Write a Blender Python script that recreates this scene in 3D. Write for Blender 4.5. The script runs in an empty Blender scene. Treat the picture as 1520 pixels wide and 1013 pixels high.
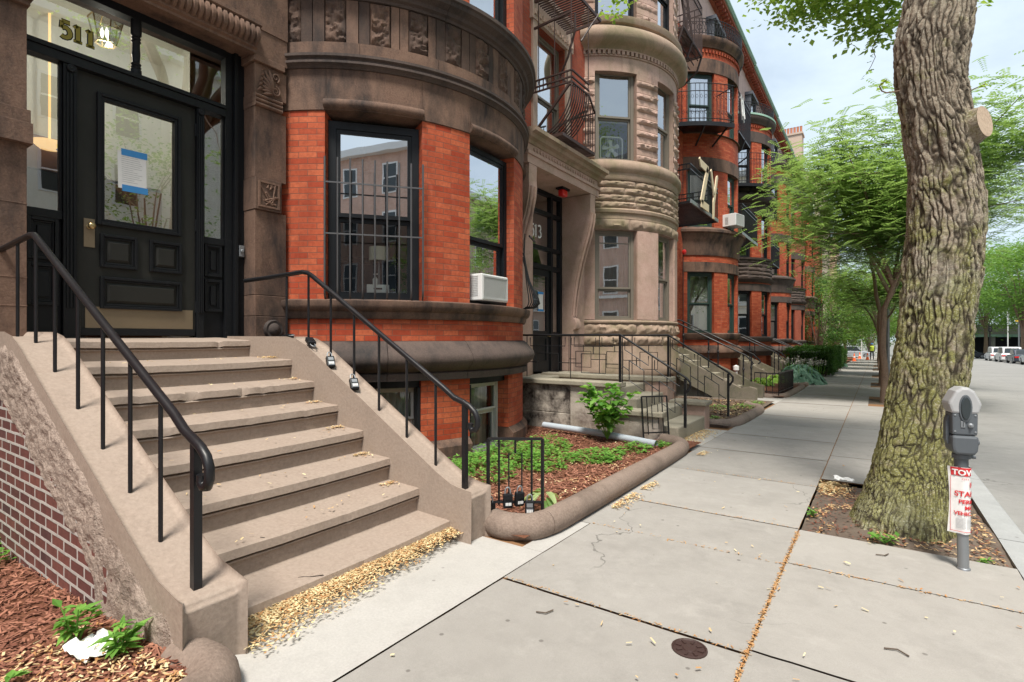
import bpy, math, random
from mathutils import Vector, noise
R = math.radians
rng = random.Random(7)
scene = bpy.context.scene
COL = scene.collection

# ------------------------------------------------------------------ mesh builder
class MB:
    def __init__(s, auto=False):
        s.auto = auto; s.cuts = []
        s.v = []; s.f = []; s.uv = []; s.tint = []; s.mi = []; s.t = 0.5; s.m = 0
    def face(s, pts, uvs=None):
        b = len(s.v); s.v.extend(tuple(p) for p in pts)
        s.f.append(tuple(range(b, b + len(pts))))
        s.uv.append(uvs or [(p[0] + p[1], p[2]) for p in pts]); s.tint.append(s.t); s.mi.append(s.m)
    def cut(s): s.cuts.append(len(s.f))
    def box(s, x0, x1, y0, y1, z0, z1):
        if s.auto: s.cut()
        if x0 > x1: x0, x1 = x1, x0
        if y0 > y1: y0, y1 = y1, y0
        if z0 > z1: z0, z1 = z1, z0
        b = len(s.v)
        s.v += [(x0,y0,z0),(x1,y0,z0),(x1,y1,z0),(x0,y1,z0),(x0,y0,z1),(x1,y0,z1),(x1,y1,z1),(x0,y1,z1)]
        for q, ax in (((0,3,2,1),2),((4,5,6,7),2),((0,1,5,4),1),((2,3,7,6),1),((1,2,6,5),0),((3,0,4,7),0)):
            s.f.append(tuple(b + i for i in q))
            P = [s.v[b + i] for i in q]
            s.uv.append([(p[1], p[2]) if ax == 0 else (p[0], p[2]) if ax == 1 else (p[0], p[1]) for p in P])
            s.tint.append(s.t); s.mi.append(s.m)
    def obox(s, o, ux, uy, uz, a0, a1, b0, b1, c0, c1):
        o = Vector(o); ux = Vector(ux); uy = Vector(uy); uz = Vector(uz)
        b = len(s.v)
        for c in (c0, c1):
            for (a, bb) in ((a0,b0),(a1,b0),(a1,b1),(a0,b1)):
                s.v.append(tuple(o + ux*a + uy*bb + uz*c))
        L = [(a0,b0,c0),(a1,b0,c0),(a1,b1,c0),(a0,b1,c0),(a0,b0,c1),(a1,b0,c1),(a1,b1,c1),(a0,b1,c1)]
        for q, ax in (((0,3,2,1),2),((4,5,6,7),2),((0,1,5,4),1),((2,3,7,6),1),((1,2,6,5),0),((3,0,4,7),0)):
            s.f.append(tuple(b + i for i in q))
            s.uv.append([(L[i][1], L[i][2]) if ax == 0 else (L[i][0], L[i][2]) if ax == 1 else (L[i][0], L[i][1]) for i in q])
            s.tint.append(s.t); s.mi.append(s.m)
    def sweep(s, cx, cy, R0, prof, a0, a1, n=0, caps=True):
        """closed profile [(radius offset, z)...] swept on an arc; angles in degrees from +x"""
        if s.auto: s.cut()
        if not n: n = max(2, int(abs(a1 - a0) / 3))
        b = len(s.v); m = len(prof)
        for i in range(n + 1):
            a = R(a0 + (a1 - a0) * i / n); c, d = math.cos(a), math.sin(a)
            for (dr, z) in prof:
                s.v.append((cx + (R0 + dr) * c, cy + (R0 + dr) * d, z))
        vl = [0.0]
        for j in range(m):
            p, q = prof[j], prof[(j + 1) % m]
            vl.append(vl[-1] + math.hypot(q[0] - p[0], q[1] - p[1]))
        for i in range(n):
            u0 = R0 * R(a0 + (a1 - a0) * i / n); u1 = R0 * R(a0 + (a1 - a0) * (i + 1) / n)
            for j in range(m):
                k = (j + 1) % m
                s.f.append((b+i*m+j, b+(i+1)*m+j, b+(i+1)*m+k, b+i*m+k))
                if abs(prof[j][0] - prof[k][0]) < 1e-6:
                    s.uv.append([(u0,prof[j][1]),(u1,prof[j][1]),(u1,prof[k][1]),(u0,prof[k][1])])
                else:
                    s.uv.append([(u0,vl[j]),(u1,vl[j]),(u1,vl[j+1]),(u0,vl[j+1])])
                s.tint.append(s.t); s.mi.append(s.m)
        if caps:
            for i, rev in ((0, False), (n, True)):
                q = [b + i*m + j for j in range(m)]
                if not rev: q = q[::-1]
                s.f.append(tuple(q)); s.uv.append([(math.hypot(s.v[k][0]-cx, s.v[k][1]-cy), s.v[k][2]) for k in q]); s.tint.append(s.t); s.mi.append(s.m)
    def arcbox(s, cx, cy, r0, r1, a0, a1, z0, z1, n=0):
        s.sweep(cx, cy, r1, [(r0 - r1, z0), (0, z0), (0, z1), (r0 - r1, z1)], a0, a1, n)
    def lin(s, prof, y0, y1):
        """profile [(x,z)...] closed, extruded along y"""
        b = len(s.v); m = len(prof)
        for y in (y0, y1):
            s.v += [(x, y, z) for (x, z) in prof]
        for j in range(m):
            k = (j + 1) % m
            s.f.append((b+j, b+m+j, b+m+k, b+k)); s.uv.append([(y0,prof[j][1]+prof[j][0]),(y1,prof[j][1]+prof[j][0]),(y1,prof[k][1]+prof[k][0]),(y0,prof[k][1]+prof[k][0])])
            s.tint.append(s.t); s.mi.append(s.m)
        s.f.append(tuple(b + j for j in range(m))[::-1]); s.uv.append([prof[j] for j in range(m)][::-1]); s.tint.append(s.t); s.mi.append(s.m)
        s.f.append(tuple(b + m + j for j in range(m))); s.uv.append([prof[j] for j in range(m)]); s.tint.append(s.t); s.mi.append(s.m)
    def prism(s, poly, o, ux, uy, n, d):
        """polygon in plane (ux,uy) at o extruded by n*d (both capped)"""
        o = Vector(o); ux = Vector(ux); uy = Vector(uy); n = Vector(n)
        b = len(s.v); m = len(poly)
        for k in (0, d):
            s.v += [tuple(o + ux*p[0] + uy*p[1] + n*k) for p in poly]
        s.f.append(tuple(range(b, b+m))[::-1]); s.uv.append([poly[j] for j in range(m)][::-1]); s.tint.append(s.t); s.mi.append(s.m)
        s.f.append(tuple(range(b+m, b+2*m))); s.uv.append(list(poly)); s.tint.append(s.t); s.mi.append(s.m)
        for j in range(m):
            k = (j+1) % m
            s.f.append((b+j, b+k, b+m+k, b+m+j)); s.uv.append([(0,0),(1,0),(1,1),(0,1)]); s.tint.append(s.t); s.mi.append(s.m)
    def tube(s, pts, r, n=8, cap=True, sq=False):
        pts = [Vector(p) for p in pts]
        rs = r if isinstance(r, (list, tuple)) else [r] * len(pts)
        b = len(s.v); N = len(pts); prev = None; ring = 4 if sq else n; L = 0.0; Ls = []
        for i, p in enumerate(pts):
            t = (pts[min(i+1, N-1)] - pts[max(i-1, 0)])
            t = t.normalized() if t.length > 1e-9 else Vector((0,0,1))
            if prev is None:
                up = Vector((0,0,1)) if abs(t.z) < 0.95 else Vector((1,0,0))
                side = t.cross(up).normalized()
            else:
                side = (prev - t * prev.dot(t))
                side = side.normalized() if side.length > 1e-6 else t.orthogonal().normalized()
            prev = side; w = t.cross(side)
            if i: L += (p - pts[i-1]).length
            Ls.append(L)
            for k in range(ring):
                a = 2*math.pi*(k + (0.5 if sq else 0))/ring
                q = rs[i] * (1.414 if sq else 1)
                s.v.append(tuple(p + side*(math.cos(a)*q) + w*(math.sin(a)*q)))
        for i in range(N-1):
            for k in range(ring):
                k2 = (k+1) % ring
                s.f.append((b+i*ring+k, b+i*ring+k2, b+(i+1)*ring+k2, b+(i+1)*ring+k))
                s.uv.append([(k/ring,Ls[i]),((k+1)/ring,Ls[i]),((k+1)/ring,Ls[i+1]),(k/ring,Ls[i+1])]); s.tint.append(s.t); s.mi.append(s.m)
        if cap:
            for i, rev in ((0, True), (N-1, False)):
                q = [b+i*ring+k for k in range(ring)]
                s.f.append(tuple(q[::-1] if rev else q)); s.uv.append([(0,0)]*ring); s.tint.append(s.t); s.mi.append(s.m)
    def bar(s, p, q, r): s.tube([p, q], r, sq=True)
    def lathe(s, o, prof, n=16, axis=(0,0,1)):
        o = Vector(o); ax = Vector(axis).normalized(); e1 = ax.orthogonal().normalized(); e2 = ax.cross(e1)
        b = len(s.v); m = len(prof)
        for (r, z) in prof:
            for k in range(n):
                a = 2*math.pi*k/n
                s.v.append(tuple(o + ax*z + e1*(r*math.cos(a)) + e2*(r*math.sin(a))))
        for j in range(m-1):
            for k in range(n):
                k2 = (k+1) % n
                s.f.append((b+j*n+k, b+j*n+k2, b+(j+1)*n+k2, b+(j+1)*n+k)); s.uv.append([(k/n,prof[j][1]),((k+1)/n,prof[j][1]),((k+1)/n,prof[j+1][1]),(k/n,prof[j+1][1])]); s.tint.append(s.t); s.mi.append(s.m)
        for j, rev in ((0, True), (m-1, False)):
            if prof[j][0] > 1e-4:
                q = [b+j*n+k for k in range(n)]
                s.f.append(tuple(q[::-1] if rev else q)); s.uv.append([(0,0)]*n); s.tint.append(s.t); s.mi.append(s.m)
    def stroke(s, pts, w, o, ux, uy, n, d):
        """thick 2-D polyline (mitred enough) as a prism"""
        P = [Vector((p[0], p[1])) for p in pts]; Lf = []; Rt = []
        ws = w if isinstance(w, (list, tuple)) else [w]*len(P)
        for i, p in enumerate(P):
            t = (P[min(i+1,len(P)-1)] - P[max(i-1,0)]).normalized(); nn = Vector((-t.y, t.x))
            Lf.append(tuple(p + nn*ws[i]/2)); Rt.append(tuple(p - nn*ws[i]/2))
        for i in range(len(P)-1):
            s.prism([Rt[i], Rt[i+1], Lf[i+1], Lf[i]], o, ux, uy, n, d)
    def build(s, name, mat, parent=None, smooth=0, bevel=0, loc=None):
        cuts = sorted(set(c for c in s.cuts if 0 < c < len(s.f)))
        if cuts:
            out = None
            for a, b in zip([0]+cuts, cuts+[len(s.f)]):
                t = MB(); mp = {}
                for i in range(a, b):
                    t.f.append(tuple(mp.setdefault(k, len(mp)) for k in s.f[i])); t.uv.append(s.uv[i]); t.tint.append(s.tint[i]); t.mi.append(s.mi[i])
                t.v = [s.v[k] for k in mp]; out = t.build(name, mat, parent, smooth, bevel)
            return out
        base = Vector(loc) if loc is not None else (Vector(ORG.get(parent.name, (0,0,0))) if parent else Vector((0,0,0)))
        me = bpy.data.meshes.new(name)
        me.from_pydata([(p[0]-base.x, p[1]-base.y, p[2]-base.z) for p in s.v], [], s.f)
        ul = me.uv_layers.new(name='UVMap')
        flat = [c for fu in s.uv for uv in fu for c in uv]
        ul.data.foreach_set('uv', flat)
        at = me.attributes.new('tint', 'FLOAT', 'FACE'); at.data.foreach_set('value', s.tint)
        mats = mat if isinstance(mat, (list, tuple)) else [mat]
        for m_ in mats: me.materials.append(m_)
        if len(mats) > 1: me.polygons.foreach_set('material_index', s.mi)
        if smooth:
            me.polygons.foreach_set('use_smooth', [True]*len(s.f))
            me.set_sharp_from_angle(angle=R(smooth))
        me.update(); 
        o = bpy.data.objects.new(name, me); COL.objects.link(o)
        if parent: o.parent = parent; ORG[o.name] = tuple(base)
        else:
            o.location = base; ORG[o.name] = tuple(base)
        if bevel:
            md = o.modifiers.new('edge', 'BEVEL'); md.width = bevel; md.segments = 2; md.limit_method = 'ANGLE'; md.angle_limit = R(40); md.harden_normals = bool(smooth)
        return o
ORG = {}
def thing(name, label, cat, loc=(0,0,0), group=None, rotz=0):
    o = bpy.data.objects.new(name, None); COL.objects.link(o); o.location = loc; o.rotation_euler = (0,0,rotz)
    o.empty_display_size = .2
    o['label'] = label; o['category'] = cat
    if group: o['group'] = group
    ORG[o.name] = tuple(loc); return o
def tag(o, label, cat, group=None):
    o['label'] = label; o['category'] = cat
    if group: o['group'] = group
    return o
def struct(o, kind='structure'):
    o['kind'] = kind; return o
def copy_tree(o, parent=None):
    c = o.copy(); COL.objects.link(c)
    if parent: c.parent = parent
    for ch in list(o.children): copy_tree(ch, c)
    return c
def recenter(o):
    """put the origin of a single-mesh thing at the middle of its base"""
    me = o.data; xs = [v.co for v in me.vertices]
    c = Vector(((min(p.x for p in xs)+max(p.x for p in xs))/2, (min(p.y for p in xs)+max(p.y for p in xs))/2, min(p.z for p in xs)))
    for v in me.vertices: v.co -= c
    o.location = o.location + c; return o

def zg(y): return -0.0137 * max(0, min(y, 150))

# ------------------------------------------------------------------ materials
def newmat(name):
    m = bpy.data.materials.new(name); m.use_nodes = True
    nt = m.node_tree; nt.nodes.clear()
    out = nt.nodes.new('ShaderNodeOutputMaterial'); p = nt.nodes.new('ShaderNodeBsdfPrincipled')
    nt.links.new(p.outputs[0], out.inputs[0]); return m, nt, p, out
class N:
    """small node helper"""
    def __init__(s, nt): s.nt = nt
    def n(s, t, **kw):
        x = s.nt.nodes.new(t)
        for k, v in kw.items(): setattr(x, k, v)
        return x
    def l(s, a, b): s.nt.links.new(a, b)
    def coord(s, kind='Object', scale=(1,1,1)):
        c = s.n('ShaderNodeTexCoord'); mp = s.n('ShaderNodeMapping'); mp.inputs['Scale'].default_value = scale
        s.l(c.outputs[kind], mp.inputs[0]); return mp.outputs[0]
    def noise(s, vec, scale, detail=4, rough=.6, dist=0):
        x = s.n('ShaderNodeTexNoise'); x.inputs['Scale'].default_value = scale; x.inputs['Detail'].default_value = detail
        x.inputs['Roughness'].default_value = rough; x.inputs['Distortion'].default_value = dist
        s.l(vec, x.inputs['Vector']); return x.outputs['Fac']
    def ramp(s, fac, a, b, lo=0., hi=1.):
        x = s.n('ShaderNodeMapRange'); x.clamp = True
        x.inputs[1].default_value = a; x.inputs[2].default_value = b; x.inputs[3].default_value = lo; x.inputs[4].default_value = hi
        s.l(fac, x.inputs[0]); return x.outputs[0]
    def mix(s, fac, a, b, mode='MIX'):
        x = s.n('ShaderNodeMix', data_type='RGBA', blend_type=mode)
        if isinstance(fac, (int, float)): x.inputs[0].default_value = fac
        else: s.l(fac, x.inputs[0])
        for i, c in ((6, a), (7, b)):
            if isinstance(c, (tuple, list)): x.inputs[i].default_value = (*c[:3], 1)
            else: s.l(c, x.inputs[i])
        return x.outputs[2]
    def math(s, op, a, b):
        x = s.n('ShaderNodeMath', operation=op)
        for i, c in ((0, a), (1, b)):
            if isinstance(c, (int, float)): x.inputs[i].default_value = c
            else: s.l(c, x.inputs[i])
        return x.outputs[0]
    def bump(s, h, strength, dist, prin, prev=None):
        b = s.n('ShaderNodeBump'); b.inputs['Strength'].default_value = strength; b.inputs['Distance'].default_value = dist
        s.l(h, b.inputs['Height'])
        if prev is not None: s.l(prev, b.inputs['Normal'])
        if prin is not None: s.l(b.outputs[0], prin.inputs['Normal'])
        return b.outputs[0]
    def tint(s):
        a = s.n('ShaderNodeAttribute'); a.attribute_name = 'tint'; return a.outputs['Fac']
    def worldpos(s, scale=(1,1,1)):
        g = s.n('ShaderNodeNewGeometry'); mp = s.n('ShaderNodeMapping'); mp.inputs['Scale'].default_value = scale
        s.l(g.outputs['Position'], mp.inputs[0]); return mp.outputs[0]

def stone_mat(name, c1, c2, soot=(.03,.027,.026), soot_amt=.5, moss=0, mosscol=(.10,.10,.045), rough=.85, bump=.35, scale=1., fine=60, tintamt=.5, vstretch=.35, soot_lo=.5):
    m, nt, p, _ = newmat(name); h = N(nt); P = h.worldpos()
    Ps = h.worldpos((1,1,vstretch))
    big = h.noise(Ps, 1.3*scale, 6, .65, .1); med = h.noise(P, 6*scale, 5, .65); fin = h.noise(P, fine, 3, .7)
    col = h.mix(h.ramp(med, .35, .7), c1, c2)
    col = h.mix(h.ramp(fin, .3, .75), col, tuple(min(1, x*1.25) for x in c2))
    if soot_amt:
        s2 = h.noise(Ps, 2.2*scale, 7, .68, .1)
        f = h.math('MULTIPLY', h.ramp(s2, soot_lo, soot_lo+.2), soot_amt)
        col = h.mix(f, col, soot)
    t = h.tint()
    col = h.mix(h.math('MULTIPLY', h.ramp(t, .5, 1.), tintamt), col, tuple(min(1, x*1.7) for x in c2))
    col = h.mix(h.math('MULTIPLY', h.ramp(t, .5, 0.), tintamt*1.3), col, soot)
    if moss:
        f = h.math('MULTIPLY', h.ramp(h.noise(P, 1.1*scale, 6, .7, .5), .44, .62), moss)
        col = h.mix(f, col, mosscol)
    h.l(col, p.inputs['Base Color'])
    p.inputs['Roughness'].default_value = rough; p.inputs['Specular IOR Level'].default_value = .3
    b1 = h.bump(fin, bump, .006, None); h.bump(med, bump, .02, p, b1)
    return m
def brick_mat(name, c1, c2, mortar, w=.208, hgt=.0665, ms=.004, offv=0., soot=0., rough=.8, stretch=(1,1,1), dark=None, bump=.5):
    m, nt, p, _ = newmat(name); h = N(nt)
    uv = h.coord('UV'); mp = h.n('ShaderNodeMapping'); mp.inputs['Location'].default_value = (0, -offv, 0); h.l(uv, mp.inputs[0])
    wn = h.n('ShaderNodeTexNoise'); wn.inputs['Scale'].default_value = 7; wn.inputs['Detail'].default_value = 3; h.l(mp.outputs[0], wn.inputs['Vector'])
    va = h.n('ShaderNodeVectorMath', operation='SCALE'); va.inputs['Scale'].default_value = .010; 
    vs = h.n('ShaderNodeVectorMath', operation='SUBTRACT'); vs.inputs[1].default_value = (.5,.5,.5); h.l(wn.outputs['Color'], vs.inputs[0]); h.l(vs.outputs[0], va.inputs[0])
    vv = h.n('ShaderNodeVectorMath', operation='ADD'); h.l(mp.outputs[0], vv.inputs[0]); h.l(va.outputs[0], vv.inputs[1])
    b = h.n('ShaderNodeTexBrick'); b.offset = .5; b.inputs['Scale'].default_value = 1
    b.inputs['Brick Width'].default_value = w; b.inputs['Row Height'].default_value = hgt; b.inputs['Mortar Size'].default_value = ms
    b.inputs['Mortar Smooth'].default_value = .3; b.inputs['Bias'].default_value = 0
    h.l(vv.outputs[0], b.inputs['Vector'])
    b.inputs['Color1'].default_value = (0,0,0,1); b.inputs['Color2'].default_value = (1,1,1,1); b.inputs['Mortar'].default_value = (.5,.5,.5,1)
    bw = h.n('ShaderNodeSeparateColor'); h.l(b.outputs['Color'], bw.inputs[0])
    rnd = bw.outputs[0]
    P = h.worldpos()
    col = h.mix(h.ramp(rnd, 0, 1), c1, c2)
    if dark: col = h.mix(h.ramp(rnd, .78, .95, 0, .8), col, dark)
    nz = h.noise(P, 25, 4, .65)
    col = h.mix(h.ramp(nz, .35, .75, 0, .55), col, tuple(x*.55 for x in c1))
    bigp = h.noise(h.worldpos((1,1,.5)), 1.6, 5, .65)
    col = h.mix(h.ramp(bigp, .48, .72, 0, .5+soot), col, tuple(x*.4 for x in c1))
    eff = h.noise(h.worldpos((1,1,.35)), 2.3, 5, .7); col = h.mix(h.ramp(eff, .58, .8, 0, .3), col, tuple(min(1, x*1.1+.13) for x in c2))
    mcol = h.mix(h.ramp(nz, .3, .7), tuple(x*.7 for x in mortar), mortar)
    col = h.mix(b.outputs['Fac'], col, mcol)
    h.l(col, p.inputs['Base Color']); p.inputs['Roughness'].default_value = rough; p.inputs['Specular IOR Level'].default_value = .3
    hh = h.math('SUBTRACT', h.math('MULTIPLY', nz, .35), b.outputs['Fac'])
    b0 = h.math('ADD', hh, h.math('MULTIPLY', rnd, .4))
    h.bump(b0, bump, .006, p)
    return m
def paint_mat(name, c, rough=.45, worn=None, wornamt=.3, bump=.1, metallic=0, spec=.5, wscale=14):
    m, nt, p, _ = newmat(name); h = N(nt); P = h.worldpos()
    nz = h.noise(P, wscale, 6, .7); nb = h.noise(P, 3, 4, .6)
    col = h.mix(h.ramp(nb, .3, .75, 0, .6), c, tuple(x*.7 for x in c))
    if worn: col = h.mix(h.ramp(nz, .62, .75, 0, wornamt), col, worn)
    h.l(col, p.inputs['Base Color']); h.l(h.ramp(nb, .3, .7, rough*.8, min(1, rough*1.3)), p.inputs['Roughness'])
    p.inputs['Metallic'].default_value = metallic; p.inputs['Specular IOR Level'].default_value = spec
    if bump: h.bump(nz, bump, .003, p)
    return m
def glass_mat(name, base=.16, tintc=(.92,.97,.95), rough=.0, wav=.0007):
    m = bpy.data.materials.new(name); m.use_nodes = True; nt = m.node_tree; nt.nodes.clear(); h = N(nt)
    out = h.n('ShaderNodeOutputMaterial'); tr = h.n('ShaderNodeBsdfTransparent'); gl = h.n('ShaderNodeBsdfGlossy'); mx = h.n('ShaderNodeMixShader')
    tr.inputs[0].default_value = (*tintc, 1); gl.inputs['Roughness'].default_value = rough; gl.inputs['Color'].default_value = (.95,.97,1,1)
    lw = h.n('ShaderNodeFresnel'); lw.inputs['IOR'].default_value = 1.5
    f = h.math('MINIMUM', h.math('ADD', h.math('MULTIPLY', lw.outputs[0], 1.3), base), .95)
    nz = h.noise(h.worldpos(), 1.7, 2, .5); b = h.n('ShaderNodeBump'); b.inputs['Strength'].default_value = 1; b.inputs['Distance'].default_value = wav
    h.l(nz, b.inputs['Height']); h.l(b.outputs[0], gl.inputs['Normal'])
    h.l(f, mx.inputs[0]); h.l(tr.outputs[0], mx.inputs[1]); h.l(gl.outputs[0], mx.inputs[2]); h.l(mx.outputs[0], out.inputs[0])
    return m
def leaf_mat(name, c1, c2, trans=.35, rough=.5):
    m, nt, p, out = newmat(name); h = N(nt)
    t = h.tint(); col = h.mix(t, c1, c2)
    h.l(col, p.inputs['Base Color']); p.inputs['Roughness'].default_value = rough; p.inputs['Specular IOR Level'].default_value = .35
    tl = h.n('ShaderNodeBsdfTranslucent'); h.l(h.mix(.5, col, (c2[0]*1.6, c2[1]*1.6, c2[2]*.8)), tl.inputs[0]); mx = h.n('ShaderNodeMixShader'); mx.inputs[0].default_value = trans
    h.l(p.outputs[0], mx.inputs[1]); h.l(tl.outputs[0], mx.inputs[2]); h.l(mx.outputs[0], out.inputs[0])
    return m
def plain(name, c, rough=.6, metallic=0, emit=0, spec=.5):
    m, nt, p, _ = newmat(name); h = N(nt)
    nz = h.noise(h.worldpos(), 30, 4, .6)
    h.l(h.mix(h.ramp(nz, .3, .7, 0, .25), c, tuple(x*.75 for x in c)), p.inputs['Base Color']); p.inputs['Roughness'].default_value = rough; p.inputs['Metallic'].default_value = metallic; p.inputs['Specular IOR Level'].default_value = spec
    if emit: p.inputs['Emission Color'].default_value = (*c, 1); p.inputs['Emission Strength'].default_value = emit
    return m
def ground_mat(name, c1, c2, spots=(.05,.04,.035), spotamt=.6, bump=.25, fine=180, big=.9, tintamt=.35, rough=.9, cracks=0):
    m, nt, p, _ = newmat(name); h = N(nt); P = h.worldpos()
    a = h.noise(P, big, 6, .65, .3); b = h.noise(P, fine, 3, .75); c = h.noise(P, 9, 5, .7)
    col = h.mix(h.ramp(a, .35, .7), c1, c2)
    col = h.mix(h.ramp(c, .45, .75, 0, .35), col, tuple(x*.72 for x in c1))
    col = h.mix(h.ramp(b, .25, .75, 0, .5), col, tuple(x*.62 for x in c1))
    vo = h.n('ShaderNodeTexVoronoi'); vo.inputs['Scale'].default_value = 5.5; vo.inputs['Randomness'].default_value = 1; h.l(P, vo.inputs['Vector'])
    gate = h.noise(P, 3.1, 2, .5)
    sp = h.math('MULTIPLY', h.ramp(vo.outputs['Distance'], .075, .05), h.ramp(gate, .46, .5))
    col = h.mix(h.math('MULTIPLY', sp, spotamt), col, spots)
    if cracks:
        wv = h.n('ShaderNodeTexNoise'); wv.inputs['Scale'].default_value = 2.5; wv.inputs['Detail'].default_value = 6; h.l(P, wv.inputs['Vector'])
        ad = h.n('ShaderNodeVectorMath', operation='MULTIPLY_ADD'); ad.inputs[1].default_value = (.5,.5,.5); h.l(wv.outputs['Color'], ad.inputs[0]); h.l(P, ad.inputs[2])
        ve = h.n('ShaderNodeTexVoronoi', feature='DISTANCE_TO_EDGE'); ve.inputs['Scale'].default_value = cracks; h.l(ad.outputs[0], ve.inputs['Vector'])
        cg = h.math('MULTIPLY', h.ramp(ve.outputs['Distance'], .006*cracks, .001), h.ramp(h.noise(P, .7, 2, .5), .5, .56))
        col = h.mix(h.math('MULTIPLY', cg, .75), col, tuple(x*.3 for x in c1))
        st = h.noise(P, 1.9, 7, .72, .2); col = h.mix(h.ramp(st, .50, .72, 0, .5), col, tuple(x*.62 for x in c1))
        col = h.mix(h.ramp(h.noise(P, 4.7, 5, .7), .56, .74, 0, .25), col, tuple(min(1, x*1.25) for x in c2))
    t = h.tint()
    col = h.mix(h.math('MULTIPLY', h.ramp(t, .5, 1.), tintamt), col, tuple(min(1, x*1.35) for x in c2))
    col = h.mix(h.math('MULTIPLY', h.ramp(t, .5, 0.), tintamt), col, tuple(x*.65 for x in c1))
    h.l(col, p.inputs['Base Color']); p.inputs['Roughness'].default_value = rough; p.inputs['Specular IOR Level'].default_value = .25
    b1 = h.bump(b, bump, .003, None); h.bump(c, bump*.6, .006, p, b1)
    return m

M = {}
M['brick'] = brick_mat('red pressed brick', (.36,.052,.020), (.54,.135,.058), (.20,.085,.055), offv=.0)
M['brick_far'] = brick_mat('weathered red brick', (.36,.075,.04), (.44,.11,.06), (.22,.11,.08), ms=.006)
M['brick_purple'] = brick_mat('old purple brick', (.11,.043,.04), (.215,.08,.062), (.50,.475,.44), w=.20, hgt=.069, ms=.0105, dark=(.035,.03,.035))
M['brownstone'] = stone_mat('brownstone', (.108,.062,.044), (.165,.102,.073), soot=(.024,.021,.021), soot_amt=.9, soot_lo=.44)
M['brownstone_dark'] = stone_mat('sooty brownstone', (.062,.046,.04), (.095,.07,.06), soot=(.024,.024,.025), soot_amt=.9)
M['stone_pink'] = stone_mat('pink brown sandstone', (.33,.205,.165), (.43,.30,.25), soot=(.045,.04,.04), soot_amt=.9, moss=.35, mosscol=(.20,.175,.10), soot_lo=.56)
M['stone_green'] = stone_mat('mossy sandstone', (.26,.185,.135), (.34,.25,.19), soot=(.05,.05,.035), soot_amt=.75, moss=.7, mosscol=(.16,.15,.075), soot_lo=.6)
M['stoop'] = stone_mat('taupe painted masonry', (.268,.210,.170), (.292,.234,.192), soot=(.185,.147,.12), soot_amt=.3, bump=.25, fine=45, soot_lo=.56, rough=.75)
M['stoop_rough'] = stone_mat('spalled taupe render', (.235,.185,.155), (.30,.24,.20), soot=(.15,.11,.085), soot_amt=.6, bump=1.2, fine=35, scale=2.5, soot_lo=.5)
M['stoop_grey'] = stone_mat('old olive brown stone', (.12,.105,.08), (.165,.14,.11), soot=(.045,.045,.04), soot_amt=.7, moss=.5, mosscol=(.10,.105,.05))
M['stoop_513'] = stone_mat('flaking whitewashed stone', (.37,.32,.27), (.43,.38,.33), soot=(.085,.055,.045), soot_amt=.95, moss=.3, soot_lo=.5, vstretch=1)
M['slab'] = stone_mat('olive grey stone slab', (.24,.22,.17), (.30,.27,.21), soot=(.11,.10,.07), soot_amt=.5)
M['curbstone'] = stone_mat('rounded brown kerb stone', (.165,.122,.098), (.225,.172,.14), soot=(.10,.075,.06), soot_amt=.6, bump=.6)
M['black'] = paint_mat('black door paint', (.010,.011,.013), .42, (.10,.10,.10), .25, spec=.22)
M['door'] = paint_mat('dark olive black door paint', (.022,.022,.019), .55, (.05,.05,.045), .3, bump=.15, spec=.25)
M['iron'] = paint_mat('black painted iron', (.011,.011,.013), .36, (.10,.06,.045), .4, wscale=40, spec=.38)
M['iron_grey'] = paint_mat('worn grey iron bars', (.13,.13,.135), .36, (.04,.03,.03), .5, metallic=.5, wscale=40)
M['rust'] = paint_mat('rusty brown iron', (.045,.022,.018), .6, (.13,.05,.03), .6, wscale=22)
M['kick'] = paint_mat('brass kick plate', (.22,.17,.11), .45, (.12,.09,.06), .5, metallic=.35)
M['brass'] = plain('aged brass', (.42,.32,.16), .3, .9)
M['gold'] = plain('gold leaf', (.30,.24,.04), .35, .35)
M['white'] = plain('white plastic', (.72,.73,.72), .4)
M['whitelett'] = plain('white lettering', (.8,.8,.78), .5)
M['grill'] = plain('grey plastic louvre', (.50,.51,.50), .5)
M['glass'] = glass_mat('window glass', .50)
M['glass_mirror'] = glass_mat('brightly reflecting glass', .62)
M['glass_door'] = glass_mat('door glass', .27)
M['glass_dark'] = glass_mat('dim window glass', .05)
M['glass_green'] = glass_mat('greenish reflective glass', .34, (.75,.9,.8))
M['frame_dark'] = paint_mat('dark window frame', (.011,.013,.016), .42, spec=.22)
M['frame_taupe'] = paint_mat('taupe window frame', (.17,.15,.12), .5)
M['frame_green'] = paint_mat('dark green window frame', (.022,.05,.042), .45)
M['frame_white'] = paint_mat('flaking white frame', (.55,.55,.52), .6, (.1,.09,.08), .6)
M['room'] = plain('room wall paint', (.32,.30,.27), .9)
M['room_light'] = plain('pale vestibule paint', (.80,.80,.72), .9)
M['room_dark'] = plain('dark blue cloth', (.022,.035,.055), .9)
M['wood'] = plain('varnished interior wood', (.20,.085,.035), .5)
M['curtain'] = leaf_mat('white curtain cloth', (.62,.62,.58), (.8,.8,.76), .3, .9)
M['shade'] = leaf_mat('cream roller shade', (.62,.60,.52), (.72,.70,.62), .3, .9)
M['lampglow'] = plain('lit bulb', (1,.93,.8), .5, 0, 2.2)
M['warmglow'] = plain('warm ceiling light', (1,.60,.24), .5, 0, .55)
M['concrete'] = ground_mat('worn sidewalk concrete', (.325,.308,.284), (.385,.367,.342), cracks=.55, tintamt=.5)
M['concrete_new'] = ground_mat('pale new concrete', (.425,.41,.385), (.49,.475,.45), fine=90, spotamt=.35)
M['joint'] = ground_mat('joint packed with brown litter', (.22,.115,.055), (.32,.18,.09), fine=120, big=6, bump=.8)
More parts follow.
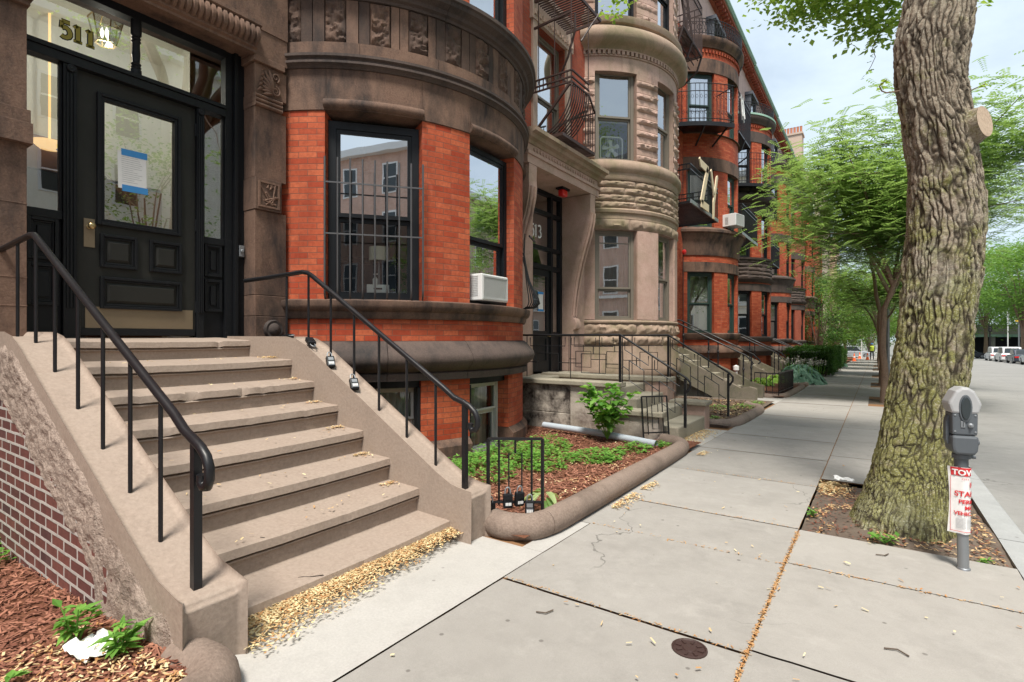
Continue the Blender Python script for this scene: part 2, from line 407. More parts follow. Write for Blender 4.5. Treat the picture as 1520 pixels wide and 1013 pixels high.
M['asphalt'] = ground_mat('worn grey asphalt', (.27,.265,.255), (.34,.335,.32), fine=140, big=.25, spotamt=.3, cracks=.45)
M['granite'] = ground_mat('granite kerb', (.36,.37,.37), (.44,.45,.45), fine=110, big=3, spotamt=.5)
M['soil'] = ground_mat('pit soil', (.125,.095,.075), (.20,.16,.125), fine=60, big=2.2, bump=1.2)
M['mulchbed'] = ground_mat('mulch bed soil', (.14,.055,.03), (.21,.09,.05), fine=40, big=3, bump=1.)
M['terrain'] = ground_mat('city ground', (.20,.20,.18), (.26,.25,.22), big=.05)
M['chip'] = leaf_mat('shredded red mulch', (.13,.045,.028), (.37,.17,.11), 0, .9)
M['chip_brown'] = leaf_mat('dark brown mulch', (.06,.035,.022), (.20,.13,.085), 0, .9)
M['litter'] = leaf_mat('dry yellow seed litter', (.42,.19,.07), (.80,.70,.42), .15, .9)
M['leaf_bed'] = leaf_mat('bright bed leaves', (.08,.22,.035), (.24,.46,.09), .35)
M['leaf_hosta'] = leaf_mat('blue green hosta leaf', (.06,.15,.10), (.16,.29,.21), .25)
M['leaf_hosta2'] = leaf_mat('variegated hosta leaf', (.10,.24,.05), (.62,.68,.36), .3)
M['leaf_lime'] = leaf_mat('lime hosta leaf', (.22,.42,.06), (.40,.60,.12), .35)
M['leaf_locust'] = leaf_mat('locust leaflets', (.075,.17,.05), (.32,.46,.17), .45)
M['leaf_tree'] = leaf_mat('street tree leaves', (.06,.15,.03), (.22,.37,.08), .4)
M['leaf_elm'] = leaf_mat('large tree leaves', (.11,.24,.035), (.40,.56,.13), .5)
M['leaf_hedge'] = leaf_mat('hedge leaves', (.03,.09,.02), (.10,.22,.05), .25)
M['twig'] = plain('twig bark', (.10,.075,.055), .9)
M['plume'] = plain('white flower plume', (.72,.66,.66), .8)
M['pipe'] = plain('grey blue plastic pipe', (.42,.47,.52), .45)
M['galv'] = paint_mat('galvanised steel', (.30,.32,.34), .45, (.18,.17,.15), .5, metallic=.6, wscale=25)
M['meter'] = paint_mat('grey cast meter housing', (.10,.115,.13), .42, (.2,.2,.2), .3, spec=.5, wscale=30)
M['meterlight'] = paint_mat('light grey meter cap', (.42,.43,.44), .4)
M['paper'] = plain('white paper', (.80,.80,.79), .8)
M['red'] = plain('red print', (.62,.03,.035), .6)
M['redlens'] = plain('red lens', (.65,.02,.02), .3)
M['bluetape'] = plain('blue painter tape', (.05,.27,.62), .7)
M['greyprint'] = plain('grey print', (.45,.46,.47), .8)
M['cutwood'] = stone_mat('sawn wood', (.36,.27,.20), (.46,.36,.27), soot=(.22,.16,.12), soot_amt=.5, bump=.3)
M['copper'] = stone_mat('green copper', (.22,.36,.29), (.30,.45,.37), soot=(.12,.18,.15), soot_amt=.5)
M['slate'] = stone_mat('slate cladding', (.085,.095,.115), (.12,.13,.15), soot_amt=.3)
M['stucco'] = stone_mat('tan stucco', (.40,.29,.23), (.46,.35,.28), soot=(.25,.19,.16), soot_amt=.4, bump=.2)
M['stucco_pink'] = stone_mat('pinkish smooth wall', (.42,.29,.25), (.48,.35,.30), soot=(.25,.18,.15), soot_amt=.3, bump=.2)
M['terracotta'] = plain('terracotta pot', (.45,.17,.09), .8)
M['woodletter'] = plain('cream painted wood', (.66,.54,.36), .7)
M['orange'] = plain('orange plastic', (.85,.16,.04), .5)
M['hivis'] = plain('hi-vis yellow', (.65,.80,.08), .7)
M['denim'] = plain('dark work trousers', (.05,.055,.07), .9)
M['skin'] = plain('skin', (.45,.28,.20), .6)
M['bluehat'] = plain('blue hard hat', (.06,.2,.45), .4)
M['car_white'] = plain('white car paint', (.72,.73,.74), .22)
M['car_silver'] = plain('silver car paint', (.42,.45,.48), .22, .5)
M['car_dark'] = plain('dark blue car paint', (.035,.045,.065), .22)
M['car_ice'] = plain('pale blue silver paint', (.50,.56,.61), .22, .3)
M['tyre'] = plain('tyre rubber', (.02,.02,.02), .8)
M['carglass'] = plain('car glass', (.03,.04,.045), .06)
M['tail'] = plain('red tail lamp', (.55,.02,.02), .25)
M['yellow'] = plain('yellow sign sheet', (.80,.50,.03), .5)
M['greensign'] = plain('green sign sheet', (.02,.30,.19), .5)
M['cream'] = stone_mat('cream stone facade', (.74,.69,.58), (.80,.76,.66), soot=(.35,.31,.25), soot_amt=.3, bump=.15)
M['pinkbrick'] = brick_mat('red brick facade toned for sunlight', (.66,.40,.30), (.74,.50,.40), (.45,.38,.33), ms=.008)  # brick colour raised to stand in for sunlight on the facades across the street
M['whitepaint'] = plain('white window paint', (.75,.75,.73), .5)
M['peeling'] = stone_mat('dark stone with peeling pale paint', (.30,.26,.22), (.38,.34,.29), soot=(.035,.026,.022), soot_amt=1, soot_lo=.40, vstretch=1, scale=1.4)
EXPO = 1.2
# ------------------------------------------------------------------ shared building helpers
CX, RB, XW = -6.51, 2.36, -5.45
def pol(cy, r, a): return (CX + r*math.cos(R(a)), cy + r*math.sin(R(a)))
def ring(mb, o, u, n, a0, a1, c0, c1, w, b0, b1, wb=None, wt=None):
    Zv = (0,0,1); wb = w if wb is None else wb; wt = w if wt is None else wt
    mb.obox(o, u, n, Zv, a0, a0+w, b0, b1, c0, c1); mb.obox(o, u, n, Zv, a1-w, a1, b0, b1, c0, c1)
    mb.obox(o, u, n, Zv, a0+w, a1-w, b0, b1, c0, c0+wb); mb.obox(o, u, n, Zv, a0+w, a1-w, b0, b1, c1-wt, c1)
def window(parent, p0, p1, z0, z1, fmat, gmat='glass', zm=.5, shade=0, curtain=0, casing=.055, sash=.045, extra=None, shade_mat='shade', depth=.10, gm2=None):
    u = Vector((p1[0]-p0[0], p1[1]-p0[1], 0)); w = u.length; u.normalize(); n = Vector((u.y, -u.x, 0))
    o = Vector((p0[0], p0[1], 0)); Zv = (0,0,1)
    mb = MB(); ring(mb, o, u, n, 0, w, z0, z1, casing, -depth, .0, wb=.05); fr = mb.build('window', M[fmat], parent)
    a0, a1, c0, c1 = casing+.002, w-casing-.002, z0+.052, z1-casing-.002
    cm = c0 + (c1-c0)*zm
    mb = MB(); ring(mb, o, u, n, a0, a1, cm-.03, c1, sash, -.045, -.012); ring(mb, o, u, n, a0, a1, c0, cm-.032, sash, -.088, -.052, wt=.05)
    if extra:
        for e in extra: mb.obox(o, u, n, Zv, a0+sash, a1-sash, -.04, -.015, c0+(c1-c0)*e-.012, c0+(c1-c0)*e+.012)
    mb.build('sash', M[fmat], fr)
    g = MB()
    def q(ca, cb, b): g.face([tuple(o+u*a+n*b+Vector((0,0,c))) for a, c in ((a0+sash-.005,ca),(a1-sash+.005,ca),(a1-sash+.005,cb),(a0+sash-.005,cb))])
    q(cm-.03+sash-.005, c1-sash+.005, -.03); g.build('pane', M[gmat], fr); g = MB(); q(c0+sash-.005, cm-.032-.045, -.07); g.build('pane', M[gm2 or gmat], fr)
    if shade:
        s = MB(); s.obox(o, u, n, Zv, a0, a1, -.135, -.128, c1-(c1-c0)*shade, c1); s.build('roller_shade', M[shade_mat], fr)
    if curtain:
        s = MB(); k = 28; pts = []
        for i in range(k+1):
            a = a0 + (a1-a0)*i/k
            if curtain == 2 and .42 < i/k < .6: pts.append(None); continue
            pts.append(o + u*a + n*(-.19 + .022*math.sin(i*1.9) + .012*math.sin(i*.7)))
        for i in range(k):
            if pts[i] is None or pts[i+1] is None: continue
            A, B = pts[i], pts[i+1]
            s.face([(A.x,A.y,c0),(B.x,B.y,c0),(B.x,B.y,c1),(A.x,A.y,c1)])
        s.build('curtain', M['curtain'], fr, smooth=60)
    return fr
HI = 66
def piers(mb, cy, wins, z0, z1, dr=0., lim=66, thick=.30):
    a = -lim; lim = HI
    for (w0, w1) in [q for q in wins if q[1] < HI] + [(lim, None)]:
        if w0 - a > .3: mb.arcbox(CX, cy, RB-thick+dr, RB+dr, a, w0, z0, z1)
        a = w1 if w1 is not None else lim
def bay_windows(h, cy, wins, z0, z1, fmat, gmat='glass', r=2.25, opts=None, **kw):
    out = []
    for i, (a0, a1) in enumerate(q for q in wins if q[1] < HI):
        k = dict(kw)
        if opts and i < len(opts): k.update(opts[i])
        m_ = k.pop('fm', fmat); gm = k.pop('gm', gmat)
        out.append(window(h, pol(cy, r, a0+.15), pol(cy, r, a1-.15), z0, z1, m_, gm, **k))
    return out
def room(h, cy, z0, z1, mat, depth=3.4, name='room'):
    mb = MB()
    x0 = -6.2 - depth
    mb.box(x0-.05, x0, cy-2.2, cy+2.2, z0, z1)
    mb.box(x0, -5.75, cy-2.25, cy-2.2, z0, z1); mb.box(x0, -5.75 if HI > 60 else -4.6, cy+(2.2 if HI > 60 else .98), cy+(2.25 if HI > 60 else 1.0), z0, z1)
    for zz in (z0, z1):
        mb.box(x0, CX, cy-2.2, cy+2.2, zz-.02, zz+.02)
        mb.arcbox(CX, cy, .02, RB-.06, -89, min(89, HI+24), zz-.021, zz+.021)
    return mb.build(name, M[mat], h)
def rock(mb, fmap, nx, nz, bulge, amp, ku=6, kv=3, sd=0.):
    b = len(mb.v)
    for j in range(nz+1):
        for i in range(nx+1):
            u, v = i/nx, j/nz
            e = min(1, min(u, 1-u)*ku) ** .6 * min(1, min(v, 1-v)*kv) ** .6
            p = fmap(u, v, 0)
            q = Vector(p)*11 + Vector((sd,)*3)
            d = e*(bulge + amp*(noise.noise(q) + .7*noise.noise(q*2.3) + .45*noise.noise(q*5.1)))
            mb.v.append(tuple(fmap(u, v, d)))
    for j in range(nz):
        for i in range(nx):
            a = b + j*(nx+1) + i
            mb.f.append((a, a+1, a+nx+2, a+nx+1)); mb.uv.append([(0,0)]*4); mb.tint.append(mb.t); mb.mi.append(mb.m)
def arcmap(cy, Rr, a0, a1, z0, z1):
    def f(u, v, d):
        a = R(a0+(a1-a0)*u); r = Rr + d
        return (CX + r*math.cos(a), cy + r*math.sin(a), z0+(z1-z0)*v)
    return f
def flatmap(x, y0, y1, z0, z1):
    def f(u, v, d): return (x+d, y0+(y1-y0)*u, z0+(z1-z0)*v)
    return f
def circ_prof(cxr, cz, r, a0, a1, n=8):
    return [(cxr + r*math.cos(R(a0+(a1-a0)*i/n)), cz + r*math.sin(R(a0+(a1-a0)*i/n))) for i in range(n+1)]
def frame_x(mb, x0, x1, y0, y1, z0, z1, w):
    mb.box(x0,x1,y0,y0+w,z0,z1); mb.box(x0,x1,y1-w,y1,z0,z1); mb.box(x0,x1,y0+w,y1-w,z0,z0+w); mb.box(x0,x1,y0+w,y1-w,z1-w,z1)
def digit(mb, ch, o, u, v, n, hgt, w, d, serif=False):
    """numerals of the house numbers as strokes in a box 0.55 wide, 1 high"""
    def st(p, ww=w): mb.stroke([(a*hgt, b*hgt) for a, b in p], ww, o, u, v, n, d)
    if ch == '1':
        st([(.27,0),(.27,1)]); st([(.27,.98),(.08,.8)], w*.7)
        if serif: st([(.06,.04),(.48,.04)], w*.6)
    elif ch == '5':
        st([(.5,.95),(.1,.95)], w*.9); st([(.12,.95),(.09,.52)], w*.75)
        st([(.09,.55),(.2,.62),(.32,.62),(.44,.54),(.5,.4),(.5,.25),(.44,.12),(.32,.04),(.2,.03),(.08,.1)])
    elif ch == '3':
        st([(.08,.9),(.2,.97),(.34,.97),(.45,.88),(.46,.74),(.4,.6),(.26,.54)]); st([(.26,.54),(.42,.48),(.5,.34),(.48,.16),(.36,.04),(.2,.02),(.06,.1)])

# ================================================================== HOUSE 511
cy = 5.6
H511 = thing('row_house', 'nearest row house, numbered 511, orange red brick with a barred bay window', 'house', (-5.45, 4.0, 0), 'row houses along the pavement')
W1 = [(-53.4,-26.8), (-10.8,14.5), (30,56)]
WB = [(-50,-27.2), (-10.8,9.5), (30,50)]
mb = MB()
piers(mb, cy, WB, .14, .868); piers(mb, cy, [], 1.332, 1.584); piers(mb, cy, W1, 1.802, 3.928)
piers(mb, cy, [], 5.46, 5.56); piers(mb, cy, W1, 5.56, 7.6); piers(mb, cy, [], 8.0, 8.6); piers(mb, cy, W1, 8.65, 10.75); piers(mb, cy, [], 11.2, 11.6)
mb.box(-6.0, XW, -.8, 3.44, 5.62, 12.2); mb.box(-6.0, XW, 7.62, 7.80, .2, 12.2)
mb.box(-6.0, -5.6, 7.44, 7.62, .2, 12.2)
mb.build('brick_wall', M['brick'], H511)
mb = MB(); mb.sweep(CX, cy, RB, [(-.3,-.7),(.07,-.7),(.07,.06),(.0,.138),(-.3,.138)], -66, -50.2); mb.sweep(CX, cy, RB, [(-.3,-.7),(.07,-.7),(.07,.06),(.0,.138),(-.3,.138)], -27, -11.0)
mb.sweep(CX, cy, RB, [(-.3,-.7),(.07,-.7),(.07,.06),(.0,.138),(-.3,.138)], 9.7, 66); mb.sweep(CX, cy, RB, [(-.3,-.7),(-.01,-.7),(-.01,-.32),(-.3,-.32)], -50.2, 9.7)
mb.build('stone_base', M['brownstone'], H511, smooth=40)
mb = MB()
for a0, a1, t in ((-66,-37,.35),(-36.85,-13,.55),(-12.85,20,.5),(20.15,66,.4)):
    mb.t = t; mb.sweep(CX, cy, RB, [(-.3,.87),(.065,.87),(.07,.95),(.035,.962),(.10,1.0),(.165,1.06),(.185,1.12),(.165,1.18),(.10,1.25),(.05,1.31),(.012,1.33),(-.3,1.33)], a0, a1, int((a1-a0)/2))
mb.build('water_table', M['brownstone_dark'], H511, smooth=40)
mb = MB()
for a0, a1, t in ((-69,-25,.4),(-24.9,18,.55),(18.1,69,.45)):
    mb.t = t; mb.sweep(CX, cy, RB, [(-.3,1.586),(.03,1.586),(.05,1.62),(.055,1.665),(.095,1.69),(.115,1.735),(.115,1.785),(.02,1.806),(-.3,1.80)], a0, a1, int((a1-a0)/2))
mb.build('sill_band', M['brownstone'], H511, smooth=35)
mb = MB()
for a0, a1, t in ((-66,-53,.42),(-52.9,-27,.5),(-26.9,-11.5,.55),(-11.4,15,.5),(15.1,66,.45)):
    mb.t = t; mb.sweep(CX, cy, RB, [(-.3,3.93),(.015,3.93),(.015,4.388),(-.3,4.388)], a0, a1)
for (a0, a1) in W1:
    mb.t = .4; mb.sweep(CX, cy, RB, [(.016,3.95)] + circ_prof(.010, 3.995, .058, -80, 88, 7) + [(.016,4.09)], a0-.1, a1+.1)
mb.build('lintel_band', M['brownstone'], H511, smooth=40)
mb = MB(); mb.t = .38
mb.sweep(CX, cy, RB, [(-.3,4.39),(.03,4.39),(.05,4.415),(.085,4.43),(.085,4.455),(.06,4.465),(.065,4.485),(.095,4.50),(.095,4.53),(.03,4.545),(-.3,4.545)], -68, 66)
mb.build('string_course', M['brownstone_dark'], H511, smooth=30)
mb = MB()
a = -66.
while a < 66:
    w = rng.choice((16,22,27)); mb.t = rng.uniform(.4,.62); mb.sweep(CX, cy, RB, [(-.3,4.547),(.025,4.547),(.025,4.688),(-.3,4.688)], a, min(66,a+w-.1)); a += w
mb.t = .2; mb.sweep(CX, cy, RB, [(-.3,4.69),(-.02,4.69),(-.02,5.178),(-.3,5.178)], -66, 66)
a = -65.5; i = 0
while a < 65:
    rough = i % 3 == 0; w = 5.6 if rough else rng.uniform(2.4,3.4); mb.t = rng.choice((.05,.2,.5,.62,.75,.1,.7)) if not rough else rng.uniform(.0,.55)
    if rough: rock(mb, arcmap(cy, RB+.002, a+.12, a+w-.12, 4.695, 5.174), 14, 24, .022, .034, 14, 16, i)
    else: mb.sweep(CX, cy, RB, [(-.018,4.695),(.012,4.695),(.012,5.174),(-.018,5.174)], a+.12, a+w-.12, 2)
    a += w; i += 1
mb.build('frieze', M['brownstone'], H511, smooth=40)
mb = MB(); mb.t = .36
for a0, a1 in ((-68,-20),(-19.9,24),(24.1,66)):
    mb.sweep(CX, cy, RB, [(-.3,5.18),(.03,5.18),(.04,5.21),(.075,5.225),(.09,5.265),(.12,5.28),(.165,5.30),(.175,5.34),(.2,5.355),(.2,5.40),(.02,5.455),(-.3,5.455)], a0, a1, int((a1-a0)/2))
mb.build('cornice', M['brownstone_dark'], H511, smooth=30)
mb = MB(); mb.t = .45
piers(mb, cy, [], 7.602, 7.998, .01); piers(mb, cy, [], 8.602, 8.648, .05); piers(mb, cy, [], 10.752, 11.198, .01); piers(mb, cy, [], 11.6, 11.9, .12)
mb.build('upper_bands', M['brownstone'], H511)
bay_windows(H511, cy, W1, 1.806, 3.86, 'frame_dark', opts=[dict(casing=.085, zm=.49, gm='glass_mirror', gm2='glass_dark'), dict(casing=.06, zm=.42, gm='glass_mirror'), {}])
bay_windows(H511, cy, WB, -.15, .78, 'frame_white', gmat='glass_dark', r=2.2, zm=.62, casing=.03, sash=.03, opts=[dict(curtain=1), dict(curtain=1), dict(curtain=1)])
mb = MB(True)
for a0, a1 in WB: mb.arcbox(CX, cy, 2.1, 2.3, a0, a1, .782, .868)
for a in (-27.2+.02, -10.8-.02+.04): mb.arcbox(CX, cy, 2.14, 2.345, a-.9 if a < -20 else a, a if a < -20 else a+.9, -.15, .78, 1)
mb.build('basement_casing', M['frame_dark'], H511)
bay_windows(H511, cy, W1, 5.565, 7.6, 'frame_dark', casing=.09, opts=[dict(curtain=1)]*3)
bay_windows(H511, cy, W1, 8.655, 10.75, 'frame_dark', curtain=1)
room(H511, cy, -.9, 1.1, 'room', 2); room(H511, cy, 1.45, 4.2, 'room'); room(H511, cy, 5.3, 8.0, 'room'); room(H511, cy, 8.4, 11.2, 'room')
# wall above and beside the door
def facing(h, y0, y1, z0, z1, x, t=.5, name='stone_wall'):
    mb = MB(); mb.t = t; mb.box(-6.0, x, y0, y1, z0, z1); return mb.build(name, M['brownstone'], h)
mb = MB(); mb.t = .45
mb.box(-6.0, -5.42, -.9, 1.246, -.4, 2.86); mb.t = .5; mb.box(-6.0, -5.36, -.9, 1.27, 2.86, 3.02); mb.t = .55; mb.box(-6.0, -5.385, -.9, 1.262, 3.02, 3.125); mb.t = .5
mb.box(-6.0, -5.42, -.9, 1.246, 3.125, 3.93); mb.box(-6.0, -5.38, -.9, 1.258, 3.93, 3.97); mb.box(-6.0, -5.35, -.9, 1.27, 3.97, 4.05); mb.box(-6.0, -5.41, -.9, 1.246, 4.05, 4.40)
for z in (1.61, 1.83, 2.4): mb.box(-6.0, -5.417, -.9, 1.249, z, z+.006)
mb.build('left_pier', M['brownstone'], H511, bevel=.006)
mb = MB(); mb.t = .5
mb.box(-6.0, -5.42, 3.077, 3.45, 1.30, 1.60); mb.t = .56; mb.box(-6.0, -5.425, 3.077, 3.45, 1.604, 1.825); mb.t = .42; mb.box(-6.0, -5.43, 3.077, 3.44, 1.829, 2.738)
mb.t = .3; mb.box(-6.0, -5.405, 3.07, 3.37, 2.74, 3.08); mb.t = .45; mb.box(-6.0, -5.43, 3.077, 3.44, 3.082, 3.84); mb.t = .6
for i in range(3): mb.lin([(-6.0,3.842+i*.045)] + [(-5.415+.022*math.cos(R(x)), 3.862+i*.045+.02*math.sin(R(x))) for x in (-80,-40,0,40,80)] + [(-6.0,3.882+i*.045)], 3.07, 3.375)
mb.box(-6.0, -5.425, 3.077, 3.44, 3.982, 4.30); mb.t = .5
mb.box(-6.0, -5.385, 3.045, 3.40, 4.302, 4.37)
mb.build('pilaster', M['brownstone'], H511, bevel=.005)
mb = MB(); mb.t = .62      # acanthus capital and the two small carved panels
rr = random.Random(3)
def spiral(y, z, r, turns, s=1, ph=0, k=26, x=-5.415, th=.013):
    pts = []
    for i in range(k):
        t = i/(k-1); a = ph + s*turns*2*math.pi*t; q = r*(1-t*.85)
        pts.append((x+.012*math.sin(t*3), y+q*math.cos(a), z+q*math.sin(a)))
    mb.tube(pts, [th*(1-.5*i/(k-1)) for i in range(k)], 6)
spiral(3.30, 4.06, .058, 1.6, -1, 1.5); spiral(3.30, 4.21, .05, 1.4, 1, -1.2)
for i in range(7):
    a = R(100+i*17); L = .17 - .01*i
    pts = [(-5.415+.02*math.sin(t*3), 3.27+L*t*math.cos(a)-.02*t*t, 4.02+L*t*math.sin(a)*1.4+.02*t) for t in (0,.25,.5,.75,1)]
    mb.tube(pts, [.006,.017,.02,.015,.004], 6)
for i in range(5):
    mb.tube([(-5.41, 3.09+.015*i, 4.0+.06*i), (-5.395, 3.12+.01*i, 4.03+.055*i), (-5.41, 3.155, 4.05+.05*i)], [.004,.016,.005], 6)
mb.cut()
for q in range(14):
    mb.tube([(-5.40, rr.uniform(3.12,3.32), rr.uniform(2.79,3.03)), (-5.39, rr.uniform(3.12,3.32), rr.uniform(2.79,3.03))], [.012,.004], 6)
frame_x(mb, -5.41, -5.392, 3.1, 3.34, 2.77, 3.05, .02)
mb.build('carved_capital', M['brownstone'], H511, smooth=50)
mb = MB(); mb.t = .2; mb.lathe((-5.45, 3.27, 1.46), [(.105,0),(.105,.05),(.095,.075),(.07,.07),(.06,.085),(.03,.10),(.0,.104)], 20, (1,0,0)); mb.build('round_boss', M['brownstone_dark'], H511, smooth=40)
mb = MB(); mb.t = .5
mb.box(-6.0, -5.40, -.9, 3.44, 4.66, 5.6); mb.box(-6.0, -5.41, 3.04, 3.44, 4.372, 4.658); mb.box(-6.0, -5.44, 1.0, 3.04, 4.40, 4.658)
mb.build('door_lintel', M['brownstone'], H511)
mb = MB(); mb.t = .58
mb.lin([(-5.44,4.36),(-5.36,4.36),(-5.36,4.385),(-5.33,4.40),(-5.33,4.425),(-5.44,4.425)], .6, 3.05)
mb.lin([(-5.44,4.60),(-5.30,4.60),(-5.27,4.62),(-5.27,4.655),(-5.44,4.655)], .6, 3.07)
y = .62
while y < 3.04:
    mb.tube([(-5.36,y,4.42),(-5.32,y,4.44),(-5.285,y,4.48),(-5.275,y,4.53),(-5.29,y,4.58),(-5.33,y,4.605)], [.012,.026,.03,.03,.026,.012], 6); y += .056
mb.box(-5.44,-5.32,.6,3.04,4.426,4.599)
mb.build('gadrooned_roll', M['brownstone'], H511, smooth=50)
# recess sides and soffit
mb = MB(); mb.t = .4; mb.box(-6.9, -5.99, .9, 1.24, 1.3, 5.0); mb.box(-6.9, -5.99, 3.09, 3.4, 1.3, 5.0); mb.build('reveal', M['brownstone_dark'], H511)
# ---- door surround
XF = -5.66
mb = MB()
mb.box(XF-.1, XF, 1.246, 1.287, 1.36, 4.40); mb.box(XF-.1, XF, 1.534, 1.63, 1.36, 3.70); mb.box(XF-.1, XF, 2.607, 2.672, 1.36, 3.70); mb.box(XF-.1, XF, 2.889, 2.96, 1.36, 4.40)
mb.box(XF-.1, XF+.05, 2.962, 3.0, 1.36, 4.40); mb.box(XF-.1, XF+.02, 3.002, 3.077, 1.36, 4.40)
mb.box(XF-.1, XF+.015, 1.287, 2.889, 3.70, 3.775); mb.box(XF-.1, XF+.03, 1.287, 2.889, 3.777, 3.815); mb.box(XF-.1, XF+.01, 1.287, 2.889, 4.325, 4.40)
mb.box(XF-.1, XF+.05, 1.246, 3.0, 4.402, 4.66)
for y in (1.56, 1.585, 1.61, 2.622, 2.64, 2.658): mb.box(XF, XF+.012, y-.007, y+.007, 1.62, 3.62)
for y in (1.585, 2.64): mb.lathe((XF+.01, y, 3.665), [(.034,0),(.034,.012),(.024,.016),(.016,.012),(.0,.016)], 14, (1,0,0))
for (y0, y1, zz) in ((1.287,1.534,2.44),(2.672,2.889,2.41)):
    mb.box(XF-.08, XF-.02, y0, y1, zz-.07, zz); mb.box(XF-.09, XF-.055, y0, y1, 1.36, zz-.07)
    h2 = (zz-.12-1.62)/2
    for z0 in (1.64, 1.64+h2+.03):
        frame_x(mb, XF-.055, XF-.025, y0+.02, y1-.02, z0, z0+h2, .028); frame_x(mb, XF-.055, XF-.04, y0+.05, y1-.05, z0+.03, z0+h2-.03, .012)
        mb.box(XF-.055, XF-.035, y0+.085, y1-.085, z0+.07, z0+h2-.07)
    mb.box(XF-.08, XF-.03, y0, y0+.02, zz, 3.70); mb.box(XF-.08, XF-.03, y1-.02, y1, zz, 3.70)
mb.build('door_frame', M['black'], H511, bevel=.003)
mb = MB(); mb.lathe((XF-.03, 2.079, 3.815), [(.044,0),(.044,.05),(.034,.06),(.042,.075),(.034,.09),(.042,.105),(.03,.12),(.034,.2),(.030,.3),(.040,.315),(.030,.33),(.040,.345),(.03,.36),(.044,.38),(.044,.51)], 18); mb.build('turned_column', M['black'], H511, smooth=40)
mb = MB()
for (y0,y1,z0,z1) in ((1.287,2.035,3.815,4.325),(2.123,2.889,3.815,4.325),(1.305,1.515,2.44,3.70),(2.692,2.87,2.41,3.70)):
    mb.face([(XF-.05,y0,z0),(XF-.05,y1,z0),(XF-.05,y1,z1),(XF-.05,y0,z1)])
mb.build('transom_and_sidelight_glass', M['glass_door'], H511)
# ---- door leaf
XD = XF-.045
mb = MB(); d0, d1 = 1.634, 2.603
gy0, gy1, gz0, gz1 = 1.833, 2.412, 2.43, 3.50
mb.box(XD-.05, XD, d0, gy0, 1.385, 3.696); mb.box(XD-.05, XD, gy1, d1, 1.385, 3.696); mb.box(XD-.05, XD, gy0, gy1, gz1, 3.696); mb.box(XD-.05, XD, gy0, gy1, 1.385, gz0)
door = mb.build('door', M['door'], H511)
mb = MB(); frame_x(mb, XD-.02, XD+.03, gy0-.055, gy1+.055, gz0-.055, gz1+.055, .03); frame_x(mb, XD-.02, XD+.018, gy0-.025, gy1+.025, gz0-.025, gz1+.025, .027)
for (y0,y1,z0,z1) in ((1.80,2.09,2.0,2.30),(2.19,2.474,2.0,2.30),(1.80,2.474,1.63,1.916)):
    frame_x(mb, XD, XD+.028, y0, y1, z0, z1, .026); frame_x(mb, XD, XD+.016, y0+.027, y1-.027, z0+.027, z1-.027, .016)
mb.box(XD, XD+.02, d0+.01, d1-.005, 1.388, 1.45)
mb.build('panel_moulding', M['black'], door, bevel=.004)
mb = MB()
for (y0,y1,z0,z1) in ((1.80,2.09,2.0,2.30),(2.19,2.474,2.0,2.30),(1.80,2.474,1.63,1.916)):
    a0,a1,b0,b1 = y0+.075,y1-.075,z0+.075,z1-.075; e=.022
    mb.face([(XD+.018,a0,b0),(XD+.018,a1,b0),(XD+.018,a1,b1),(XD+.018,a0,b1)])
    for P in (((a0,b0),(a1,b0),(a1+e,b0-e),(a0-e,b0-e)),((a1,b0),(a1,b1),(a1+e,b1+e),(a1+e,b0-e)),((a1,b1),(a0,b1),(a0-e,b1+e),(a1+e,b1+e)),((a0,b1),(a0,b0),(a0-e,b0-e),(a0-e,b1+e))):
        mb.face([(XD+.018,)+P[0],(XD+.018,)+P[1],(XD+.004,)+P[2],(XD+.004,)+P[3]])
mb.build('raised_panel', M['door'], door)
mb = MB(); mb.face([(XD-.02,gy0,gz0),(XD-.02,gy1,gz0),(XD-.02,gy1,gz1),(XD-.02,gy0,gz1)]); mb.build('pane', M['glass_door'], door)
mb = MB(); mb.box(XD, XD+.006, 1.696, 2.581, 1.455, 1.645); mb.build('kick_plate', M['kick'], door)
mb = MB(); mb.box(XD, XD+.008, 1.685, 1.765, 2.165, 2.415); mb.box(XD+.008, XD+.0095, 1.718, 1.732, 2.23, 2.255); mb.build('lock_plate', M['kick'], door, bevel=.003)
mb = MB(); mb.lathe((XD+.008, 1.725, 2.345), [(.022,0),(.022,.008),(.012,.014),(.012,.035),(.026,.045),(.032,.06),(.028,.075),(.012,.083),(0,.084)], 18, (1,0,0)); mb.build('door_knob', M['brass'], door, smooth=50)
for z in (1.62, 2.45, 3.42):
    mb = MB(); mb.tube([(XD+.012, 2.607, z),(XD+.012, 2.607, z+.12)], .011, 8); mb.build('hinge', M['black'], door)
mb = MB(); mb.box(XF+.02, XF+.05, 3.01, 3.065, 2.24, 2.36); mb.lathe((XF+.05, 3.038, 2.30), [(.02,0),(.02,.014),(.012,.018),(0,.018)], 12, (1,0,0)); mb.build('lock_keeper', M['galv'], H511, bevel=.004)
# house number on the transom glass
for nm, mt, w, dd in (('number_outline', 'black', .052, .003), ('house_number', 'gold', .034, .005)):
    mb = MB()
    for i, ch in enumerate('511'):
        digit(mb, ch, (XF-.05, 1.520+i*.088, 3.93), (0,1,0), (0,0,1), (1,0,0), .145, w*.9, dd, serif=True)
    mb.build(nm, M[mt], H511)
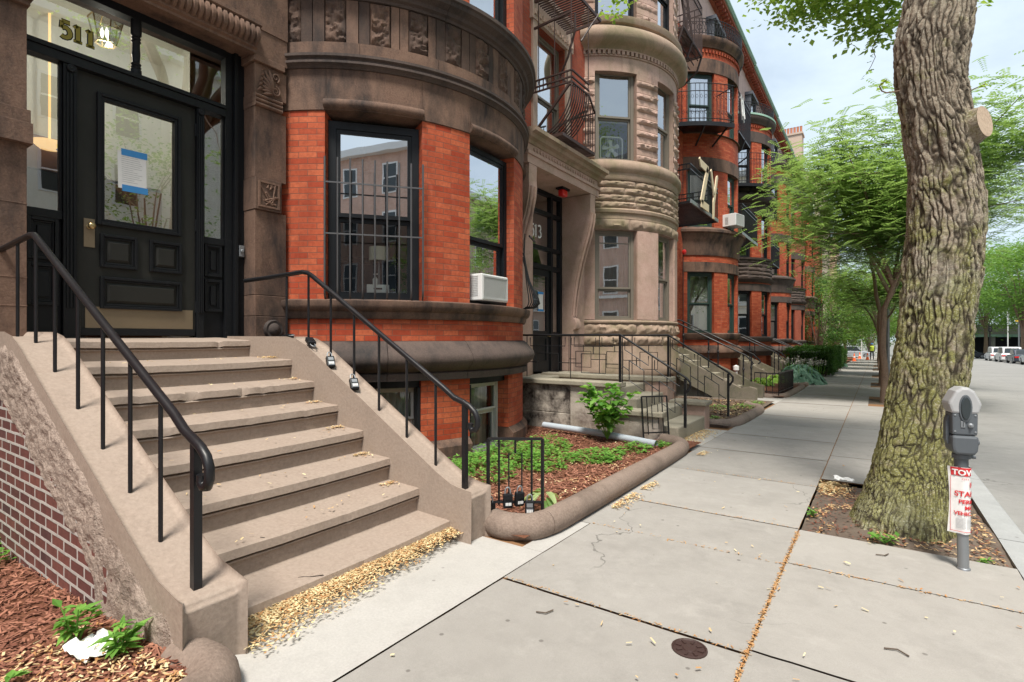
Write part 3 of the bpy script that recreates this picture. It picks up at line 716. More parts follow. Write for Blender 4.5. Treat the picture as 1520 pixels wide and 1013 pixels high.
# vestibule behind the door
mb = MB()
mb.box(-7.75, -7.7, .9, 3.4, 3.3, 4.92); mb.box(-7.7, -5.99, 1.19, 1.24, 1.3, 4.92); mb.box(-7.7, -5.99, 3.09, 3.14, 1.3, 4.92); mb.box(-7.75, -5.80, .9, 3.4, 4.92, 4.96)
pass
mb.build('vestibule_wall', M['room_light'], H511)
mb = MB(); mb.box(-7.74, -7.66, .95, 2.44, 3.25, 3.62); mb.box(-7.74, -7.66, .95, 1.3, 1.3, 3.25); mb.box(-7.74,-7.66,2.3,3.09,1.3,3.25); mb.box(-7.6, -6.0, 1.241, 1.26, 1.33, 3.6)
mb.obox((-7.0, 2.3, 2.95), Vector((-.2,.7,-.72)).normalized(), (1,0,0), Vector((.0,.72,.7)).normalized(), -.6, 1.4, -.05, .0, -.1, .1)
mb.box(-7.75, -5.75, .9, 3.4, 1.28, 1.33); mb.build('vestibule_woodwork', M['wood'], H511)
mb = MB(); mb.box(-9.4, -9.3, -.5, 3.4, 1.3, 4.0); mb.build('hall_back_wall', M['room'], H511)
mb = MB(); mb.lathe((-7.45, 1.90, 3.42), [(.0,0),(.09,.015),(.14,.06),(.15,.09),(.03,.11),(.012,.12),(.012,1.5)], 18); mb.build('hall_ceiling_lamp', M['warmglow'], H511, smooth=50)
lamp = thing('ceiling_lantern', 'lit six sided glass lantern hanging behind the transom numbered 511', 'lantern', (-6.55, 2.12, 4.4))
mb = MB(); c = (-6.55, 2.12, 4.4)
mb.lathe((c[0],c[1],4.86), [(.0,.06),(.085,.06),(.09,.04),(.05,.02),(.03,-.01),(.045,-.04),(.045,-.06),(.02,-.08)], 18)
for i in range(6):
    a = R(60*i); b_ = R(60*(i+1)); P = lambda r, z, a: (c[0]+r*math.cos(a), c[1]+r*math.sin(a), c[2]+z)
    mb.bar(P(.09,0,a), P(.15,.25,a), .005); mb.bar(P(.15,.25,a), P(.05,.38,a), .005); mb.bar(P(.15,.25,a), P(.15,.25,b_), .005); mb.bar(P(.09,0,a), P(.09,0,b_), .005)
mb.build('lantern_frame', M['brass'], lamp)
mb = MB()
for i in range(6):
    a = R(60*i); b_ = R(60*(i+1)); mb.face([P(.09,0,a),P(.09,0,b_),P(.15,.25,b_),P(.15,.25,a)])
mb.build('lantern_glass', M['glass'], lamp)
mb = MB()
for i in range(3): mb.lathe((c[0]+.03*math.cos(i*2.1), c[1]+.03*math.sin(i*2.1), c[2]+.06), [(.006,0),(.014,.02),(.018,.05),(.01,.09),(0,.11)], 10)
mb.build('bulb', M['lampglow'], lamp, smooth=60)
# notice taped on the door glass
note = thing('taped_notice', 'white printed notice held on the door glass by blue tape at top and bottom', 'notice', (XD-.01, 2.06, 2.72))
mb = MB(); mb.obox((XD-.018, 2.06, 2.92), (0,1,.02), (1,0,0), (0,-.02,1), -.115, .115, 0, .002, -.17, .17); mb.build('sheet', M['paper'], note)
mb = MB(); rr = random.Random(5)
for i in range(13):
    mb.obox((XD-.018, 2.06, 2.92), (0,1,.02), (1,0,0), (0,-.02,1), -.085, -.085+rr.uniform(.09,.17), .0022, .0028, .12-i*.019, .1235-i*.019)
mb.build('printed_lines', M['greyprint'], note)
for z in (.165, -.165):
    mb = MB(); mb.obox((XD-.018, 2.06, 2.92), (0,1,.02), (1,0,0), (0,-.02,1), -.085, .125, .003, .0045, z-.03, z+.03); mb.build('tape', M['bluetape'], note)

# ------------------------------------------------------------------ front steps 511
ST = thing('stoop', 'taupe painted front steps with a cracked tread, rising to the door numbered 511', 'front steps', (-3.7, 2.0, 0), 'front steps of the row houses')
nos = [(-2.45,.09),(-2.75,.27),(-3.055,.45),(-3.36,.631),(-3.675,.812),(-4.0,.993),(-4.33,1.174),(-5.02,1.345)]
prof = [(-2.475,-.35)]
kind = [0]
for i, (x, z) in enumerate(nos):
    nx = nos[i+1][0] if i+1 < len(nos) else -5.76
    prof += [(x-.025, z-.082),(x-.008, z-.079),(x-.008,z-.066),(x-.028, z-.062),(x-.028, z-.054),(x+.004,z-.05),(x-.002,z-.004),(x-.02, z)]
    kind += [0,0,1,1,2,2,2,1]
    prof += [(nx-.024, z+.012 if i < 7 else z+.03)]; kind += [0]
prof += [(-5.76,-.35)]; kind += [0]
mb = MB(); m = len(prof); K = 40; y0, y1 = 1.20, 2.83
for i in range(K+1):
    y = y0 + (y1-y0)*i/K
    for j, (x, z) in enumerate(prof):
        jx = jz = 0
        if kind[j]:
            k9 = int((j-1)/9)
            n1 = noise.noise(Vector((y*5, k9*7.3, 0))); n2 = noise.noise(Vector((y*17, k9*3.1, 5)))
            chip = max(0, noise.noise(Vector((y*9, k9*5.7, 9)))-.28)*.05
            jx = -.004*n1 - .003*n2 - (chip if kind[j] == 2 else chip*.3); jz = -.003*n1 - .002*n2 - (chip*.7 if kind[j] == 2 else 0)
        mb.v.append((x+jx, y, z+jz - .012*max(0, math.sin(math.pi*i/K))*(1 if kind[j] else .5)))
for i in range(K):
    for j in range(m-1):
        mb.f.append((i*m+j, (i+1)*m+j, (i+1)*m+j+1, i*m+j+1)); mb.uv.append([(0,0)]*4); mb.tint.append(.5); mb.mi.append(0)
steps = mb.build('steps', M['stoop'], ST, smooth=35)
mb = MB(); rr = random.Random(12)      # crack across the second and first treads
def crackline(p, q, seg, amp, r):
    P, Q = Vector(p), Vector(q); pts = [P.lerp(Q, i/seg)+Vector((rr.uniform(-amp,amp),rr.uniform(-amp,amp),0)) for i in range(seg+1)]
    for a_, b_ in zip(pts, pts[1:]):
        d = (b_-a_); s_ = Vector((-d.y, d.x, 0)).normalized()*r*rr.uniform(.5,1.4)
        mb.face([a_+s_, b_+s_, b_-s_, a_-s_])
crackline((-3.04,1.56,.272),(-2.77,1.62,.262),7,.014,.004); crackline((-2.90,1.30,.272),(-3.0,1.585,.274),6,.012,.003); mb.cut(); crackline((-2.74,1.40,.086),(-2.47,1.78,.083),9,.014,.0035)
mb.build('tread_crack', plain('dark crack', (.035,.025,.02), .95), ST)
def cheek(y0, y1, prof, nm='cheek_wall', mat='stoop', bev=.035):
    mb = MB(); mb.lin(prof, y0, y1); o = mb.build(nm, M[mat], ST, smooth=50, bevel=bev); o.modifiers['edge'].segments = 3; return o
PL = [(-5.42,-.5),(-2.30,-.5),(-2.295,.275),(-2.36,.285),(-2.52,.315),(-2.70,.40),(-4.50,1.30),(-4.62,1.345),(-4.78,1.372),(-5.42,1.378)]
PR = [(-5.42,-.5),(-2.30,-.5),(-2.295,.285),(-2.36,.292),(-2.46,.312),(-2.60,.38),(-4.05,1.222),(-4.16,1.28),(-4.28,1.325),(-4.42,1.345),(-5.42,1.35)]
cheek(.985, 1.25, PL); cheek(2.80, 3.02, PR)
mb = MB(); mb.prism([(-5.41,-.45),(-2.95,-.45),(-2.95,.24),(-5.41,1.22)], (0,.978,0), (1,0,0), (0,0,1), (0,1,0), .02); mb.build('brick_flank', M['brick_purple'], ST)
mb = MB(); rr = random.Random(2)
def zt(x):
    for (xa,za),(xb,zb) in zip(PL[2:], PL[3:]):
        if xb <= x <= xa: return za + (zb-za)*(x-xa)/(xb-xa)
    return 1.37
def skin(x0, x1, zlo, zhi, nx, nz, amp, yb=.986):
    b = len(mb.v)
    for i in range(nx+1):
        x = x0 + (x1-x0)*i/nx; a, c_ = zlo(x), zhi(x)
        for j in range(nz+1):
            z = a + (c_-a)*j/nz; e = min(1, (nz-j)/9)*min(1, max(.05, (-2.296-x)/.10))
            q = Vector((x*11, 3, z*11)); d = amp*(.6+noise.noise(q)+.8*noise.noise(q*2.3)+.4*noise.noise(q*5))
            mb.v.append((x, yb + .012*(1-e) - (.006+d)*e, z))
    for i in range(nx):
        for j in range(nz):
            a = b+i*(nz+1)+j; mb.f.append((a, a+nz+1, a+nz+2, a+1)); mb.uv.append([(0,0)]*4); mb.tint.append(.5); mb.mi.append(0)
zbr = lambda x: .95 + (x+4.77)*(.17-.95)/1.69 + .05*noise.noise(Vector((x*4,1,1)))
skin(-5.41, -2.296, lambda x: zbr(x) if x < -3.14 else max(-.45, zbr(-3.14)-(x+3.14)*9), lambda x: zt(x)-.02, 170, 50, .011)
mb.build('spalled_render', M['stoop_rough'], ST, smooth=80)
mb = MB(); skin(-5.41, -3.08, lambda x: -.5, lambda x: .115+(x+4.77)*.05 + .02*noise.noise(Vector((x*6,4,2))), 60, 14, .004, .975); mb.build('plinth_band', M['stoop_rough'], ST, smooth=80)

# ------------------------------------------------------------------ handrails
def handrail(label, yy, posts, railpts, group='black iron handrails'):
    t = thing('handrail', label, 'handrail', (posts[0][0], yy, posts[0][1]), group)
    mb = MB(); N_ = len(railpts); mb.tube([(x, yy, z) for x, z in railpts], .021, 10); mb.build('rail', M['iron'], t, smooth=60)
    for i, (x, z0, z1, r) in enumerate(posts):
        mb = MB(); mb.tube([(x, yy, z0-.01),(x, yy, z1)], r, 8, sq=(i == 0)); mb.build('post', M['iron'], t, smooth=40 if i else 0)
    return t
L0 = [(-2.40,.30,.91,.0175),(-2.74,.42,1.085,.0105),(-3.08,.60,1.26,.0105),(-3.435,.77,1.44,.0105),(-3.81,.96,1.63,.0105),(-4.21,1.15,1.84,.0105),(-4.59,1.33,2.03,.0105),(-5.0,1.375,2.035,.0105)]
handrail('black handrail on the near left side of the taupe steps at number 511', 1.1, L0,
  [(-5.43,2.03),(-5.1,2.045),(-4.72,2.06),(-4.62,2.05),(-4.54,2.01),(-2.60,1.02),(-2.50,.955),(-2.42,.925),(-2.36,.90),(-2.31,.865),(-2.285,.82),(-2.285,.775),(-2.305,.74),(-2.335,.735),(-2.352,.755),(-2.348,.785)])
R0 = [(-2.40,.30,.895,.0165),(-2.68,.42,1.06,.0105),(-2.98,.59,1.23,.0105),(-3.294,.77,1.42,.0105),(-3.60,.95,1.60,.0105),(-3.91,1.13,1.785,.0105),(-4.23,1.30,1.965,.0105),(-4.57,1.34,1.965,.0105)]
handrail('black handrail on the far right side of the taupe steps, below the barred window', 2.9, R0,
  [(-5.30,1.95),(-4.9,1.955),(-4.32,1.97),(-4.24,1.955),(-4.17,1.92),(-2.60,1.0),(-2.50,.935),(-2.42,.91),(-2.36,.885),(-2.31,.845),(-2.285,.80),(-2.285,.755),(-2.305,.72),(-2.335,.715),(-2.352,.735),(-2.348,.765)])
mb = MB()
# ------------------------------------------------------------------ key lock boxes
def lockbox(label, o, ux, uz, group='key lock boxes', face='galv'):
    """o = middle of the box; ux = its width direction, uz = its up direction"""
    ux = Vector(ux).normalized(); uz = Vector(uz); uz = (uz - ux*uz.dot(ux)).normalized(); n = ux.cross(uz)
    t = thing('lock_box', label, 'lock box', tuple(o), group); o = Vector(o)
    mb = MB(); mb.obox(o, ux, n, uz, -.034, .034, -.02, .02, -.052, .05); mb.build('body', M['black'], t, bevel=.007)
    mb = MB(); mb.obox(o, ux, n, uz, -.025, .025, .0205, .0235, -.038, -.002); mb.obox(o, ux, n, uz, -.022, .022, .0205, .0235, .008, .036)
    mb.build('keypad', M[face], t)
    mb = MB()
    for i in range(4): mb.obox(o, ux, n, uz, -.02+i*.011, -.012+i*.011, .0236, .0265, -.03, -.01)
    mb.build('dial', M['white'], t)
    mb = MB(); mb.tube([tuple(o+ux*(.02*math.cos(a))+uz*(.05+.045*max(0,math.sin(a))**.7)) for a in [math.pi*i/12 for i in range(13)]], .005, 8); mb.build('shackle', M['galv'], t, smooth=60)
    return t
sl = (-.86,0,.5)
lockbox('small dark lock box lying highest on the far wall of the taupe steps', (-4.55,2.90,1.38), (0,1,0), (1,0,.12), face='black')
lockbox('silver faced lock box lying at the bend of the taupe far wall', (-4.17,2.88,1.335), (.25,1,0), (.9,0,-.45))
lockbox('white dialled lock box at the second post below the bend of the taupe wall', (-3.86,2.86,1.16), (0.35,.9,0), (-.45,.1,.8))
lockbox('lock box lowest of those along the far wall of the taupe steps', (-3.55,2.86,.985), (.35,.9,0), (-.5,.1,.75))

# ------------------------------------------------------------------ barred guard in front of the first window
a0, a1 = W1[0]; P0 = Vector((*pol(cy, 2.39, a0+.3), 0)); P1 = Vector((*pol(cy, 2.39, a1-.2), 0)); u = (P1-P0); wL = u.length; u.normalize(); n = Vector((u.y,-u.x,0))
G = thing('window_guard', 'iron guard of upright bars over the lower part of the nearest bay window', 'window guard', (P0.x, P0.y, 1.81))
for i in range(9):
    s = wL*i/8; b_ = P0 + u*s; top = 3.38
    mb = MB(); mb.tube([tuple(b_+n*.0+Vector((0,0,1.815))), tuple(b_+n*.05+Vector((0,0,1.85))), tuple(b_+n*.065+Vector((0,0,1.93))), tuple(b_+n*.065+Vector((0,0,top)))], .0105 if 0 < i < 8 else .012, 8); mb.build('bar', M['iron_grey'] if 'iron_grey' in M else M['iron'], G, smooth=50)
for z in (3.10, 2.53):
    mb = MB(); mb.bar(tuple(P0+n*.065+Vector((0,0,z))), tuple(P1+n*.065+Vector((0,0,z))), .008); mb.build('rail', M['iron_grey'], G)

# ------------------------------------------------------------------ things inside the first window
inn = lambda s, d, z: tuple(P0 + u*s - n*d + Vector((0,0,z)))
t = thing('table_lamp', 'white drum shade table lamp behind the barred window', 'lamp', inn(.60,.62,1.83))
mb = MB(); mb.lathe(inn(.60,.62,2.34), [(.125,0),(.125,.17),(.12,.17),(.12,0)], 24); mb.build('lamp_shade', M['shade'], t, smooth=40)
mb = MB(); mb.lathe(inn(.60,.62,1.9), [(.07,0),(.07,.02),(.012,.03),(.010,.44)], 16); mb.build('stand', M['galv'], t, smooth=40)
t = thing('white_carton', 'small white carton on the sill behind the barred window', 'box', inn(.58,.36,1.83)); mb = MB(); mb.obox(inn(.58,.36,1.86), u, n, (0,0,1), -.13, .13, -.07, .07, 0, .15); mb.build('carton', M['white'], t, bevel=.006)
mb = MB(); mb.obox(inn(.58,.285,1.95), u, n, (0,0,1), -.05,.05,-.003,.0,-.0,.02); mb.build('slot', M['black'], t)
t = thing('soap_bottle', 'white pump bottle standing on the carton behind the barred window', 'bottle', inn(.55,.37,2.01)); mb = MB(); mb.lathe(inn(.55,.37,2.012), [(.03,0),(.032,.07),(.015,.09),(.008,.10),(.008,.13),(0,.13)], 14); mb.build('bottle_body', M['white'], t, smooth=50)
mb = MB(); mb.bar(inn(.53,.37,2.14), inn(.58,.37,2.145), .005); mb.build('pump', M['white'], t)
t = thing('dark_headboard', 'dark blue cloth covered panel standing inside the barred window', 'headboard', inn(.5,1.0,1.5)); mb = MB(); mb.obox(inn(.5,1.0,1.5), u, n, (0,0,1), -.9, .9, -.06, .0, 0, .86); mb.build('padded_panel', M['room_dark'], t, bevel=.02)
mb = MB(); mb.obox(inn(.5,1.0,2.36), u, n, (0,0,1), -.95, .95, -.09, .03, 0, .07); mb.build('top_rail', M['frame_dark'], t)
t = thing('pendant_lamp', 'ribbed bell shaped pendant lamp hanging inside the top of the barred window', 'pendant lamp', inn(.40,.40,3.35))
mb = MB(); mb.lathe(inn(.40,.40,3.42), [(.135,0),(.13,.03),(.105,.045),(.1,.08),(.075,.095),(.07,.13),(.05,.145),(.045,.19),(.03,.2),(.03,.26),(.0,.26)], 24); mb.build('bell_shade', M['meter'], t, smooth=35)
mb = MB(); mb.lathe(inn(.40,.40,3.34), [(.0,0),(.06,.012),(.1,.04),(.12,.08)], 20); mb.build('lamp_glass', M['glass'], t, smooth=50)
mb = MB(); mb.tube([inn(.40,.40,3.66), inn(.40,.40,4.18)], .006, 6); mb.build('cord', M['black'], t)

# ------------------------------------------------------------------ window air conditioner in the second bay window
q0 = Vector((*pol(cy, 2.25, W1[1][0]), 0)); q1 = Vector((*pol(cy, 2.25, W1[1][1]), 0)); u = (q1-q0).normalized(); n = Vector((u.y,-u.x,0)); w2 = (q1-q0).length
def aircon(label, o, u, n, w=.56, hh=.36, dp=.30):
    o = Vector(o); Zv = Vector((0,0,1))
    t = thing('air_conditioner', label, 'air conditioner', tuple(o), 'window air conditioners')
    mb = MB(); mb.obox(o, u, n, Zv, 0, w, -.1, dp, 0, hh); mb.build('casing', M['white'], t, bevel=.012)
    mb = MB()
    for i in range(26): mb.obox(o, u, n, Zv, .04, w-.04, dp+.001, dp+.006, .04+i*(hh-.08)/26, .04+(i+.6)*(hh-.08)/26)
    ring(mb, o, u, n, .02, w-.02, .02, hh-.02, .018, dp+.001, dp+.012)
    mb.build('coil_grille', M['grill'], t)
    mb = MB()
    for i in range(12): mb.obox(o, u, n, Zv, -.004, -.001, .04, .16, .06+i*.022, .07+i*.022)
    mb.build('side_vent', M['grill'], t)
    return t
aircon('white window air conditioner on the sill of the second bay window of number 511', q0+u*.08+Vector((0,0,1.845)), u, n, w=.60, hh=.34, dp=.22)

ld = bpy.data.lights.new('lantern_light', 'POINT'); ld.energy = 10; ld.color = (1,.93,.8); ld.shadow_soft_size = .08; lo_ = bpy.data.objects.new('lantern_light', ld); COL.objects.link(lo_); lo_.location = (-6.55, 2.12, 4.30)
# ================================================================== HOUSE 513 : all stone
def backing(h, yc, dz, y0=None, y1=None, roof='slate'):
    """rear wall and roof slab added to block the sun, eaves of one row house"""
    y0 = yc-6.32 if y0 is None else y0; y1 = yc+1.08 if y1 is None else y1
    mb = MB(); mb.box(-16.2, -16, y0, y1, -.6+dz, 15.5+dz); mb.build('rear_sun_block', M['brick_far'], h)  # unseen wall, added to block sun from behind the row
    mb = MB(); mb.box(-16.2, -5.3, y0, y1, 15.52+dz, 15.7+dz); mb.build('roof', M['slate'], h)  # unseen slab, added as a sun block over the house
    mb = MB(); mb.box(-6.0, XW-.02, y0, y1, 12.2+dz, 15.1+dz); mb.build('attic_wall', M['stucco_pink'], h)
    mb = MB(); mb.lin([(-5.5,15.1+dz),(-5.36,15.1+dz),(-5.34,15.2+dz),(-5.05,15.28+dz),(-5.05,15.38+dz),(-5.5,15.38+dz)], y0, y1)
    y = y0+.1
    while y < y1-.1:
        mb.box(-5.33, -5.1, y, y+.12, 15.12+dz, 15.22+dz); y += .32
    mb.build('eaves_cornice', M['brick_far'], h)
    mb = MB(); mb.lin([(-5.5,15.39+dz),(-5.0,15.39+dz),(-4.93,15.47+dz),(-4.93,15.53+dz),(-5.5,15.515+dz)], y0, y1); mb.build('gutter', M['copper'], h)
def dormer(h, y, dz):
    mb = MB(); mb.box(-6.0, -5.2, y-.75, y-.62, 12.2+dz, 14.1+dz); mb.box(-6.0, -5.2, y+.62, y+.75, 12.2+dz, 14.1+dz); mb.box(-6.0, -5.1, y-.82, y+.82, 14.102+dz, 14.25+dz)
    f = mb.build('dormer', M['slate'], h); window(f, (-5.25, y-.61), (-5.25, y+.61), 12.4+dz, 14.1+dz, 'frame_dark', curtain=1)
def flatwall(mb, x, y0, y1, z0, z1, holes):
    """holes [(ya,yb,za,zb)] side by side in y, cut from a slab 0.5 thick"""
    ycur = y0
    for (ya, yb) in sorted({(a, b) for a, b, _, _ in holes}):
        if ya > ycur: mb.box(-6.0, x, ycur, ya, z0, z1)
        zc = z0
        for (_, _, za, zb) in sorted([q for q in holes if q[0] == ya], key=lambda q: q[2]):
            if za > zc: mb.box(-6.0, x, ya, yb, zc, za)
            zc = zb
        if zc < z1: mb.box(-6.0, x, ya, yb, zc, z1)
        ycur = yb
    if ycur < y1: mb.box(-6.0, x, ycur, y1, z0, z1)
cy = 13.0; HI = 26
H513 = thing('row_house', 'stone row house numbered 513 with mossy bands and a fan in its round bay', 'house', (-5.45, 11.2, 0), 'row houses along the pavement')
V = [(-58.3,-33.8), (-17.5,4), (20,45)]
SP, SG = 'stone_pink', 'stone_green'
def gaps(wins, lim=66):
    a = -lim; out = []; lim = HI; wins = [q for q in wins if q[1] < HI]
    for w0, w1 in wins: out.append((a, w0)); a = w1
    out.append((a, lim)); return out
mb = MB(); rr = random.Random(21)
def course(z0, z1, a0, a1, rough, bl=.03, am=.03, step=24, seed=0):
    a = a0; first = True
    while a < a1-1:
        w = min(a1-a, step*rr.uniform(.7,1.3))
        if a1-a-w < 6: w = a1-a
        mb.t = rr.uniform(.36,.62)
        if rough: rock(mb, arcmap(cy, RB, a+.1, a+w-.1, z0+.004, z1-.004), max(4,int(w)), 6, bl, am, 10, 3.2, rr.uniform(0,50))
        else: mb.arcbox(CX, cy, RB-.2, RB+.004, a+.08, a+w-.08, z0+.004, z1-.004)
        a += w
mb.t = .35; mb.arcbox(CX, cy, RB-.3, RB-.012, -66, HI, -.7, -.0)
WBs = [(-56,-36), (-18,4)]
for a0, a1 in gaps(WBs): mb.arcbox(CX, cy, RB-.3, RB+.0, a0, a1, 0., .50)
mb.arcbox(CX, cy, RB-.3, RB-.012, -66, HI, .50, 1.78)
for a0, a1 in gaps(V): mb.arcbox(CX, cy, RB-.3, RB-.012, a0, a1, 1.78, 3.85); mb.arcbox(CX, cy, RB-.3, RB-.012, a0, a1, 5.44, 7.46); mb.arcbox(CX, cy, RB-.3, RB-.012, a0, a1, 8.7, 10.75)
mb.arcbox(CX, cy, RB-.3, RB-.012, -66, HI, 3.85, 5.44); mb.arcbox(CX, cy, RB-.3, RB-.012, -66, HI, 7.46, 8.7); mb.arcbox(CX, cy, RB-.3, RB-.012, -66, HI, 10.75, 12.2)
for a0, a1 in gaps(V):
    mb.t = rr.uniform(.42,.6); mb.arcbox(CX, cy, RB-.2, RB+.02, a0+.2, a1-.2, 1.80, 3.845)
    for z0 in (5.46+.1435*2*i for i in range(7)):
        course(z0, z0+.15, a0, a1, True, .045, .045); course(z0+.15, z0+.287, a0, a1, False)
    for z0 in (8.72+.29*i for i in range(7)):
        course(z0, z0+.15, a0, a1, True, .03, .03); course(z0+.15, z0+.29, a0, a1, False)
course(7.46, 7.80, -66, HI, False)
mb.build('stone_wall', M[SP], H513, smooth=45)
mb = MB()
for z0, z1 in ((1.20,1.435),(1.44,1.71)): course(z0, z1, -66, HI, True, .05, .05, 30); mb.cut()
for i in range(4): mb.cut(); course(4.34+i*.16, 4.34+(i+1)*.16-.006, -66, HI, True, .04, .045, 30)
mb.cut(); course(3.86, 4.10, -66, HI, True, .045, .04, 30)
mb.build('rock_faced_course', M[SG], H513, smooth=60)
mb = MB(True)
for a0, a1 in ((-66,-20),(-19.9,HI)):
    mb.t = rr.uniform(.4,.55)
    mb.sweep(CX, cy, RB, [(-.3,.503),(.10,.503),(.115,.53),(.105,.68),(.07,.9),(.035,1.1),(.03,1.19),(-.3,1.19)], a0, a1)
    mb.sweep(CX, cy, RB, [(-.3,1.715),(.04,1.715),(.05,1.75),(.03,1.785),(-.3,1.785)], a0, a1)
    mb.sweep(CX, cy, RB, [(-.3,4.10),(.01,4.10),(.01,4.22),(.05,4.24),(.06,4.30),(.03,4.335),(-.3,4.335)], a0, a1)
    mb.sweep(CX, cy, RB, [(-.3,4.98),(.03,4.98),(.05,5.02),(.05,5.14),(.08,5.17),(.12,5.22),(.12,5.34),(.09,5.38),(.06,5.43),(-.3,5.44)], a0, a1)
    mb.sweep(CX, cy, RB, [(-.3,7.945),(.05,7.945)] + circ_prof(.06, 8.22, .22, -80, 80, 9) + [(.06,8.50),(.13,8.52),(.16,8.60),(.16,8.66),(.02,8.70),(-.3,8.70)], a0, a1)
mb.build('mossy_moulding', M[SG], H513, smooth=40)
mb = MB(); mb.t = .5; mb.sweep(CX, cy, RB, [(-.2,7.80),(.03,7.80),(.03,7.83),(-.2,7.83)], -66, HI); mb.sweep(CX, cy, RB, [(-.2,7.92),(.05,7.92),(.05,7.944),(-.2,7.944)], -66, HI)
a = -65
while a < HI-1: mb.arcbox(CX, cy, RB-.1, RB+.055, a, a+1.6, 7.832, 7.918, 1); a += 2.7
mb.build('dentils', M[SP], H513)
bay_windows(H513, cy, V, 1.79, 3.85, 'frame_taupe', 'glass', opts=[dict(extra=(.89,), zm=.36, curtain=1, casing=.07), dict(casing=.07, curtain=1), {}])
bay_windows(H513, cy, V, 5.45, 7.56, 'frame_taupe', 'glass_green', opts=[dict(casing=.075, shade=.55, shade_mat='room', gm2='glass_dark'), dict(casing=.07), {}])
bay_windows(H513, cy, V, 8.71, 10.75, 'frame_dark')
mb = MB()
for a0, a1 in WBs: mb.arcbox(CX, cy, RB-.28, RB-.25, a0, a1, .0, .5)
mb.build('basement_window', M['glass_dark'], H513)
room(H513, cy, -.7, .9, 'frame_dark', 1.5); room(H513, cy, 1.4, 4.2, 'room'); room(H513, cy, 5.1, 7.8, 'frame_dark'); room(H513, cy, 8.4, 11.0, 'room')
# flat wall over the door
XA = -5.47
mb = MB(); flatwall(mb, XA, 7.86, 10.95, 4.9, 12.2, [(8.78,9.92,5.2,7.5),(8.78,9.92,8.7,10.8)]); mb.box(-6.0, -4.42, 14.02, 14.08, -.4, 12.2); mb.build('brick_wall', M['brick_far'], H513)
window(H513, (-5.6, 8.79), (-5.6, 9.91), 5.21, 7.49, 'frame_taupe', curtain=2, zm=.46); window(H513, (-5.6, 8.79), (-5.6, 9.91), 8.72, 10.79, 'frame_dark', curtain=1)
mb = MB(); mb.box(XA, XA+.07, 8.55, 10.2, 7.52, 8.05); mb.box(XA, XA+.12, 8.5, 10.25, 8.052, 8.16); mb.box(XA, XA+.05, 8.6, 8.76, 5.2, 7.518); mb.box(XA, XA+.05, 9.94, 10.1, 5.2, 7.518)
for i in range(16): mb.box(XA+.07, XA+.10, 8.6+i*.1, 8.65+i*.1, 7.6, 7.7)
mb.build('window_surround', M['stucco'], H513)
mb = MB(); mb.box(-8.6,-8.5, 7.9, 10.9, .6, 11.8); mb.box(-8.5,-6.0,7.86,7.9,.6,11.8); mb.box(-8.5,-6.0,10.9,10.94,.6,11.8); mb.box(-8.5,-5.99,7.9,10.9,.58,.62); mb.box(-8.5,-5.99,7.9,10.9,4.85,4.9); mb.box(-8.5,-5.99,7.9,10.9,8.2,8.25)
mb.build('hall', M['room'], H513)
# entrance surround with scrolled brackets and hood
mb = MB(); mb.t = .55
mb.box(-6.0, -5.47, 7.80, 8.62, -.3, 4.45); mb.box(-6.0, -5.60, 8.62, 8.87, -.3, 4.45); mb.box(-6.0, -5.47, 10.45, 10.86, -.3, 4.45)
mb.box(-6.0, -5.0, 7.75, 10.62, 4.45, 4.60); mb.box(-6.0, -4.97, 7.73, 10.64, 4.602, 4.66)
mb.box(-6.0, -5.02, 7.77, 10.60, 4.662, 4.80)
for i in range(24): mb.lathe((-5.02, 8.0+i*.105, 4.73), [(.035,0),(.03,.02),(0,.03)], 8, (1,0,0))
for y0, y1 in ((7.80,8.06),(10.22,10.45)):
    mb.t = .56
    bp = [(-6.0,.66),(-5.42,.66),(-5.42,1.55),(-5.36,1.58),(-5.34,1.68),(-5.38,1.78),(-5.45,1.84),(-5.42,2.2),(-5.36,2.6),(-5.28,2.95),(-5.18,3.3),(-5.08,3.6),(-5.02,3.85),(-5.0,4.05),(-5.01,4.2),(-5.0,4.44),(-6.0,4.44)]
    mb.prism(bp, (0,y0,0), (1,0,0), (0,0,1), (0,1,0), y1-y0)
    mb.tube([(x+.012, (y0+y1)/2-.06, z) for x, z in bp[6:14]], .03, 8); mb.tube([(x+.012, (y0+y1)/2+.06, z) for x, z in bp[6:14]], .03, 8)
mb.build('entrance_surround', M[SP], H513, smooth=35)
mb = MB(); mb.t = .5
mb.lin([(-6.0,4.802),(-5.0,4.802),(-4.97,4.85),(-4.9,4.87),(-4.88,4.93),(-4.8,4.95),(-4.8,5.02),(-5.47,5.08),(-6.0,5.08)], 7.70, 10.72); mb.build('hood_cornice', M[SG], H513, smooth=30)
XF = -5.68
mb = MB()
for ya, yb in ((8.87,8.93),(9.72,9.80),(10.12,10.20)): mb.box(XF-.1, XF, ya, yb, .66, 4.44)
for za, zb in ((4.36,4.44),(3.94,4.02),(3.20,3.28),(2.80,2.90)): mb.box(XF-.1, XF-.004, 8.93, 9.72, za, zb); mb.box(XF-.1, XF-.004, 9.80, 10.12, za, zb)
mb.box(XF-.08, XF-.03, 9.80, 10.12, .66, 1.5)
mb.build('door_frame', M['black'], H513)
mb = MB()
for za, zb in ((4.02,4.36),(3.28,3.94),(2.90,3.20)):
    for ya, yb in ((8.93,9.72),(9.80,10.12)): mb.face([(XF-.05,ya,za),(XF-.05,yb,za),(XF-.05,yb,zb),(XF-.05,ya,zb)])
mb.face([(XF-.05,9.80,1.5),(XF-.05,10.12,1.5),(XF-.05,10.12,2.8),(XF-.05,9.80,2.8)])
mb.build('transom_glass', M['glass_green'], H513)
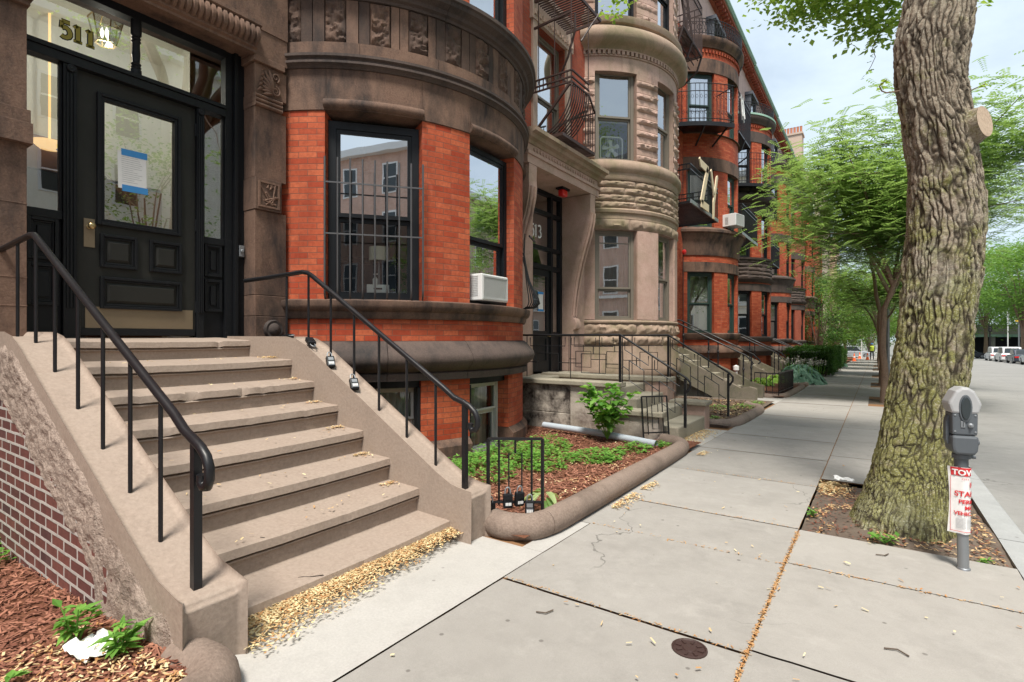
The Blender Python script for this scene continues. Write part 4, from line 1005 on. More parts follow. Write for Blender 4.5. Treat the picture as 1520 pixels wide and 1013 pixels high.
mb = MB(); x = XF-.03; mb.box(x-.05,x,8.935,9.06,.68,2.795); mb.box(x-.05,x,9.58,9.715,.68,2.795); mb.box(x-.05,x,9.06,9.58,2.66,2.795); mb.box(x-.05,x,9.06,9.58,.68,.9); mb.box(x-.05,x,9.06,9.58,1.36,1.52); mb.box(x-.05,x-.02,9.06,9.58,.9,1.36)
d513 = mb.build('door', M['black'], H513); mb = MB(); mb.face([(x-.02,9.06,1.52),(x-.02,9.58,1.52),(x-.02,9.58,2.66),(x-.02,9.06,2.66)]); mb.build('pane', M['glass_green'], d513)
mb = MB(); mb.lathe((x, 9.65, 1.42), [(.02,0),(.012,.02),(.028,.04),(.02,.06),(0,.062)], 12, (1,0,0)); mb.build('door_knob', M['brass'], d513, smooth=50)
mb = MB()
for i, ch in enumerate('513'): digit(mb, ch, (XF-.045, 8.97+i*.14, 3.44), (0,1,0), (0,0,1), (1,0,0), .26, .035, .004)
mb.build('house_number', M['whitelett'], H513)
al = thing('fire_alarm', 'red alarm strobe fixed under the entrance hood of number 513', 'alarm', (-5.3, 9.55, 4.40)); mb = MB(); mb.obox((-5.3,9.45,4.33), (0,1,0), (1,0,0), (0,0,1), 0,.2,-.06,.06,-.05,.08); mb.build('strobe_body', M['redlens'], al, bevel=.02); mb = MB(); mb.obox((-5.3,9.4,4.41), (0,1,0), (1,0,0), (0,0,1), 0,.3,-.08,.08,0,.04); mb.build('mounting_plate', M['black'], al)
t = thing('taped_notice', 'white notice with a blue edge stuck inside the glass of the door numbered 513', 'notice', (XF-.04, 9.4, 1.95)); mb = MB(); mb.box(XF-.045,XF-.042,9.28,9.46,1.95,2.3); mb.build('sheet', M['paper'], t); mb = MB(); mb.box(XF-.041,XF-.04,9.26,9.48,2.28,2.33); mb.box(XF-.041,XF-.04,9.26,9.48,1.93,1.97); mb.build('tape', M['bluetape'], t)
backing(H513, cy, -.1, 7.82, 14.08); 
backing(H511, 5.6, 0, -.85, 7.82)
# box fan in the second floor window
q0 = Vector((*pol(cy, 2.25, V[0][0]), 0)); q1 = Vector((*pol(cy, 2.25, V[0][1]), 0)); u = (q1-q0).normalized(); n = Vector((u.y,-u.x,0)); wv = (q1-q0).length
o = q0 + u*.20 - n*.17 + Vector((0,0,5.54)); Zv = Vector((0,0,1))
t = thing('box_fan', 'white five bladed box fan behind the glass of the round stone bay', 'fan', tuple(o))
mb = MB(); S = .54
cr = lambda s_: [tuple(o+u*(S/2+a)+Zv*(S/2+b)) for a, b in [( (S/2-.08)*sx + .08*math.cos(R(t_)), (S/2-.08)*sz + .08*math.sin(R(t_)) ) for sx, sz, ts in ((1,1,(0,30,60,90)),(-1,1,(90,120,150,180)),(-1,-1,(180,210,240,270)),(1,-1,(270,300,330,360))) for t_ in ts]]
ptsr = cr(0); mb.tube(ptsr+[ptsr[0]], .018, 8); mb.build('frame', M['white'], t, smooth=60)
mb = MB(); c = o+u*S/2+Zv*S/2 - n*.03
for k in range(5):
    a = R(90+72*k); mb.prism([(.05*math.cos(a-.5),.05*math.sin(a-.5)),(.21*math.cos(a-.12),.21*math.sin(a-.12)),(.22*math.cos(a+.2),.22*math.sin(a+.2)),(.20*math.cos(a+.42),.20*math.sin(a+.42)),(.05*math.cos(a+.5),.05*math.sin(a+.5))], c, u, Zv, n, .008)
mb.build('blades', M['grill'], t)
mb = MB(); mb.lathe(c+n*.02, [(.0,.03),(.03,.03),(.035,.0)], 16, n); mb.lathe(c+n*.02, [(.075,0),(.075,.02),(.06,.02),(.06,0)], 20, n); mb.build('hub', M['white'], t)
mb = MB()
for i in range(1,13): mb.tube([tuple(o+u*(S*i/13)+Zv*.02+n*.02), tuple(o+u*(S*i/13)+Zv*(S-.02)+n*.02)], .002, 4)
mb.build('grille', M['white'], t)

# ------------------------------------------------------------------ steps of 513
S2 = thing('stoop', 'low whitewashed steps with olive slabs leading to the door numbered 513', 'front steps', (-4.0, 9.2, 0), 'front steps of the row houses')
mb = MB(True); mb.box(-4.0, -3.22, 7.44, 7.66, -.6, .62); mb.box(-3.40, -2.48, 7.20, 7.43, -.6, .26); mb.build('cheek_wall', M['stoop_513'], S2, bevel=.012); mb = MB(True); mb.box(-5.0, -4.004, 7.443, 7.66, .17, .62); mb.box(-5.0, -4.004, 7.435, 7.66, -.6, .166); mb.build('dark_cheek_block', M['peeling'], S2, bevel=.01)
mb = MB(); mb.auto = True; mb.box(-5.0, -3.16, 7.38, 7.70, .622, .70); mb.box(-3.46, -2.42, 7.15, 7.46, .262, .34); mb.box(-5.4,-2.88,8.86,9.24,.622,.70); mb.box(-2.876,-2.26,8.84,9.24,.262,.33); mb.build('coping_slab', M['slab'], S2, bevel=.015)
mb = MB(); mb.box(-5.0, -3.3, 7.661, 8.90, -.5, .60); mb.box(-5.6, -5.0, 8.2, 10.2, -.5, .655); mb.box(-5.0,-4.7,9.2,10.2,-.5,.60); mb.box(-3.3, -2.98, 7.661, 8.90, -.5, .45); mb.box(-2.98, -2.66, 7.661, 8.90, -.5, .28); mb.box(-2.66, -2.30, 7.5, 8.90, -.5, .10); mb.build('steps', M['slab'], S2, bevel=.02)
mb = MB(); mb.t=.55; mb.box(-5.4, -2.92, 8.90, 9.20, -.5, .62); mb.box(-2.92, -2.30, 8.902, 9.20, -.5, .26); mb.build('far_cheek', M[SP], S2, bevel=.01)
def greek(t, y, x0, x1, sl):
    """squared geometric railing of house 513: top rail, bars and rectangular frets; sl(x) gives the base height"""
    mb = MB()
    def L(pts): mb.tube([(x, y, sl(x)+z) for x, z in pts], .0075, 6)
    n_ = max(2, int((x1-x0)/.62))
    for i in range(n_):
        a = x0 + (x1-x0)*i/n_; b_ = x0 + (x1-x0)*(i+1)/n_; w = b_-a
        L([(a+.1*w,.66),(a+.1*w,.52),(a+.9*w,.52),(a+.9*w,.66)]); L([(a+.5*w,.52),(a+.5*w,.40)]); L([(a+.25*w,.40),(a+.75*w,.40),(a+.75*w,.1),(a+.25*w,.1),(a+.25*w,.40)])
        L([(a+.02*w,0),(a+.02*w,.7)]); L([(a+.25*w,.25),(a+.02*w,.25)]); L([(a+.75*w,.25),(a+w,.25)])
    mb.build('fretwork', M['iron'], t)
for y, lab in ((7.55,'black geometric railing on the near side of the whitewashed steps at number 513'),(9.05,'black geometric railing on the far side of the whitewashed steps at number 513')):
    t = thing('handrail', lab, 'handrail', (-3.5, y, .6), 'black iron handrails')
    xk = -3.2 if y < 8 else -2.95; base = lambda x: .72 if x < xk else .72 - (x-xk)*.62
    mb = MB(); mb.tube([(-5.2,y,1.42),(xk,y,1.42),(xk+1.0,y,.80),(xk+1.05,y,.74),(xk+1.05,y,.68),(xk+.98,y,.58)], .016, 8); mb.build('rail', M['iron'], t, smooth=60)
    for x in (xk, xk+.98):
        mb = MB(); mb.bar((x,y,.1 if x>xk else .66),(x,y,base(x)+.68), .017); mb.build('post', M['iron'], t)
    greek(t, y, -4.9, xk-.03, base); greek(t, y, xk+.03, xk+.95, base)

# ------------------------------------------------------------------ further row houses
def row_house(k, label, st):
    yc = 5.6 + 7.4*k; dz = -.10*k; cy = yc
    h = thing('row_house', label, 'house', (-5.45, yc-1.5, dz), 'row houses along the pavement')
    Wn = st.get('wins', [(-60,-36), (-19.8,3), (20,44)])
    bm, sm, fm = st['brick'], st['stone'], st['frame']
    Zs = lambda *p: [(a, b+dz) for a, b in p]
    mb = MB(); piers(mb, cy, [(-55,-38),(-15,3)], .14+dz, .87+dz); piers(mb, cy, [], 1.33+dz, 1.52+dz); piers(mb, cy, Wn, 1.76+dz, 3.86+dz); piers(mb, cy, [], 4.2+dz, 4.42+dz)
    if st.get('b2') != 'bulge': piers(mb, cy, [], 7.8+dz, 8.6+dz)
    piers(mb, cy, Wn, 5.4+dz, 7.36+dz); piers(mb, cy, Wn, 8.62+dz, 10.72+dz); piers(mb, cy, [], 11.2+dz, 11.56+dz)
    a = -64
    while a < HI-2: mb.arcbox(CX, cy, RB-.05, RB+.05, a, a+1.7, 11.38+dz, 11.48+dz, 1); a += 3.2
    y0, y1, yd = yc-6.32, yc-2.12, yc-5.62
    flatwall(mb, XW, y0, y1, 4.6+dz, 12.2+dz, [(yd-.55,yd+.55,5.0+dz,7.4+dz),(yd-.55,yd+.55,8.5+dz,10.7+dz)]); mb.box(-6.0, -4.42, yc+1.02, yc+1.08, -.3+dz, 12.2+dz)
    mb.box(-6.0, XW, y0, yd-.65, -.3+dz, 4.6+dz); mb.box(-6.0, XW, yd+.65, y1, -.3+dz, 4.6+dz)
    mb.build('brick_wall', M[bm], h)
    md = MB(); mb = MB(True); mb.t = .45
    mb.sweep(CX, cy, RB, Zs((-.3,-.9),(.06,-.9),(.06,.05),(0,.138),(-.3,.138)), -66, HI)
    mb.sweep(CX, cy, RB, Zs((-.3,.87),(.06,.87),(.10,1.0),(.17,1.08),(.17,1.16),(.08,1.28),(.01,1.33),(-.3,1.33)), -66, HI)
    mb.sweep(CX, cy, RB, Zs((-.3,1.52),(.05,1.52),(.09,1.6),(.10,1.72),(0,1.758),(-.3,1.758)), -68, HI)
    mb.sweep(CX, cy, RB, Zs((-.3,3.862),(.02,3.862),(.02,4.198),(-.3,4.198)), -66, HI)
    mb.sweep(CX, cy, RB, Zs((-.3,7.362),(.02,7.362),(.02,7.798),(-.3,7.798)), -66, HI)
    mb.sweep(CX, cy, RB, Zs((-.3,10.722),(.02,10.722),(.02,11.198),(-.3,11.198)), -66, HI)
    if st.get('b1') == 'rock':
        for i in range(5):
            a = -66
            while a < HI-1: mb.t = rng.uniform(.3,.6); mb.cut(); rock(mb, arcmap(cy, RB, a+.2, a+21.8, 4.42+i*.18+dz, 4.6+i*.18+dz-.008), 8, 5, .04, .04, 8, 3, a*.3+i); a += 22
        mb.t=.4; mb.sweep(CX, cy, RB, Zs((-.3,4.42),(0,4.42),(0,5.3),(-.3,5.3)), -66, HI); mb.sweep(CX, cy, RB, Zs((-.3,5.3),(.08,5.3),(.1,5.39),(-.3,5.398)), -66, HI)
        mb.sweep(CX, cy, RB, Zs((0,4.25),(.12,4.32),(.16,4.42),(.0,4.45)), -66, HI)
    else:
        mb.sweep(CX, cy, RB, Zs((-.3,4.422),(.03,4.422),(.05,4.5),(.06,4.8),(.10,4.95),(.17,5.08),(.19,5.16),(.25,5.2),(.25,5.28),(.05,5.39),(-.3,5.398)), -66, HI)
    if st.get('b2') == 'bulge':
        mb.t = .25; mb.sweep(CX, cy, RB, [(-.3,7.80+dz),(.05,7.80+dz)] + [(a, b+dz) for a, b in circ_prof(.03, 8.15, .26, -80, 80, 8)] + [(.1,8.45+dz),(.16,8.5+dz),(.14,8.6+dz),(-.3,8.618+dz)], -66, HI)
        a = -64
        while a < HI-2: md.arcbox(CX, cy, RB-.05, RB+.06, a, a+1.7, 7.66+dz, 7.76+dz, 1); a += 3.2
    else: mb.sweep(CX, cy, RB, Zs((-.3,8.602),(.06,8.602),(.06,8.618),(-.3,8.619)), -66, HI)
    mb.box(-6.0, XW+.06, yd-.62, yd+.75, 7.402+dz, 7.8+dz); mb.box(-6.0, XW+.06, yd-.62, yd+.75, 10.702+dz, 11.1+dz)
    mb.box(-6.0, -5.2, yd-.7, yd+1.0, 4.05+dz, 4.59+dz); mb.box(-6.0, -5.3, yd-.69, yd-.62, 1.3+dz, 4.04+dz); mb.box(-6.0, -5.3, yd+.62, yd+.85, 1.3+dz, 4.04+dz)
    mb.build('stone_band', M[sm], h, smooth=40)
    if md.f: md.build('dentils', M[sm], h)
    mb = MB(); mb.sweep(CX, cy, RB, Zs((-.3,11.562),(.05,11.562),(.07,11.62),(.14,11.68),(.2,11.8),(.2,11.88),(.0,11.93),(-2.0,11.93),(-2.0,11.7)), -66, HI); mb.build('bay_cornice', M[sm], h, smooth=40)
    if st.get('cap'): mb = MB(); mb.sweep(CX, cy, RB, Zs((.0,11.94),(.2,11.882),(.225,11.89),(.225,11.97),(.1,12.0),(.0,12.0)), -66, HI); mb.build('copper_rim', M['copper'], h, smooth=40)
    cu = st.get('curt', [dict(curtain=2), dict(shade=.6), {}])
    bay_windows(h, cy, Wn, 1.765+dz, 3.855+dz, fm, opts=cu, casing=.09); bay_windows(h, cy, Wn, 5.405+dz, 7.355+dz, fm, opts=[dict(shade=.5), dict(curtain=1), {}], casing=.09); bay_windows(h, cy, Wn, 8.625+dz, 10.715+dz, fm, opts=[dict(curtain=1), dict(shade=.4), {}], casing=.09)
    window(h, (-5.6,yd-.54), (-5.6,yd+.54), 5.01+dz, 7.39+dz, fm, curtain=1); window(h, (-5.6,yd-.54), (-5.6,yd+.54), 8.51+dz, 10.69+dz, fm, curtain=1)
    mb = MB(); mb.box(-5.72,-5.66, yd-.61, yd+.61, 1.3+dz, 4.04+dz); d = mb.build('door', M['door'], h)
    mb = MB(); mb.box(-5.66,-5.64, yd-.45, yd+.45, 2.2+dz, 3.3+dz); mb.build('pane', M['glass'], d); mb = MB(); frame_x(mb, -5.66, -5.63, yd-.52, yd+.52, 1.4+dz, 3.45+dz, .06); mb.build('door_moulding', M['black'], d)
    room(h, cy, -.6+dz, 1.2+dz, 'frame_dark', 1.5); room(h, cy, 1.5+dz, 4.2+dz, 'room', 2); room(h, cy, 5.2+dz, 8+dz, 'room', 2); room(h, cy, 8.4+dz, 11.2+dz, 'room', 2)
    backing(h, yc, dz); dormer(h, yd, dz)
    return h
def bay_rail(cy, z, dr, a0, a1, label, hgt=.55, scroll=True, group='iron railings above the bays', step=2.6):
    t = thing('roof_railing', label, 'railing', (CX+RB+dr, cy, z), group)
    mb = MB(); arc = lambda zz, r: [(*pol(cy, r, a0+(a1-a0)*i/24), zz) for i in range(25)]
    for zz in (z+.06, z+hgt*.78, z+hgt): mb.tube(arc(zz, RB+dr), .014, 6)
    mb.build('rails', M['iron'], t)
    mb = MB(); a = a0
    while a <= a1+.1:
        x, y = pol(cy, RB+dr, a); mb.tube([(x,y,z),(x,y,z+hgt)], .009, 5)
        if scroll:
            x2, y2 = pol(cy, RB+dr, a+step); mb.tube([(x,y,z+hgt*.78),((x+x2)/2,(y+y2)/2,z+hgt*.45),(x2,y2,z+.06)], .008, 5); mb.tube([(x2,y2,z+hgt*.78),((x+x2)/2,(y+y2)/2,z+hgt*.45),(x,y,z+.06)], .008, 5)
        a += step
    mb.build('bars', M['iron'], t)
    return t
specs = [
 (2, 'orange red row house with dark green window frames and cream letters on its balcony', dict(brick='brick', stone='brownstone', frame='frame_green', curt=[dict(curtain=2), dict(curtain=1), {}])),
 (3, 'red row house with a sooty rock faced band and a green copper bay cap', dict(brick='brick', stone='brownstone_dark', frame='frame_dark', b1='rock', b2='bulge', cap='copper', wins=[(-60,-40),(-25,-3),(18,42)], curt=[dict(shade=.35), {}, {}])),
 (4, 'red brick row house half hidden by the small street tree', dict(brick='brick', stone='brownstone_dark', frame='frame_dark', curt=[dict(shade=.4), {}, {}])),
 (5, 'row house with a dark stone bay behind the locust leaves', dict(brick='brick_far', stone='brownstone_dark', frame='frame_dark', b1='rock', cap='copper')),
 (6, 'red row house showing only a bay edge between locust leaves', dict(brick='brick', stone='brownstone', frame='frame_dark')),
 (7, 'farthest row house before the tall tan chimney building', dict(brick='brick_far', stone='brownstone', frame='frame_dark', b1='rock'))]
for k, lab, st in specs: row_house(k, lab, st)
for k, lab in ((2,'curling iron roof railing over the orange red bay with green windows'),(3,'curling iron roof railing over the bay with the green copper cap'),(4,'roof railing over the bay beside the small street tree'),(5,'farthest visible roof railing, above the dark stone bay')):
    bay_rail(5.6+7.4*k, 11.94-.1*k, .12, -64, HI, lab)
# unseen shell house behind the camera's left shoulder, added for its shade
h509 = thing('row_house', 'unseen row house shell next to number 511, added to cast shade', 'house', (-5.45, -5, 0), 'row houses along the pavement')
mb = MB(); flatwall(mb, XW, -16, -.9, -.3, 12.2, [(-5.5,-4.3,1.8,3.9),(-3.0,-1.8,1.8,3.9),(-8.6,-7.4,1.8,3.9)]); mb.build('brick_wall', M['brick'], h509)
for ya, yb in ((-5.5,-4.3),(-3.0,-1.8),(-8.6,-7.4)): window(h509, (-5.6,ya+.01), (-5.6,yb-.01), 1.81, 3.89, 'frame_dark', curtain=1)
backing(h509, 0, 0, -16, -.9)
# ------------------------------------------------------------------ steps of the further houses
def generic_stoop(yd, dz, label, x0=-2.55, rails=True):
    t = thing('stoop', label, 'front steps', (-4, yd, dz), 'front steps of the row houses')
    g = zg(yd)
    P = [(-5.4,g-.6),(x0+.08,g-.6),(x0+.08,g+.30),(x0-.05,g+.33),(x0-.25,g+.42),(x0-1.9,1.22+dz),(x0-2.1,1.3+dz),(-5.4,1.32+dz)]
    LB = [(-5.4,.62+dz),(x0-2.0,.62+dz),(x0-.62,g-.05),(x0-.62,g-.6)]
    for y0, y1, dn in ((yd-.6,yd-.38,.13),(yd+.42,yd+.64,0)):
        mb = MB(); mb.lin(LB+[(a, b-(dn if b > g+.35 else 0)) for a, b in P[1:]], y0, y1); o = mb.build('cheek_wall', M['stoop_grey'], t, smooth=50, bevel=.03)
    mb = MB()
    n_ = 8; rise = (1.28+dz-g)/n_
    for i in range(n_):
        x = x0-.12-.28*i; mb.box(-5.5, x, yd-.379, yd+.419, (g-.5 if i == 0 else g+rise*i+.001), g+rise*(i+1))
    mb.build('steps', M['slab'], t, bevel=.012)
    if rails:
        for s_, y, lab in ((0, yd-.49, 'near'), (1, yd+.53, 'far')):
            r = thing('handrail', 'black twisted post handrail on the %s side of the %s' % (lab, label), 'handrail', (x0, y, g), 'black iron handrails')
            sl_ = lambda x: 1.30+dz if x < x0-2.05 else g+.36 + (x0-.1-x)/(1.95)*(.94+dz-g)
            mb = MB(); mb.tube([(-5.4,y,2.1+dz),(x0-2.1,y,2.1+dz),(x0-.15,y,sl_(x0-.15)+.76),(x0-.02,y,sl_(x0-.1)+.66),(x0+.03,y,sl_(x0-.1)+.58),(x0-.03,y,sl_(x0-.1)+.53)], .02, 8); mb.build('rail', M['iron'], r, smooth=60)
            for x in (x0-.2, x0-1.05, x0-2.0):
                z = sl_(x); mb = MB(); k = 12
                for j in range(k): mb.obox((x,y,z-.02+(.78)*j/k), (math.cos(j*.8),math.sin(j*.8),0), (-math.sin(j*.8),math.cos(j*.8),0), (0,0,1), -.014,.014,-.014,.014,0,.78/k)
                mb.lathe((x,y,z+.38), [(.015,-.05),(.035,0),(.015,.05)], 8); mb.build('post', M['iron'], r)
    return t
ords = ['dark steps under the lettered balcony','olive steps below the sooty bay','steps behind the big hosta','steps beside the clipped hedge']
for k in (2,3,4,5): generic_stoop(5.6+7.4*k-5.62, -.1*k, ords[k-2], -2.55 if k == 2 else -2.9)

# ------------------------------------------------------------------ fire escapes and balconies
def slats(mb, x0, x1, y0, y1, z, step=.07, along='x'):
    mb.box(x0, x1, y0, y0+.03, z-.06, z); mb.box(x0, x1, y1-.03, y1, z-.06, z); mb.box(x1-.03, x1, y0+.03, y1-.03, z-.06, z); mb.box(x0, x0+.03, y0+.03, y1-.03, z-.06, z)
    y = y0+.03+step/2
    while y < y1-.05:
        mb.box(x0+.03, x1-.03, y, y+.035, z-.02, z-.005); y += step
def bars_line(mb, p, q, z0, z1, n, r=.009, f=None):
    p, q = Vector(p), Vector(q)
    for i in range(n+1):
        b = p.lerp(q, i/n)
        if f: mb.tube([(b.x+f(z)[0], b.y+f(z)[1], z) for z in [z0+(z1-z0)*j/8 for j in range(9)]], r, 5)
        else: mb.tube([(b.x,b.y,z0),(b.x,b.y,z1)], r, 5)
def platform_rail(t, x0, x1, y0, y1, z, hgt, mat, belly=0, nb=10, near=True):
    mb = MB(); slats(mb, x0, x1, y0, y1, z); mb.build('platform', M[mat], t)
    mb = MB()
    for zz in (z+hgt, z+hgt*.86): mb.bar((x1,y0,zz),(x1,y1,zz),.014); mb.bar((x0,y0,zz),(x1,y0,zz),.014); mb.bar((x0,y1,zz),(x1,y1,zz),.014)
    mb.build('rails', M[mat], t)
    mb = MB(); fb = (lambda z_: (-belly*max(0,1-((z_-z)/(hgt*.9)))**2.2, 0)) if belly else None
    bars_line(mb, (x1,y0,0), (x1,y1,0), z, z+hgt, nb, .011, fb)
    bars_line(mb, (x0,y0,0), (x1,y0,0), z, z+hgt, max(3,int(nb*.6)), .009); bars_line(mb, (x0,y1,0), (x1,y1,0), z, z+hgt, max(3,int(nb*.6)), .009)
    mb.build('bars', M[mat], t)
t = thing('fire_escape', 'rusty brown fire escape with a bellied basket over the entrance numbered 513', 'fire escape', (-5.45, 9.1, 5.12), 'iron fire escapes')
mb = MB(); slats(mb, XA, -4.72, 8.5, 9.85, 5.15); mb.cut(); slats(mb, XA, -4.6, 8.6, 9.9, 7.86); mb.build('platform', M['rust'], t)
mb = MB()
fb = lambda z_: (-.72*max(0,1-(z_-5.2)/.95)**1.6, 0)
for i in range(10): y = 8.55+.7*i/9; mb.tube([(-5.30+.74*math.sin(R(a)), y, 6.05-.86*math.cos(R(a))) for a in range(0,91,9)], .014, 5)
mb.bar((-5.3,8.6,5.2),(-4.6,9.2,5.75),.016)
mb.build('bellied_bars', M['rust'], t)
mb = MB()
for z in (6.05, 6.14, 6.26): mb.bar((-5.45,8.55,z),(-4.56,8.55,z),.014); mb.bar((-4.56,8.55,z),(-4.56,9.25,z),.014)
mb.bar((-4.56,9.25,6.05),(-4.72,9.85,5.96),.016); mb.bar((-5.45,9.85,5.96),(-4.72,9.85,5.96),.014); mb.bar((-5.45,8.55,5.2),(-4.6,8.55,6.02),.02)
for i in range(11): mb.bar((-5.42+i*.085,8.55,6.05),(-5.42+i*.085,8.55,6.26),.008)
mb.build('rails', M['rust'], t)
mb = MB(); bars_line(mb, (-4.66,9.3,0), (-4.72,9.85,0), 5.15, 5.97, 4, .010); bars_line(mb, (-5.4,9.85,0), (-4.72,9.85,0), 5.15, 5.96, 5, .009); mb.build('straight_bars', M['rust'], t)
mb = MB(); 
for x, y in ((-5.3,8.6),(-4.95,8.6),(-4.6,8.6),(-4.6,9.3)): mb.tube([(x,y,6.2),(x,y,7.85)], .010, 5)
mb.bar((-5.4,8.6,7.3),(-4.6,8.6,7.36),.018)
mb.cut(); mb.tube([(-4.6,8.75,7.4),(-4.63,8.8,7.1),(-4.8,8.85,6.7),(-5.0,8.9,6.4),(-4.86,9.0,6.25),(-4.7,9.1,6.2)], .022, 6); mb.tube([(-4.6,9.0,7.0),(-4.45,9.2,7.4),(-4.35,9.4,7.7)], .018, 6)
mb.build('drop_ladder', M['rust'], t)
bh = thing('window_guard', 'bowed black iron guard projecting beside the door numbered 513', 'window guard', (-4.6, 7.4, 1.85))
mb = MB()
for i in range(7):
    y = 6.93 + i*.07; x = pol(5.6, RB, math.degrees(math.asin(min(.99,(y-5.6)/RB))))[0]
    k = .35+.16*i; mb.tube([(x+.04,y,3.0-.06*i),(x+.06*k,y,2.7),(x+.17*k,y,2.3),(x+.30*k,y,2.02),(x+.32*k,y,1.93),(x+.25*k,y,1.86),(x+.05,y,1.85)], .0085, 6)
mb.bar((-4.42,6.9,2.95),(-4.62,7.38,2.95),.012); mb.build('bowed_bars', M['iron'], bh, smooth=60)
# house 515
t = thing('balcony', 'iron balcony over the dark steps, carrying two cream wooden letters', 'balcony', (-5.45, 15.6, 4.9), 'iron balconies of the row')
platform_rail(t, -5.45, -4.05, 14.2, 17.15, 5.02, .98, 'iron', nb=26)
mb = MB(); mb.box(-4.05,-4.02,14.2,17.15,4.96,5.06); mb.build('edge_beam', M['galv'], t)
def letter(name, label, strokes, y0, z0, sy, sz, x=-3.97):
    mb = MB()
    for pts, wd in strokes: mb.stroke([(p[0]*sy, p[1]*sz) for p in pts], [w_*sy for w_ in wd] if isinstance(wd, list) else wd*sy, (x, y0, z0), (0,1,0), (0,0,1), (1,0,0), .03)
    o = mb.build(name, M['woodletter'], None); recenter(o); tag(o, label, 'letter', 'cream letters on the balcony'); return o
letter('wooden_letter', 'cream wooden letter Z fixed to the front of the iron balcony', [([(0,.98),(.12,.90),(.95,.90)],[.10,.22,.22]),([(.90,.92),(.22,.12)],.24),([(.18,.10),(1.0,.10)],.22)], 14.75, 4.95, .95, 1.36)
letter('wooden_letter', 'cream wooden letter Y fixed to the front of the iron balcony', [([(0,1.0),(.08,.95),(.45,.52)],[.16,.2,.2]),([(1.0,1.0),(.88,.95),(.42,.35),(.40,0)],[.12,.2,.22,.18])], 15.95, 4.90, .80, 1.36)
t = thing('balcony', 'curved iron balcony with scrolls wrapping the third floor of the bay with green windows', 'balcony', (-4.2, 19, 8.3), 'iron balconies of the row')
def arc_balcony(t, cy, z, a0, a1, dr, hgt, mat='iron'):
    mb = MB(); mb.sweep(CX, cy, RB+dr, [(-dr+.02,z-.05),(0,z-.14),(0,z),(-dr+.02,z)], a0, a1); mb.build('platform', M[mat], t)
    mb = MB(); arc = lambda zz: [(*pol(cy, RB+dr-.02, a0+(a1-a0)*i/16), zz) for i in range(17)]
    for zz in (z+.1, z+hgt*.8, z+hgt): mb.cut(); mb.tube(arc(zz), .014, 6)
    mb.build('rails', M[mat], t)
    mb = MB(); a = a0
    while a <= a1:
        x, y = pol(cy, RB+dr-.02, a); mb.tube([(x,y,z),(x,y,z+hgt)], .010, 5)
        for zc in (z+hgt*.66, z+hgt*.25): mb.tube([(x, y, zc), (*pol(cy, RB+dr-.02, a+1.1), zc+.07), (*pol(cy, RB+dr-.02, a+1.7), zc), (*pol(cy, RB+dr-.02, a+1.1), zc-.07), (x,y,zc)], .007, 4)
        a += 2.6
    for a in (a0, a1):
        p, q = pol(cy, RB+.02, a), pol(cy, RB+dr-.02, a)
        for zz in (z+.1, z+hgt): mb.bar((*p,zz),(*q,zz),.012)
        for i in range(1,5): x = p[0]+(q[0]-p[0])*i/5; y = p[1]+(q[1]-p[1])*i/5; mb.tube([(x,y,z),(x,y,z+hgt)], .009, 5)
    mb.build('bars', M[mat], t)
    mb = MB()
    for a in (a0+4, (a0+a1)/2, a1-4): mb.bar((*pol(cy, RB, a), z-.5), (*pol(cy, RB+dr-.05, a), z-.1), .022)
    mb.build('bracket', M[mat], t)
arc_balcony(t, 20.4, 8.48, -72, -34, .85, 1.25)
t = thing('fire_escape', 'brown iron fire escape basket high beside the bay with green windows', 'fire escape', (-5.45, 15.8, 9.6), 'iron fire escapes')
platform_rail(t, -5.45, -4.35, 14.6, 16.5, 9.95, 1.45, 'rust', nb=18)
mb = MB()
for y in (14.6, 15.5, 16.5): mb.tube([(-4.35,y,9.95),(-4.5,y,9.5),(-4.9,y,9.2),(-5.45,y,9.05)], .03, 6)
for i in range(8): mb.bar((-4.35-.12*i,14.6,9.93-.1*i),(-4.35-.12*i,16.5,9.93-.1*i),.012)
mb.build('bellied_bracket', M['rust'], t)
mb = MB()
for y in (15.6, 16.2): mb.bar((-4.5,y-1.6,12.6),(-4.5,y,9.98),.03)
for i in range(9): mb.bar((-4.5,14.0+1.6*i/9,12.6-2.6*i/9),(-4.5,14.6+1.6*i/9,12.6-2.6*i/9),.014)
mb.build('stair_flight', M['rust'], t)
mb = MB(); slats(mb, -5.45, -4.3, 13.0, 16.0, 13.0); mb.build('upper_platform', M['iron'], t)
t = thing('fire_alarm', 'red alarm bell at the top of a pipe beside the green window', 'alarm', (-5.3, 17.9, 4.2)); mb = MB(); mb.lathe((-5.33,17.95,4.27), [(.09,0),(.09,.05),(.05,.08),(0,.09)], 14, (1,-.3,0)); mb.build('bell', M['redlens'], t, smooth=50); mb = MB(); mb.tube([(-5.35,17.95,4.25),(-5.35,17.95,.9)], .018, 6); mb.build('pipe', M['rust'], t)
q0 = Vector((*pol(20.3, 2.36, -24), 0)); q1 = Vector((*pol(20.3, 2.36, -6), 0)); u = (q1-q0).normalized(); n = Vector((u.y,-u.x,0)); aircon('white window air conditioner on the cornice of the bay with green windows', q0+Vector((0,0,5.25)), u, n, .62, .42, .42)
